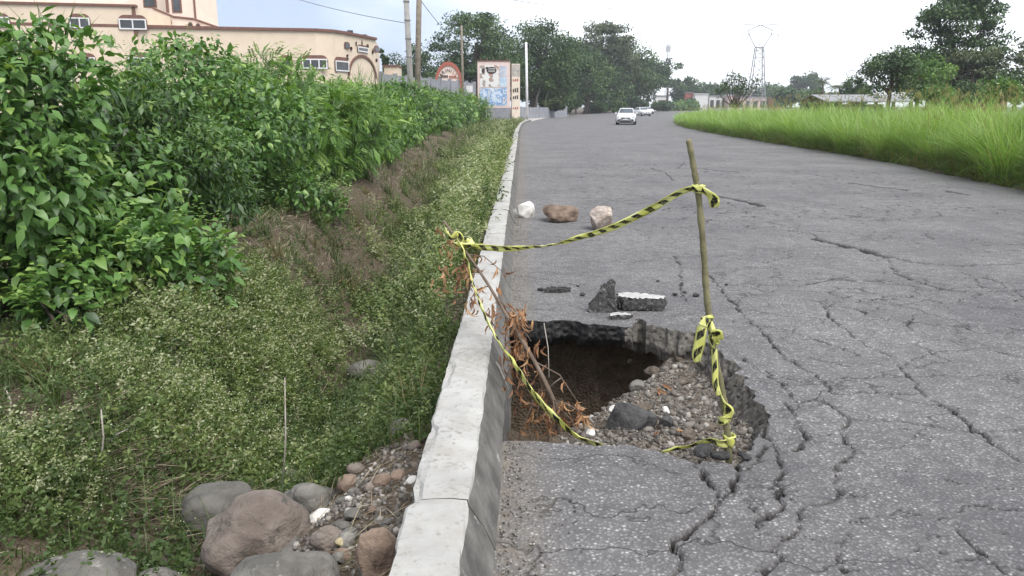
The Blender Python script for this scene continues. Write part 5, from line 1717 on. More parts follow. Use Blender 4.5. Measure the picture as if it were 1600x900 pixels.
# facade line in plan (local), facing the road
FL = [rel((-46.0, 55.2, 0)), rel((-26.6, 59.4, 0)), rel((-19.6, 61.2, 0)), rel((-14.6, 62.2, 0)), rel((-13.55, 63.0, 0)), rel((-12.95, 64.4, 0)), rel((-12.35, 66.8, 0)), rel((-11.5, 70.3, 0))]
HT = 7.08
mb = MB()
poly = [(p[0], p[1]) for p in FL] + [(FL[-1][0] - 1.0, FL[-1][1] + 8), (FL[0][0], FL[0][1] + 22)]
mb.prism(poly, 'z', -.3, HT)
mb.build('wall', M_PEACH, hotel)
mb = MB()   # coping along the parapet
cp = [np.array([p[0], p[1], HT + .05]) for p in FL]
for a, b_ in zip(cp[:-1], cp[1:]):
    d = (b_ - a) / np.linalg.norm(b_ - a); nrm_ = np.array([d[1], -d[0], 0])
    q = [a + nrm_ * .14 - d * .05, b_ + nrm_ * .14 + d * .05, b_ - nrm_ * .35 + d * .05, a - nrm_ * .35 - d * .05]
    mb.prism([(v[0], v[1]) for v in q], 'z', HT, HT + .2)
mb.build('coping', M_TRIM, hotel)
# taller left wing
d0 = norm(FL[1] - FL[0]); n0 = np.array([d0[1], -d0[0], 0])
A, B_2 = FL[0] + n0 * .12, FL[1] + n0 * .12
poly = [(A[0], A[1]), (B_2[0], B_2[1]), (B_2[0] - .3, B_2[1] + 9), (A[0], A[1] + 18)]
mb = MB(); mb.prism(poly, 'z', -.3, 8.46); wing = mb.build('wing_wall', M_PEACH, hotel)
mb = MB()
q = [A + n0 * .12, B_2 + n0 * .12 + d0 * .12, B_2 + d0 * .12 - n0 * .5, A - n0 * .5]
mb.prism([(v[0], v[1]) for v in q], 'z', 8.46, 8.62)
q = [B_2 + n0 * .04 - d0 * .2, B_2 + n0 * .04 + d0 * .04, B_2 - n0 * .06 + d0 * .04, B_2 - n0 * .06 - d0 * .2]
mb.prism([(v[0], v[1]) for v in q], 'z', 6.5, 8.46)
mb.build('coping', M_TRIM, wing)
# set-back storey and stair tower
mb = MB(); mb.prism([(-33, 8), (-14.6, 9.5), (-14.6, 15), (-33, 15)], 'z', HT - .2, 15.5); up = mb.build('upper_storey', M_PEACH_PALE, hotel)
xt0, xt1 = at(262, 0, 69.0)[0] - HB[0], at(303, 0, 69.0)[0] - HB[0]
mb = MB(); mb.box(xt0, xt1, 6.8, 12, HT - .2, 15.5); tower = mb.build('stair_tower', M_PEACH_PALE, hotel)
mb = MB(); mb.box(xt0 - .16, xt0 + .05, 6.7, 6.95, HT - .2, 15.5); mb.box(xt1 - .06, xt1 + .06, 6.74, 6.9, HT - .2, 15.5); mb.build('corner_trim', M_TRIM, tower)
mb = MB(); mb.box(-.4, .4, -.05, .05, 0, 1.3); w_ = mb.build('window', M_TRIM, tower, (xt0 + (xt1 - xt0) * .33, 6.8, at(275, 20, 69)[2])); mb = MB(); mb.box(-.27, .27, -.075, -.052, .12, 1.3); mb.build('pane', M_GLASS, w_)
mb = MB(); mb.box(-.55, .55, -.05, .05, 0, 1.3); w_ = mb.build('window', M_TRIM, up, (at(236, 10, 71.5)[0] - HB[0] - .1, 9.36, at(236, 12, 71.5)[2])); mb = MB(); mb.box(-.42, .42, -.075, -.052, .12, 1.3); mb.build('pane', M_GLASS, w_)
# sloping parapet wall in front of the tower
x0, x1 = at(238, 0, 66)[0] - HB[0], at(362, 0, 66)[0] - HB[0]
zt = at(238, 14, 66)[2]
xm, zm = at(303, 31, 66)[0] - HB[0], at(303, 31, 66)[2]
mb = MB(); mb.prism([(x0, HT - .3), (x1 + .5, HT - .3), (x1, HT + .1), (xm, zm), (x0, zt)], 'y', 3.8, 4.1); ramp_ = mb.build('stair_parapet', M_PEACH_PALE, hotel)
mb = MB(); mb.tube([(x0, 3.77, zt + .06), ((x0 + xm) / 2, 3.77, (zt + zm) / 2 - .18), (xm, 3.77, zm + .06), (x1, 3.77, HT + .2)], .09, 6); mb.build('coping', M_TRIM, ramp_)
for px, py in ((264, 35), (297, 40), (309, 42)):
    c = at(px, py, 65.9)
    mb = MB(); mb.prism([(.2 * math.cos(a * .628), .28 * math.sin(a * .628)) for a in range(10)], 'y', -.05, .02); w_ = mb.build('round_window', M_TRIM, ramp_, (c[0] - HB[0], 3.79, c[2]))
    mb = MB(); mb.prism([(.14 * math.cos(a * .628), .2 * math.sin(a * .628)) for a in range(10)], 'y', -.07, -.052); mb.build('pane', M_GLASS, w_)
# windows
def wall_pt(px, seg):
    a, b_ = FL[seg] + np.array(HB), FL[seg + 1] + np.array(HB)
    k = (px - 800) / FPX
    # x = k' * Y on this line of sight
    den = (b_[0] - a[0]) - k * CPX * (b_[1] - a[1])
    t = (k * CPX * a[1] - a[0]) / den
    return a + (b_ - a) * t, math.atan2(b_[1] - a[1], b_[0] - a[0])
CPX = 1.0 / (CP + SP * 350 / FPX)       # y of the line of sight at the height of the facade
def win(px0, px1, py0, py1, seg, mull=2, off=0.0, r=None):
    p, rz = wall_pt((px0 + px1) / 2, seg)
    s = p[1] / FPX * CPX
    w, h = (px1 - px0) * s / max(math.cos(rz), .3), (py1 - py0) * s
    z = at(800, py1, p[1])[2]
    q = p - np.array(HB) + np.array([math.sin(rz), -math.cos(rz), 0]) * off
    arched_window(hotel, 0, z, w, h, (q[0], q[1]), mull, rz, r)
win(-14, 24, 22, 43, 0, 2, .12)
win(194, 235, 25, 47, 0, 2, .12)
win(118, 148, 23, 45, 0, 2, .12)
win(203, 238, 84, 108, 0, 2, .12)
win(120, 150, 84, 108, 0, 2, .12)
win(438, 456, 87, 106, 2, 1)
win(472, 512, 87, 108, 2, 3)
win(526, 541, 90, 112, 4, 1)
win(561, 573, 71, 82, 5, 1)
win(540, 546, 66, 76, 4, 1)
win(586, 592, 72, 82, 6, 1)
# arch with its band and lettering over the entrance
pa, rza = wall_pt(566, 6)
s = pa[1] / FPX
ar = 24 * s / max(math.cos(rza), .42)
arch = MB()
zc = at(800, 121, pa[1])[2]
n = 14
ro, ri = ar * 1.0, ar * .93
kx = .9
ol = [(ro * kx * math.cos(math.pi * i / n), ro * .58 * math.sin(math.pi * i / n)) for i in range(n + 1)] + [(ri * kx * math.cos(math.pi * i / n), ri * .55 * math.sin(math.pi * i / n)) for i in range(n, -1, -1)]
for i in range(n):
    a0, a1 = ol[i], ol[i + 1]; b0, b1 = ol[2 * n + 1 - i], ol[2 * n - i]
    arch.prism([a0, a1, b1, b0], 'y', -.09, .02)
pl_ = pa - np.array(HB)
ao = arch.build('entrance_arch', M_TRIM, hotel, (pl_[0], pl_[1], zc)); ao.rotation_euler = (0, 0, rza)
def text_mesh(ch, size, mat, name='letter', parent=None, loc=(0, 0, 0), rot=(0, 0, 0), depth=.02):
    cu = bpy.data.curves.new('letter', 'FONT'); cu.body = ch; cu.size = size; cu.extrude = depth; cu.align_x = 'CENTER'; cu.resolution_u = 2
    tmp = bpy.data.objects.new('tmp', cu); COL.objects.link(tmp)
    dg = bpy.context.evaluated_depsgraph_get()
    me = bpy.data.meshes.new_from_object(tmp.evaluated_get(dg))
    bpy.data.objects.remove(tmp); bpy.data.curves.remove(cu)
    me.materials.clear(); me.materials.append(mat)
    return link(name, me, parent, loc, rot)
for i, ch in enumerate('gotindo'):
    a = math.pi * (.82 - .64 * i / 6)
    text_mesh(ch, .62, M_LETTER, 'letter', ao, (ro * kx * 1.22 * math.cos(a), -.06, ro * .58 * 1.42 * math.sin(a)), (math.pi / 2, 0, 0), .04)
mb = MB()
mb.box(-.9, .9, -.35, .35, 0, .35); mb.tube([(-.5, 0, .35), (-.5, 0, .7)], .25, 8)
q_ = at(566, 56, 70); mb.build('roof_tank', pmat('dark_tank', (.03, .03, .03), (.06, .06, .06), 5, .6, 0), hotel, tuple(rel((q_[0] - .6, 70.5, HT + .1))))

# low pale annexe right of the building
c0, c1 = at(596, 0, 74), at(617, 0, 74)
an = thing('annexe', 'small peach annexe with brown coping right of the pale building', 'building', ((c0[0] + c1[0]) / 2, 75, 0))
hw = (c1[0] - c0[0]) / 2
mb = MB(); mb.box(-hw, hw, -.8, 2, -.2, 5.1); mb.build('wall', M_PEACH, an)
mb = MB(); mb.box(-hw - .06, hw + .06, -.9, 2.1, 5.1, 5.26); mb.build('coping', M_TRIM, an)

# ------------------------------------------------------------------ grey compound wall, arched sign, billboard
M_GWALL = pmat('grey_wall_paint', (.20, .205, .225), (.26, .265, .285), 1.5, .9, .2, 20, .006)
W0, W1 = np.array([-11.2, 71.0]), np.array([-4.5, 98.0])
cw = thing('compound_wall', 'long grey masonry wall running from the pale building to the billboard', 'wall', (W0[0], W0[1], 0), math.atan2(W1[1] - W0[1], W1[0] - W0[0]))
Lw = float(np.linalg.norm(W1 - W0))
npan = 9
for i in range(npan):
    a, b_ = Lw * i / npan, Lw * (i + 1) / npan
    mb = MB(); mb.box(a + .16, b_ - .16, -.1, .1, -.3, 4.35 - .02 * (i % 3)); mb.build('wall_panel', M_GWALL, cw)
for i in range(npan + 1):
    mb = MB(); mb.box(Lw * i / npan - .155, Lw * i / npan + .155, -.17, .17, -.3, 4.5); mb.build('pillar', M_GWALL, cw)
mb = MB(); mb.box(Lw * .72, Lw * .99, -.3, -.102, 2.0, 2.2); mb.build('ledge', pmat('dark_ledge', (.05, .05, .055), (.08, .08, .09), 3, .9, 0), cw)
q_ = at(736, 139, 94)
mb = MB(); mb.box(-.35, .35, -.06, .06, -.35, .35); nb = mb.build('notice_board', M_FRAME_W, None, (q_[0] - .15, q_[1] - .5, q_[2]))
tag(nb, 'small white notice fixed to the grey wall left of the billboard', 'notice')

cA = at(701, 125, 92.0)
asg = thing('arched_sign', 'red-rimmed arched sign with curved lettering standing above the grey wall', 'sign', (cA[0], 92.0, 0))
sA = 92 / FPX * 1.0
zb, R1, Hh = cA[2] - 1.2, 21.5 * sA, 27 * sA + 1.2
def half(Rx, Hz, n=18): return [(Rx * math.cos(math.pi * i / n), max(0, 0) + Hz * math.sin(math.pi * i / n) ** .8) for i in range(n + 1)]
mb = MB(); mb.prism(half(R1 * .86, Hh * .88), 'y', -.06, .15); mb.build('panel', M_PEACH_PALE, asg, (0, 0, zb))
mb = MB(); o1, i1 = half(R1, Hh), half(R1 * .84, Hh * .86)
for i in range(18): mb.prism([o1[i], o1[i + 1], i1[i + 1], i1[i]], 'y', -.16, .25)
mb.build('rim', M_TRIM_RED, asg, (0, 0, zb))
for i, ch in enumerate('MARINILLA'):
    a = math.pi * (.80 - .60 * i / 8)
    text_mesh(ch, .52, M_LETTER if i < 6 else M_TRIM_RED, 'letter', asg, (R1 * .70 * math.cos(a), -.08, zb + Hh * .70 * math.sin(a) ** .8 - .18), (math.pi / 2, -(a - math.pi / 2), 0), .02)
for k, (xa, xb) in enumerate(((-.85, -.08), (.08, .98))):
    mb = MB()
    zz = zb + 1.2 + 3.2 * sA
    x = xa
    while x < xb - .1:
        mb.box(x, x + .12, -.1, -.062, zz - k * .06, zz + .28 - k * .06); x += .165
    mb.build('lettering', M_TRIM_RED if k else M_LETTER, asg)
mb = MB(); mb.box(-R1 * .9, -R1 * .7, -.1, .1, 0, zb + .4); mb.box(R1 * .7, R1 * .9, -.1, .1, 0, zb + .4); mb.build('posts', M_TRIM, asg)

# billboard with two faces
def poster_mat(name, base, blobs, seed):
    m, N, L, bs = new_mat(name)
    tc = N.new('ShaderNodeTexCoord')
    mp = N.new('ShaderNodeMapping'); mp.inputs['Location'].default_value = (seed, seed * .7, seed * .3); L.new(tc.outputs['Object'], mp.inputs['Vector'])
    n1 = noise_node(N, L, mp.outputs[0], 1.6, 2, .4)
    r = ramp(N, L, n1.outputs['Fac'], blobs)
    r.color_ramp.interpolation = 'EASE'
    L.new(r.outputs['Color'], bs.inputs['Base Color'])
    bs.inputs['Roughness'].default_value = .6
    return m
BBY = 100.0
b0, b1 = at(745, 0, BBY), at(797, 0, BBY)
zt, zbm = at(0, 96, BBY)[2], at(0, 166, BBY)[2]
bb = thing('billboard', 'peach framed billboard with four posters at the end of the hedge', 'billboard', ((b0[0] + b1[0]) / 2, BBY, 0))
w2 = (b1[0] - b0[0]) / 2
mb = MB(); mb.box(-w2, w2, 0, .5, zbm - .2, zt); mb.build('panel', pmat('billboard_frame', (.56, .44, .40), (.63, .51, .47), 2, .8, .1), bb)
mb = MB(); mb.box(-w2, w2 - .05, .02, .48, -.2, zbm - .2); mb.build('plinth', M_GWALL, bb)
mb = MB(); mb.box(-w2 - .03, w2 + .03, -.06, .56, zt, zt + .12); mb.build('coping', M_TRIM, bb)
sB = BBY / FPX
def poster(px0, px1, py0, py1, mat, nm='poster'):
    a, c = at(px0, py1, BBY), at(px1, py0, BBY)
    mb = MB(); mb.box(-(c[0] - a[0]) / 2, (c[0] - a[0]) / 2, -.03, -.003, 0, c[2] - a[2])
    return mb.build(nm, mat, bb, ((a[0] + c[0]) / 2 - (b0[0] + b1[0]) / 2, 0, a[2]))
p1 = poster(750, 779, 102, 136, poster_mat('poster_white', 0, [(0, (.55, .55, .53)), (.55, (.6, .6, .58)), (.6, (.28, .25, .22)), (.72, (.4, .2, .16))], 2))
p2 = poster(780.5, 792, 103, 119, poster_mat('poster_grey', 0, [(.3, (.5, .52, .56)), (.6, (.35, .38, .45))], 5))
p3 = poster(780.5, 792, 120, 136, poster_mat('poster_pale_blue', 0, [(.3, (.45, .53, .6)), (.6, (.34, .45, .56))], 6))
p4 = poster(750, 792, 137.5, 165, poster_mat('poster_sky', 0, [(.25, (.6, .62, .63)), (.45, (.42, .52, .62)), (.55, (.10, .22, .45)), (.62, (.5, .54, .56)), (.75, (.15, .16, .17))], 9))
# dark oval emblem on the first poster, with its pale bars
mb = MB()
def oval(mb, cx, cz, rx, rz, y0, y1, n=16, a0=0, mi=0): mb.prism([(cx + rx * math.cos(2 * math.pi * i / n), cz + rz * math.sin(2 * math.pi * i / n)) for i in range(n)], 'y', y0, y1, mi)
oval(mb, .28, 1.95, .62, .42, -.05, -.033); oval(mb, -.72, 1.9, .2, .3, -.05, -.033); oval(mb, -.25, 2.22, .2, .14, -.05, -.033)
for k in range(3): mb.box(-.1, .7, -.07, -.052, 1.78 + k * .17, 1.83 + k * .17, 1)
mb.build('emblem', [M_LETTER, M_FRAME_W], p1)
mb = MB()
for k in range(5): mb.box(-w2 * .8 + k * w2 * .4 - .04, -w2 * .8 + k * w2 * .4 + .04, .2, .28, zt + .12, zt + .45)
mb.build('lamp_brackets', M_TRIM, bb)
# second, angled face
s0, s1 = at(800, 0, 100.2), at(813, 0, 101.5)
bs_ = thing('billboard', 'narrow cream sign panel with dark writing right of the framed billboard', 'billboard', (s0[0], 100.2, 0), math.atan2(1.3, s1[0] - s0[0]) * .4)
ws = 13 * sB
mb = MB(); mb.box(0, ws, 0, .3, -.2, zt - .25); mb.build('panel', pmat('cream_sign', (.52, .45, .37), (.60, .53, .45), 1.5, .8, .1), bs_)
mb = MB(); mb.box(.05, ws - .05, -.03, -.003, zt - 1.7, zt - .35); mb.build('emblem_field', pmat('sign_grey', (.22, .2, .18), (.42, .39, .35), 3.5, .8, 0), bs_)
for k, (zz, hgt) in enumerate(((zt - 2.3, .3), (zt - 3.6, .55), (zt - 4.4, .45), (zt - 5.6, .25))):
    mb = MB()
    x = .12
    i = 0
    while x < ws - .25:
        mb.box(x, x + .17, -.03, -.003, zz, zz + hgt * (.7 + .3 * ((i * 7) % 3) / 2)); x += .26; i += 1
    mb.build('lettering', M_LETTER if k in (1, 2) else M_TRIM_RED, bs_)

# low grey wall and pale forecourt beyond the kerb end
lw = thing('low_wall', 'low grey wall in front of the trees right of the white pole', 'wall', tuple(G(812, 184)))
A, Bq = at(813, 168, 101), at(885, 169, 128)
mb = MB()
d = Bq - A
mb.prism([(0 - .1, 0), (d[0] - .1, d[1]), (d[0] + .1, d[1]), (.1, 0)], 'z', -.2, 1.5)
lw.location = (A[0], A[1], 0)
mb.build('wall', M_GWALL, lw)
for k in range(4):
    mb = MB(); q = d * k / 3; mb.box(q[0] - .16, q[0] + .16, q[1] - .16, q[1] + .16, -.2, 1.62); mb.build('pillar', M_GWALL, lw)
M_PAVE = pmat('pale_pavement', (.27, .25, .22), (.36, .34, .31), 2, .9, .2, 14, .006)
ys = np.linspace(90, 150, 40)
fv = []
for y in ys:
    xl = float(XL(y)); k = (y - 90) / 60
    fv += [(xl - (4.2 - 2.6 * k) * min(1, k * 6 + .2), y, .10), (xl + .02, y, .10), (xl + .02, y, -.1)]
Fp = []
for i in range(len(ys) - 1):
    Fp += [(3 * i, 3 * i + 1, 3 * i + 4, 3 * i + 3), (3 * i + 1, 3 * i + 2, 3 * i + 5, 3 * i + 4)]
tag(link('pavement', np_mesh('pavement', np.array(fv), np.array(Fp), M_PAVE)), kind='structure')

# ------------------------------------------------------------------ poles, cables, masts
M_CONCPOLE = pmat('concrete_pole', (.30, .29, .27), (.40, .385, .36), 3, .9, .3, 14, .01, c=(.2, .19, .17), cscale=5)
M_WOODPOLE = pmat('weathered_wood_pole', (.13, .11, .085), (.22, .19, .15), 5, .9, .5, 20, .01)
def pole(label, base, top, r0, r1, mat, cat='pole'):
    t = thing('utility_pole', label, cat, tuple(base))
    d = np.array(top) - np.array(base)
    mb = MB(); mb.tube([(0, 0, -.3), d * .5, d], [r0, (r0 + r1) / 2, r1], 12); mb.build('shaft', mat, t, smooth=True)
    return t, d
b_ = at(644, 150, 44); b_[2] = 0
tpp = at(632, -40, 44)
t, d = pole('pale leaning concrete utility pole rising out of the hedge', (b_[0], 44, 0), (tpp[0], 44, 9.3), .17, .13, M_CONCPOLE)
for k in range(5):
    mb = MB(); c = d * (.45 + .1 * k); mb.tube([c - [0, 0, .03], c + np.array([0, 0, .03])], .175, 10); mb.build('step_band', pmat('dull_steel', (.18, .18, .18), (.27, .27, .27), 6, .6, 0, metal=.4), t)
b2 = at(649, 150, 43); tp2_ = at(657, -40, 43)
t, d = pole('brown wooden utility pole standing just right of the concrete one', (b2[0], 43, 0), (tp2_[0], 43, 9.2), .16, .13, M_WOODPOLE)
mb = MB(); mb.box(d[0] - 1.0, d[0] + 1.0, -.06, .06, d[2] - .5, d[2] - .38); mb.build('crossarm', M_WOODPOLE, t)
b3 = at(724, 150, 86); tp3_ = at(721, 40, 86)
pole('thin dark pole standing behind the hedge at the red arched sign', (b3[0], 86, 0), tp3_, .14, .11, M_WOODPOLE)
b4 = at(824, 182, 97); tp4_ = at(822, 66, 97)
pole('slim white post in front of the trees right of the billboard', (b4[0], 97, 0), tp4_, .16, .13, M_FRAME_W)
M_CABLE = pmat('cable', (.12, .12, .125), (.16, .16, .165), 2, .7, 0)
def cable(label, a, b_, sag, r=.018):
    a, b_ = np.array(a), np.array(b_)
    pts = [(a + (b_ - a) * k / 12) - a + np.array([0, 0, -sag * 4 * (k / 12) * (1 - k / 12)]) for k in range(13)]
    mb = MB(); mb.tube(pts, r, 5)
    tag(mb.build('overhead_cable', M_CABLE, None, tuple(a)), label, 'cable', 'overhead cables')
cable('thin cable running from the top left down to the leaning pole', at(430, -12, 52), at(634, 36, 44), .15)
cable('cable dropping right from the wooden pole towards the trees', at(657, 0, 43), at(723, 62, 86), .5)
cable('faint upper cable crossing the sky above the trees', at(700, -18, 60), at(962, 12, 160), .6, .03)
cable('faint cable above the trees at the top centre', at(880, -6, 90), at(962, 14, 160), .3, .03)

M_STEEL = pmat('pylon_steel', (.2, .2, .21), (.26, .26, .27), .3, .6, 0)
def pylon(label, px, py_top, py_base, Y, r):
    base = at(px, py_base, Y)
    t = thing('power_pylon', label, 'pylon', (base[0], Y, 0))
    s = Y / FPX
    H = at(px, py_top, Y)[2]
    def Pz(dx, py): return (dx * s, 0, at(px, py, Y)[2])
    k = (py_base - py_top) / 120.0
    w = lambda a: a * k
    py = lambda q: py_top + (q - 40) * k
    legs = MB(); br = MB(); head = MB(); arms = MB()
    dpt = 5.5 * s * k
    for sx in (-1, 1):
        for sy in (-1, 1):
            a = Pz(sx * w(13), py(165)); b_ = Pz(sx * w(5.5), py(74))
            legs.tube([(a[0], sy * dpt * 1.6, 0), (b_[0], sy * dpt * .7, b_[2])], r, 5)
    lv = [165, 148, 132, 117, 103, 90, 79, 74]
    for i in range(len(lv) - 1):
        f = lambda q: 5.5 + 7.5 * (q - 74) / 91
        for sx in (-1, 1):
            a, b_ = Pz(sx * w(f(lv[i])), py(lv[i])), Pz(-sx * w(f(lv[i + 1])), py(lv[i + 1]))
            br.tube([(a[0], -dpt, max(a[2], 0)), (b_[0], -dpt * .8, b_[2])], r * .5, 4)
        a, b_ = Pz(-w(f(lv[i + 1])), py(lv[i + 1])), Pz(w(f(lv[i + 1])), py(lv[i + 1]))
        br.tube([a, b_], r * .5, 4)
    def seg(m_, p, q, rr): m_.tube([Pz(w(p[0]), py(p[1])), Pz(w(q[0]), py(q[1]))], rr, 5)
    for sx in (-1, 1):
        seg(head, (sx * 6, 74), (sx * 17, 54), r * .8); seg(head, (sx * 17, 54), (sx * 17.5, 47), r * .8); seg(head, (sx * 17.5, 47), (0, 39), r * .8)
        seg(head, (sx * 0, 69), (sx * 17, 52), r * .5); seg(head, (0, 69), (sx * 6, 74), r * .5)
        seg(arms, (0, 39), (sx * 26, 38), r * .6); seg(arms, (sx * 17, 54), (sx * 28, 55), r * .6); seg(arms, (sx * 17.5, 47), (sx * 28, 55), r * .4)
        seg(arms, (sx * 27.5, 55), (sx * 27.5, 65), r * .5)
    seg(head, (-6, 74), (6, 74), r * 1.2)
    legs.build('legs', M_STEEL, t); br.build('bracing', M_STEEL, t); head.build('head_frame', M_STEEL, t); arms.build('cross_arms', M_STEEL, t)
pylon('tall steel power pylon with a wide head standing alone above the far roofs', 1181, 40, 160, 300, .2)
pylon('small distant power pylon behind the trees on the right', 1326, 110, 162, 640, .3)
m0 = at(1041, 150, 330)
mast = thing('radio_mast', 'slim lattice radio mast beside the right end of the dark trees', 'mast', (m0[0], 330, 0))
H_ = at(1041, 68, 330)[2]
mb = MB()
for sx, sy in ((-1, -1), (1, -1), (0, 1)): mb.tube([(sx * .9, sy * .9, 0), (sx * .4, sy * .4, H_)], .09, 5)
mb.build('legs', M_STEEL, mast)
mb = MB()
for i in range(14):
    z0, z1 = H_ * i / 14, H_ * (i + 1) / 14; q = .9 - .5 * i / 14
    mb.tube([(-q, -q, z0), (q, -q, z1)], .05, 4); mb.tube([(q, -q, z0), (-q, -q, z1)], .05, 4)
mb.build('bracing', M_STEEL, mast)
mb = MB()
for k in range(3): mb.box(-.9 + k * .7, -.6 + k * .7, -.7, -.4, H_ - 3.2, H_ - .8)
mb.build('antennas', M_STEEL, mast)
m1 = at(1139, 140, 340)
fr = thing('sign_frame', 'empty thin steel billboard frame on a post left of the pylon', 'sign frame', (m1[0], 340, 0))
za, zb_ = at(1139, 103, 340)[2], at(1139, 124, 340)[2]
mb = MB(); mb.tube([(0, 0, 0), (0, 0, zb_)], .16, 6); mb.build('post', M_STEEL, fr)
mb = MB()
for a, c in (((-1, 0), (1, 0)), ((-1, 1), (1, 1)), ((-1, 0), (-1, 1)), ((1, 0), (1, 1)), ((-1, .5), (1, .5))):
    mb.tube([(a[0] * 1.25, 0, zb_ + (za - zb_) * a[1]), (c[0] * 1.25, 0, zb_ + (za - zb_) * c[1])], .09, 5)
mb.build('frame', M_STEEL, fr)

# ------------------------------------------------------------------ far sheds and shops
M_WHITEW = pmat('white_wall', (.52, .51, .50), (.6, .59, .58), .5, .9, .1)
M_REDW = pmat('red_wall', (.24, .075, .06), (.3, .11, .09), .8, .9, .1)
M_PINKW = pmat('pink_wall', (.42, .30, .28), (.5, .38, .35), .6, .9, .1)
M_ROOF = pmat('grey_sheet_roof', (.19, .19, .2), (.225, .225, .235), .9, .6, .2, 3, .02)
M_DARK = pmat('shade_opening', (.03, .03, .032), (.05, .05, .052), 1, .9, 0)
def shop(label, px0, px1, py0, py1, Y, mat, roof=None, openings=0, cat='building'):
    a, c = at(px0, py1, Y), at(px1, py0, Y)
    cx = (a[0] + c[0]) / 2; hw = (c[0] - a[0]) / 2
    t = thing('far_building', label, cat, (cx, Y, 0))
    mb = MB(); mb.box(-hw, hw, 0, 6, -.2, c[2]); mb.build('wall', mat, t)
    mb = MB(); mb.prism([(-hw - .2, c[2]), (hw + .2, c[2]), (hw + .2, c[2] + .2), (-hw - .2, c[2] + .25)], 'y', -.3, 6.3); mb.build('roof', roof or M_ROOF, t)
    for k in range(openings):
        x = -hw + 2 * hw * (k + .5) / openings; ww = 2 * hw / openings * .3
        mb = MB(); mb.box(x - ww, x + ww, -.08, .02, c[2] * .2, c[2] * .72); mb.build('window', M_DARK, t)
    return t
shop('red shop front at the left of the far row of buildings', 1070, 1084, 145, 170, 326, M_REDW, None, 1)
shop('bright white gabled shed in the far row of buildings', 1085, 1107, 147, 170, 322, M_WHITEW, M_WHITEW, 0)
shop('long pale warehouse wall in the far row of buildings', 1107.5, 1136, 150, 170, 324, M_WHITEW, None, 3)
shop('small pink and white kiosk in front of the long pale warehouse', 1137, 1150, 149, 170, 318, M_PINKW, M_WHITEW, 1)
shop('low pinkish building behind the knobbly bare tree', 1151, 1198, 152, 170, 328, M_PINKW, None, 4)
shop('distant red shed right of the pylon foot', 1206, 1226, 152, 170, 350, M_REDW, None, 2)
shop('white house glimpsed between the trunks at the end of the dark trees', 1024, 1046, 150, 170, 300, M_WHITEW, None, 1)
mb = MB(); z_ = at(1096, 147, 184)[2]
# long open shed at the right
A, Cc = at(1282, 160, 72), at(1428, 148, 72)
sh = thing('long_shed', 'long open shed with a grey sheet metal roof above the tall grass', 'shed', ((A[0] + Cc[0]) / 2, 72, 0))
hw = (Cc[0] - A[0]) / 2; zt = Cc[2]
for k in range(5):
    x0, x1 = -hw + 2 * hw * k / 5 + .04, -hw + 2 * hw * (k + 1) / 5 - .04
    mb = MB(); mb.prism([(-1.2, zt - .55), (2.5, zt + .05), (6.2, zt - .55), (6.2, zt - .63), (2.5, zt - .03), (-1.2, zt - .63)], 'x', x0, x1); mb.build('roof_sheet', M_ROOF, sh)
for k in range(6):
    x0 = -hw + .15 + (2 * hw - .3) * k / 5
    mb = MB(); mb.box(x0 - .12, x0 + .12, -.12, .12, -.2, zt - .52); mb.build('post', M_WOODPOLE, sh)
mb = MB(); mb.box(-hw + .3, hw * .1, .5, .65, -.2, zt - 1.05); mb.build('half_wall', M_WHITEW, sh)
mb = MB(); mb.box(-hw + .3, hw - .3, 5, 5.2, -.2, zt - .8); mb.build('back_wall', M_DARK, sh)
A, Cc = at(1515, 143, 86), at(1556, 127, 86)
bh = thing('brick_house', 'low house with a brown brick wall behind the big layered tree', 'house', ((A[0] + Cc[0]) / 2, 86, 0))
hw = (Cc[0] - A[0]) / 2 + 1.5; zt = Cc[2]
mb = MB(); mb.box(-hw, hw, 0, 6, -.2, zt - .2); mb.build('wall', pmat('brown_brick', (.15, .07, .045), (.21, .11, .075), 3, .9, .3), bh)
mb = MB(); mb.prism([(-.6, zt - .2), (3, zt + .6), (6.6, zt - .2), (6.6, zt - .32), (3, zt + .48), (-.6, zt - .32)], 'x', -hw - .4, hw + .4); mb.build('roof', M_ROOF, bh)

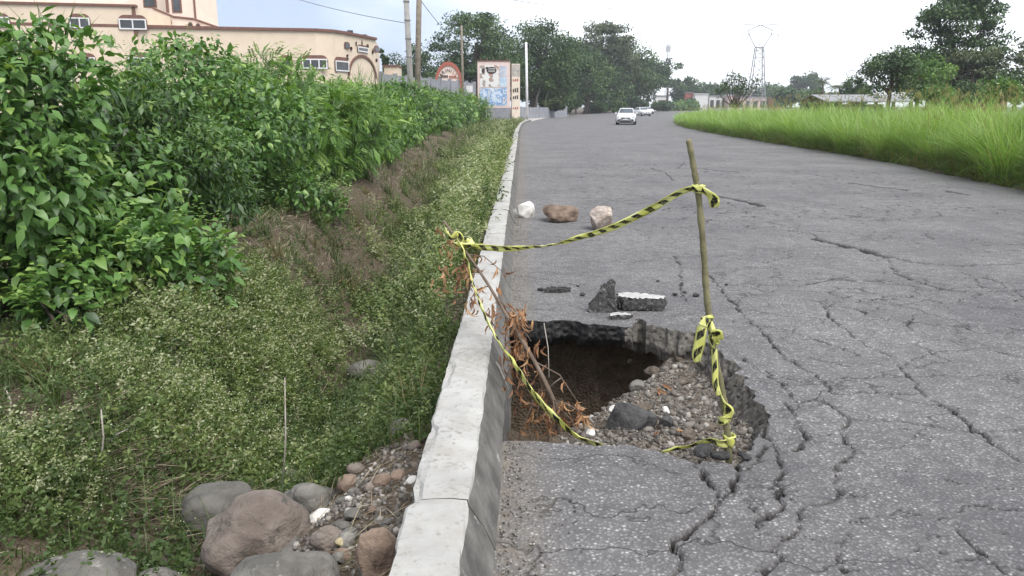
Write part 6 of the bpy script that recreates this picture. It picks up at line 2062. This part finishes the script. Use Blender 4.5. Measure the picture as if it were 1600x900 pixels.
# ------------------------------------------------------------------ cars
M_CARW = pmat('white_car_paint', (.62, .62, .63), (.68, .68, .69), .8, .28, 0, spec=.6)
M_TYRE = pmat('tyre_rubber', (.012, .012, .012), (.022, .022, .022), 10, .9, .2)
M_RIM = pmat('wheel_rim', (.35, .35, .36), (.45, .45, .46), 5, .35, 0, metal=.8)
M_BLK = pmat('black_plastic', (.012, .012, .012), (.02, .02, .02), 5, .5, 0)
M_LAMP = pmat('headlight_lens', (.5, .52, .55), (.62, .64, .66), 14, .12, 0, spec=.8)
M_CARGLASS = glass_mat('car_glass', (.045, .055, .065), .08)
def build_car(label):
    t = thing('car', label, 'car', (0, 0, 0), 0, 'cars coming along the road')
    # lower body lofted front (-y) to rear (+y): y, half width, z bottom, z belt, z top of the section's deck
    st = [(-2.12, .62, .38, .56, .62), (-2.05, .76, .24, .62, .74), (-1.85, .84, .2, .72, .86), (-1.3, .86, .2, .80, .97), (-.75, .865, .2, .86, 1.02), (0, .87, .2, .88, 1.0), (.9, .865, .2, .90, 1.0), (1.6, .85, .22, .92, 1.02), (2.0, .80, .28, .90, 1.0), (2.1, .70, .4, .85, .95)]
    V, F = [], []
    for y, w, zb, zm, zt in st:
        sec = [(-w * .92, zb), (-w, zb + .14), (-w, zm - .12), (-w * .965, zm), (-w * .8, zt - .02), (-w * .35, zt + .015), (w * .35, zt + .015), (w * .8, zt - .02), (w * .965, zm), (w, zm - .12), (w, zb + .14), (w * .92, zb)]
        V += [(x, y, z) for x, z in sec]
    n = 12
    for i in range(len(st) - 1):
        for k in range(n):
            F.append((i * n + k, i * n + (k + 1) % n, (i + 1) * n + (k + 1) % n, (i + 1) * n + k))
    F += [tuple(range(n)), tuple((len(st) - 1) * n + k for k in range(n))[::-1]]
    mb = MB(); mb.add(V, F); body = mb.build('body', M_CARW, t, smooth=True)
    # greenhouse: roof and pillars
    gh = [(-.82, .70, 1.0), (-.18, .60, 1.42), (.1, .595, 1.46), (.9, .58, 1.45), (1.25, .57, 1.40), (1.85, .64, 1.02)]
    V, F = [], []
    for y, w, z in gh:
        V += [(-w - .08 * (z < 1.1), y, min(z, 1.0) - .06 if z < 1.1 else .96), (-w, y, z), (-w * .6, y, z + .025), (w * .6, y, z + .025), (w, y, z), (w + .08 * (z < 1.1), y, .94)]
    for i in range(len(gh) - 1):
        for k in range(5): F.append((i * 6 + k, (i + 1) * 6 + k, (i + 1) * 6 + k + 1, i * 6 + k + 1))
    F += [(0, 1, 2, 3, 4, 5), tuple(30 + k for k in (5, 4, 3, 2, 1, 0))]
    mb = MB(); mb.add(V, F); mb.build('roof', M_CARW, t, smooth=False)
    def lerp(a, b_, q): return tuple(a[i] + (b_[i] - a[i]) * q for i in range(3))
    a, b_ = (-.82, .70, 1.0), (-.18, .60, 1.42)
    off = np.array([0, -.02, .02])
    mb = MB(); q = [lerp(a, b_, .06), lerp(a, b_, .92)]
    mb.add([np.array((-q[0][1] * .93, q[0][0], q[0][2] + .03)) + off, np.array((q[0][1] * .93, q[0][0], q[0][2] + .03)) + off, np.array((q[1][1] * .9, q[1][0], q[1][2] + .03)) + off, np.array((-q[1][1] * .9, q[1][0], q[1][2] + .03)) + off], [(0, 1, 2, 3)])
    mb.build('windscreen', M_CARGLASS, t)
    a, b_ = (1.85, .64, 1.02), (1.25, .57, 1.40); off = np.array([0, .02, .02]); q = [lerp(a, b_, .1), lerp(a, b_, .9)]
    mb = MB(); mb.add([np.array((-q[0][1] * .9, q[0][0], q[0][2] + .03)) + off, np.array((q[0][1] * .9, q[0][0], q[0][2] + .03)) + off, np.array((q[1][1] * .88, q[1][0], q[1][2] + .03)) + off, np.array((-q[1][1] * .88, q[1][0], q[1][2] + .03)) + off], [(0, 1, 2, 3)]); mb.build('rear_window', M_CARGLASS, t)
    for s in (-1, 1):
        mb = MB(); mb.add([(s * .70, -.62, 1.02), (s * .70, 1.5, 1.02), (s * .60, 1.15, 1.38), (s * .615, -.15, 1.38)], [(0, 1, 2, 3)]); mb.build('side_window', M_CARGLASS, t)
        mb = MB(); mb.prism([(.52, .60), (.80, .66), (.80, .80), (.66, .80), (.50, .70)], 'y', -2.10, -1.80)
        o = mb.build('headlight', M_LAMP, t); o.scale = (s, 1, 1)
        mb = MB(); mb.box(.52, .72, -2.125, -2.0, .32, .44); o = mb.build('fog_lamp', M_BLK, t); o.scale = (s, 1, 1)
        mb = MB(); mb.box(.86, 1.03, -.68, -.54, .97, 1.1); o = mb.build('mirror', M_CARW, t, bevel=.02); o.scale = (s, 1, 1)
        mb = MB(); mb.box(.56, .8, 2.0, 2.11, .72, .9); o = mb.build('tail_light', M_REDW, t); o.scale = (s, 1, 1)
        for y in (-1.32, 1.32):
            mb = MB(); mb.tube([(0, 0, 0), (.2, 0, 0)], .31, 20); w = mb.build('wheel', M_TYRE, t, (s * .79 - .1, y, .31))
            mb = MB(); mb.tube([(-.004, 0, 0), (.204, 0, 0)], .2, 14); mb.build('rim', M_RIM, w)
    mb = MB(); mb.box(-.42, .42, -2.145, -2.05, .56, .66); mb.build('grille', M_BLK, t)
    mb = MB(); oval(mb, 0, .61, .1, .07, -2.165, -2.146, 12); mb.build('badge', M_RIM, t)
    mb = MB(); mb.box(-.5, .5, -2.14, -2.0, .27, .40); mb.build('bumper_intake', M_BLK, t)
    mb = MB(); mb.box(-.24, .24, -2.165, -2.141, .42, .52); mb.build('number_plate', M_WHITEW, t)
    mb = MB(); mb.box(-.7, .7, -1.9, 1.9, .14, .22); mb.build('underbody', M_BLK, t)
    return t
car = build_car('white car driving towards the viewer, nearest of the cars')
p = G(982, 195); car.location = (p[0], p[1] + 1.5, .002); car.rotation_euler = (0, 0, math.radians(-10))
c2 = copy_tree(car); p = G(1005, 181.5); c2.location = (p[0], p[1] + 1.5, .002); c2.rotation_euler = (0, 0, math.radians(18)); c2['label'] = 'second white car following a little way behind the nearest'
c3 = copy_tree(car); p = G(1011, 178); c3.location = (p[0] + .3, p[1] + 1.5, .002); c3.rotation_euler = (0, 0, math.radians(14)); c3['label'] = 'white car mostly hidden behind the second white car'

# ================================================================== trees
GREENS_TREE = [(0, (.016, .036, .012)), (.4, (.034, .072, .02)), (.75, (.062, .115, .032)), (1, (.11, .165, .055))]
GREENS_OLIVE = [(0, (.03, .04, .02)), (.4, (.055, .075, .032)), (.75, (.09, .11, .05)), (1, (.14, .16, .08))]
GREENS_BRIGHT = [(0, (.03, .07, .015)), (.4, (.06, .13, .025)), (.75, (.11, .2, .04)), (1, (.18, .28, .07))]
M_CROWN = leafmat('crown_dark', GREENS_TREE, .2, .6)
M_CROWN_OL = leafmat('crown_olive', GREENS_OLIVE, .22, .6)
M_CROWN_BR = leafmat('crown_bright', GREENS_BRIGHT, .3, .55)

def tree(label, px, py_top, py_bot, wpx, Y, mat, seed, n=9000, leaf=None, layers=0, clus=60, trunk=True, shape=1.0, bark=None, name='tree', group=None, sparse=1.0, cat='tree'):
    rng = np.random.default_rng(seed)
    s = Y / FPX
    base = at(px, 166, Y)
    top = at(px, py_top, Y)[2]; bot = max(at(px, py_bot, Y)[2], .2)
    R = wpx * s / 2
    n = int(n * 1.5) if leaf is None else n
    t = thing(name, label, cat, (base[0], Y, 0), 0, group)
    H = top - bot; cz = (top + bot) / 2
    leaf = leaf or max(.24, 3.6 * s)
    # clump centres
    C = []
    while len(C) < clus:
        u = rand_dir(1, rng)[0]
        q = rng.random() ** .4
        if layers:
            lz = (rng.integers(0, layers) + .5 + rng.normal(0, .2)) / layers
            prof = math.sin(math.pi * min(max(.12 + .8 * lz, 0), 1)) ** .5 * (1 - .25 * lz)
            a = rng.uniform(0, 2 * math.pi); rr = R * prof * rng.random() ** .45
            C.append((rr * math.cos(a), rr * math.sin(a), bot + H * lz))
        else:
            zz = u[2] * q
            C.append((u[0] * q * R * (1 - .2 * max(zz, 0)), u[1] * q * R, cz + zz * H / 2 * .96))
    C = np.array(C)
    cr = rng.uniform(.55, 1.2, clus) * (R * .30 if not layers else R * .28)
    which = rng.integers(0, clus, n)
    u = rand_dir(n, rng)
    rad = rng.random(n) ** .33
    fl = np.array([1, 1, .42 if layers else .75])
    P = C[which] + u * (rad * cr[which])[:, None] * fl
    P[:, 2] = np.maximum(P[:, 2], .15)
    D = norm(u * .6 + rand_dir(n, rng) * .8 + np.array([0, 0, -.2]))
    Nn = norm(u * .4 + rand_dir(n, rng) * .6 + np.array([0, 0, .7]))
    ctint = rng.normal(0, .2, clus)
    T = np.clip(.48 + ctint[which] + rng.normal(0, .15, n), 0, 1)
    V, F, Tt = instance(DIA_V, DIA_F, P, frames(D, Nn), leaf * rng.uniform(.6, 1.4, n), T)
    link('crown', np_mesh('crown', V, F, mat, tint=Tt), t)
    if trunk:
        mb = MB()
        r0 = max(.12, R * .07)
        lean = rng.normal(0, .06, 2) * H
        tp = np.array([lean[0], lean[1], bot + H * .55])
        md_ = np.array([lean[0] * .3, lean[1] * .3, bot * .6 + .3])
        mb.tube([(0, 0, -.3), md_, tp], [r0 * 1.25, r0, r0 * .45], 8)
        tr = mb.build('trunk', bark or M_BARK, t, smooth=True)
        for k in rng.choice(clus, min(clus, 11), replace=False):
            st_ = md_ + (tp - md_) * rng.uniform(.1, .9)
            mb = MB(); m2 = (st_ + C[k]) / 2 + rng.normal(0, .05 * R, 3)
            mb.tube([st_, m2, C[k]], [r0 * .42, r0 * .28, r0 * .08], 5); mb.build('limb', bark or M_BARK, tr, smooth=True)
    return t
T_ = tree
grp = 'trees of the dark grove'
T_('dark rounded tree behind the two utility poles, leftmost of the grove', 648, 74, 150, 86, 112, M_CROWN, 1, 5500, clus=40, group=grp)
T_('feathery spreading tree above the red arched sign', 742, 24, 120, 150, 122, M_CROWN, 2, 9500, clus=80, layers=5, group=grp)
T_('dark bushy tree behind the billboard', 772, 48, 172, 120, 128, M_CROWN, 3, 9500, clus=70, group=grp)
T_('tallest dense dark tree behind the slim white post', 838, 26, 165, 122, 136, M_CROWN, 4, 12000, clus=90, group=grp)
T_('dense dark tree in the middle of the grove', 884, 52, 170, 96, 166, M_CROWN, 5, 9500, clus=70, group=grp)
T_('airy olive tree with bare twig tips at the top of the grove', 942, 38, 130, 112, 212, M_CROWN_OL, 6, 8500, clus=80, layers=6, group=grp, bark=M_BARK_PALE)
T_('dark spreading tree right of the airy olive one', 972, 66, 162, 112, 236, M_CROWN, 7, 10500, clus=80, group=grp)
T_('tree with pale bare trunks at the right end of the grove', 1012, 88, 152, 60, 260, M_CROWN, 8, 4600, clus=40, group=grp, bark=M_BARK_PALE)
T_('thin open tree standing apart at the right end of the grove', 1042, 90, 128, 42, 282, M_CROWN, 9, 800, clus=14, group=grp)
T_('low dark tree filling under the crowns behind the low grey wall', 858, 108, 178, 84, 142, M_CROWN, 10, 6000, clus=50, group=grp)
T_('low dark tree filling under the crowns behind the nearest car', 935, 98, 172, 100, 208, M_CROWN, 11, 7500, clus=60, group=grp)
T_('dark tree under the airy olive one', 912, 72, 172, 90, 186, M_CROWN, 12, 7500, clus=60, group=grp)
for i in range(9):
    px = 836 + i * 21 + (i * 37 % 9)
    Y = [133, 146, 160, 178, 192, 210, 226, 240, 262][i]
    px = [836, 856, 878, 900, 920, 938, 958, 985, 1004][i]
    b_ = at(px, 166, Y)
    t = thing('slender_tree', ['pale slanting trunk just right of the slim white post', 'thin trunk behind the low grey wall', 'dark trunk behind the clipped green bush', 'trunk left of the light green bush by the road', 'slim trunk above the light green bush', 'trunk behind the roof of the nearest car', 'straight trunk above the gap between the cars', 'pale trunk above the second car', 'branching pale trunk at the right end of the grove'][i], 'tree', (b_[0], Y, 0), 0, 'bare trunks in the grove')
    H_ = (6.5 + (i * 5 % 4)) * Y / 145
    lx = (-1) ** i * .9
    mb = MB(); mb.tube([(0, 0, -.2), (lx * .3, 0, H_ * .5), (lx * 1.4, 0, H_)], [.24, .19, .1], 7); tr = mb.build('trunk', M_BARK_PALE if i in (0, 3, 7, 8) else M_BARK, t, smooth=True)
    mb = MB(); mb.tube([(lx * .3, 0, H_ * .5), (-lx * 1.2, .2, H_ * .95)], [.12, .05], 6); mb.build('limb', M_BARK, tr, smooth=True)
# bushes along the foot of the grove
bg = 'bushes at the foot of the grove'
for i, (px, pt, pb, w, Y, mt, lab) in enumerate(((895, 149, 173, 34, 166, M_CROWN, 'clipped dark green bush at the end of the low grey wall'), (868, 153, 172, 26, 117, M_CROWN_OL, 'drooping olive bush behind the low grey wall'), (962, 160, 172, 36, 226, M_CROWN_BR, 'light green bush by the road left of the cars'), (990, 156, 171, 40, 246, M_CROWN, 'dark bush by the road behind the cars'), (1033, 160, 171, 34, 280, M_CROWN, 'low bush right of the cars at the bend'), (1075, 161, 171, 60, 312, M_CROWN_BR, 'low green scrub beyond the bend below the red shop'), (930, 160, 173, 40, 196, M_CROWN, 'low dark bush between the grey wall and the light green bush'))):
    T_(lab, px, pt, pb, w, Y, mt, 40 + i, 2200, clus=22, trunk=False, name='bush', group=bg, cat='bush')
# banana plant behind the low wall
bp = at(853, 176, 116)
ban = thing('banana_plant', 'banana plant with upright pale leaves behind the low grey wall', 'plant', (bp[0], 116, 0))
rg = np.random.default_rng(4)
mb = MB(); mb.tube([(0, 0, -.1), (0, 0, 1.4)], [.14, .1], 8); mb.build('stem', pmat('banana_stem', (.12, .13, .05), (.2, .19, .09), 5, .7, 0), ban)
for k in range(7):
    h = rg.uniform(1.6, 2.6); R_ = yaw_tilt(1, .35, rg)
    V, F, T = instance(BLADE2_V, BLADE2_F, np.array([[0, 0, 1.2]]), R_, np.array([[h, .35, h]]), np.array([.7]))
    link('leaf', np_mesh('leaf', V, F, M_CROWN_OL, tint=T), ban)

# far tree line
far = 'far trees on the horizon'
for i, (px, pt, w, Y, mt, lab) in enumerate(((1066, 120, 52, 335, M_CROWN, 'round dark tree standing behind the red shop'), (1104, 131, 60, 380, M_CROWN, 'low distant tree behind the white gabled shed'), (1140, 136, 50, 390, M_CROWN, 'low distant tree behind the thin steel frame'), (1205, 133, 70, 380, M_CROWN, 'low distant tree line right of the pylon'), (1252, 114, 66, 400, M_CROWN, 'broad hazy tree left of the palms'), (1235, 140, 60, 250, M_CROWN, 'low shrubby tree below the broad hazy one'), (1280, 140, 60, 170, M_CROWN, 'dark low tree at the foot of the palms'), (1338, 120, 44, 110, M_CROWN, 'small dark tree at the left end of the long shed'))):
    T_(lab, px, pt, 164, w, Y, mt, 60 + i, 3200, clus=30, group=far, trunk=(i in (0, 4)))
# palms
M_PALM = leafmat('palm_leaf', GREENS_OLIVE, .2, .5)
def palm(label, px, py_top, Y, seed):
    rng = np.random.default_rng(seed)
    b_ = at(px, 166, Y); H = at(px, py_top + 10, Y)[2]
    t = thing('palm_tree', label, 'palm tree', (b_[0], Y, 0), 0, 'palms by the long shed')
    mb = MB(); mb.tube([(0, 0, -.2), (.15, 0, H * .5), (0, 0, H)], [.22, .17, .14], 8); mb.build('trunk', M_BARK, t, smooth=True)
    for k in range(15):
        a = 2 * math.pi * k / 15 + rng.uniform(0, .3); e = rng.uniform(-.2, 1.1); L_ = rng.uniform(1.8, 2.6)
        pts = []
        for i in range(9):
            q = i / 8
            pts.append(np.array([math.cos(a) * L_ * q * math.cos(e * (1 - .4 * q)), math.sin(a) * L_ * q * math.cos(e * (1 - .4 * q)), H + L_ * q * math.sin(e) - 1.1 * q * q]))
        P, D, S = [], [], []
        for i in range(1, 9):
            d = norm(pts[i] - pts[i - 1]); side = norm(np.cross(d, [0, 0, 1.0]))
            for sg in (-1, 1):
                for h_ in (0, .5):
                    P.append(pts[i - 1] + (pts[i] - pts[i - 1]) * h_); D.append(norm(d * .6 + side * sg * .8 + np.array([0, 0, -.45]))); S.append(.75 * (1 - .5 * (i / 9)))
        P, D, S = np.array(P), np.array(D), np.array(S)
        V, F, T = instance(SLIM_V, SLIM_F, P, frames(D, np.tile([0, 0, 1.0], (len(P), 1)) + rand_dir(len(P), rng) * .2), np.stack([S, S * .4, S], 1), rng.uniform(.2, .8, len(P)))
        link('frond', np_mesh('frond', V, F, M_PALM, tint=T), t)
palm('taller palm left of the long shed', 1283, 118, 150, 1)
palm('shorter palm nearest the long shed roof', 1309, 124, 140, 2)
palm('low palm tucked behind the small dark tree at the shed', 1330, 130, 125, 3)

# knobbly bare tree in front of the far shops
b_ = at(1149, 166, 92)
kn = thing('knobbly_tree', 'knobbly small tree with tufted branch ends in front of the far shops', 'tree', (b_[0], 92, 0))
rg = np.random.default_rng(14)
mb = MB(); mb.tube([(0, 0, -.1), (.05, 0, .9), (0, 0, 1.5)], [.16, .13, .11], 8); trk = mb.build('trunk', M_BARK, kn, smooth=True)
P, D, T = [], [], []
sK = 92 / FPX
for dx, py in ((-27, 143), (-19, 134), (-14, 140), (-4, 128), (-8, 118), (3, 122), (8, 134), (18, 140), (28, 128), (25, 138), (12, 127), (-2, 138), (6, 143), (-12, 130)):
    e = np.array([dx * sK, rg.normal(0, .5), at(1149, py, 92)[2]])
    mb = MB(); mb.tube([(0, 0, 1.4), np.array([e[0] * .6, e[1] * .6, 1.4 + (e[2] - 1.4) * .45]), e], [.08, .06, .04], 6); mb.build('limb', M_BARK, trk, smooth=True)
    for k in range(55):
        P.append(e + rg.normal(0, .26, 3)); D.append(rand_dir(1, rg)[0]); T.append(rg.uniform(.1, .8))
V, F, Tt = instance(SLIM_V, SLIM_F, np.array(P), frames(np.array(D), rand_dir(len(P), rg)), np.full(len(P), .38), np.array(T))
link('crown', np_mesh('crown', V, F, M_CROWN, tint=Tt), kn)

# trees on the right behind the tall grass
rg_ = 'trees behind the tall grass'
T_('big layered dark tree towering over the right side', 1484, -14, 140, 150, 78, M_CROWN, 81, 22000, layers=7, clus=130, leaf=.28, group=rg_)
T_('wide lower skirt tree with grey green foliage under the big layered one', 1515, 80, 128, 120, 74, M_CROWN_OL, 82, 4500, layers=2, clus=34, leaf=.25, group=rg_)
T_('small tree left of the big layered one above the shed', 1386, 74, 150, 96, 62, M_CROWN, 83, 5500, clus=46, leaf=.2, group=rg_)
T_('mid green tree between the shed and the big layered one', 1432, 88, 152, 90, 64, M_CROWN_BR, 84, 5000, clus=44, leaf=.2, group=rg_)
T_('thin tree cut off by the right edge of the view', 1606, 58, 150, 70, 70, M_CROWN_OL, 85, 2600, layers=4, clus=26, leaf=.22, group=rg_)
T_('dark tree low at the right edge behind the light green bush', 1585, 112, 160, 80, 58, M_CROWN, 86, 4000, clus=36, leaf=.2, group=rg_)
T_('light green bush below the big layered tree', 1462, 132, 164, 56, 46, M_CROWN_BR, 87, 2600, clus=24, leaf=.16, trunk=False, name='bush', cat='bush', group='light green bushes behind the grass')
T_('light green bush at the right above the tall grass', 1556, 126, 164, 70, 42, M_CROWN_BR, 88, 3000, clus=26, leaf=.16, trunk=False, name='bush', cat='bush', group='light green bushes behind the grass')
T_('dark bush at the foot of the big layered tree', 1500, 130, 164, 60, 72, M_CROWN, 89, 2600, clus=24, leaf=.2, trunk=False, name='bush', cat='bush', group='light green bushes behind the grass')
T_('palm-like feathery crown peeping beside the pale building', 600, 78, 110, 16, 88, M_CROWN, 90, 900, clus=8, leaf=.25, group=None)

# ================================================================== damp air
hz_m = bpy.data.materials.new('damp_air'); hz_m.use_nodes = True
_n, _l = hz_m.node_tree.nodes, hz_m.node_tree.links
_n.remove(_n['Principled BSDF'])
_v = _n.new('ShaderNodeVolumePrincipled')
_v.inputs['Color'].default_value = (.88, .93, 1.0, 1)
_v.inputs['Density'].default_value = .00035
_v.inputs['Anisotropy'].default_value = 0.0
_l.new(_v.outputs[0], _n['Material Output'].inputs['Volume'])
mb = MB(); mb.box(-1300, 1300, -60, 2700, -3.0, 48.0)
tag(mb.build('haze', hz_m), 'thin damp haze filling the air over the road', 'haze', kind='stuff')
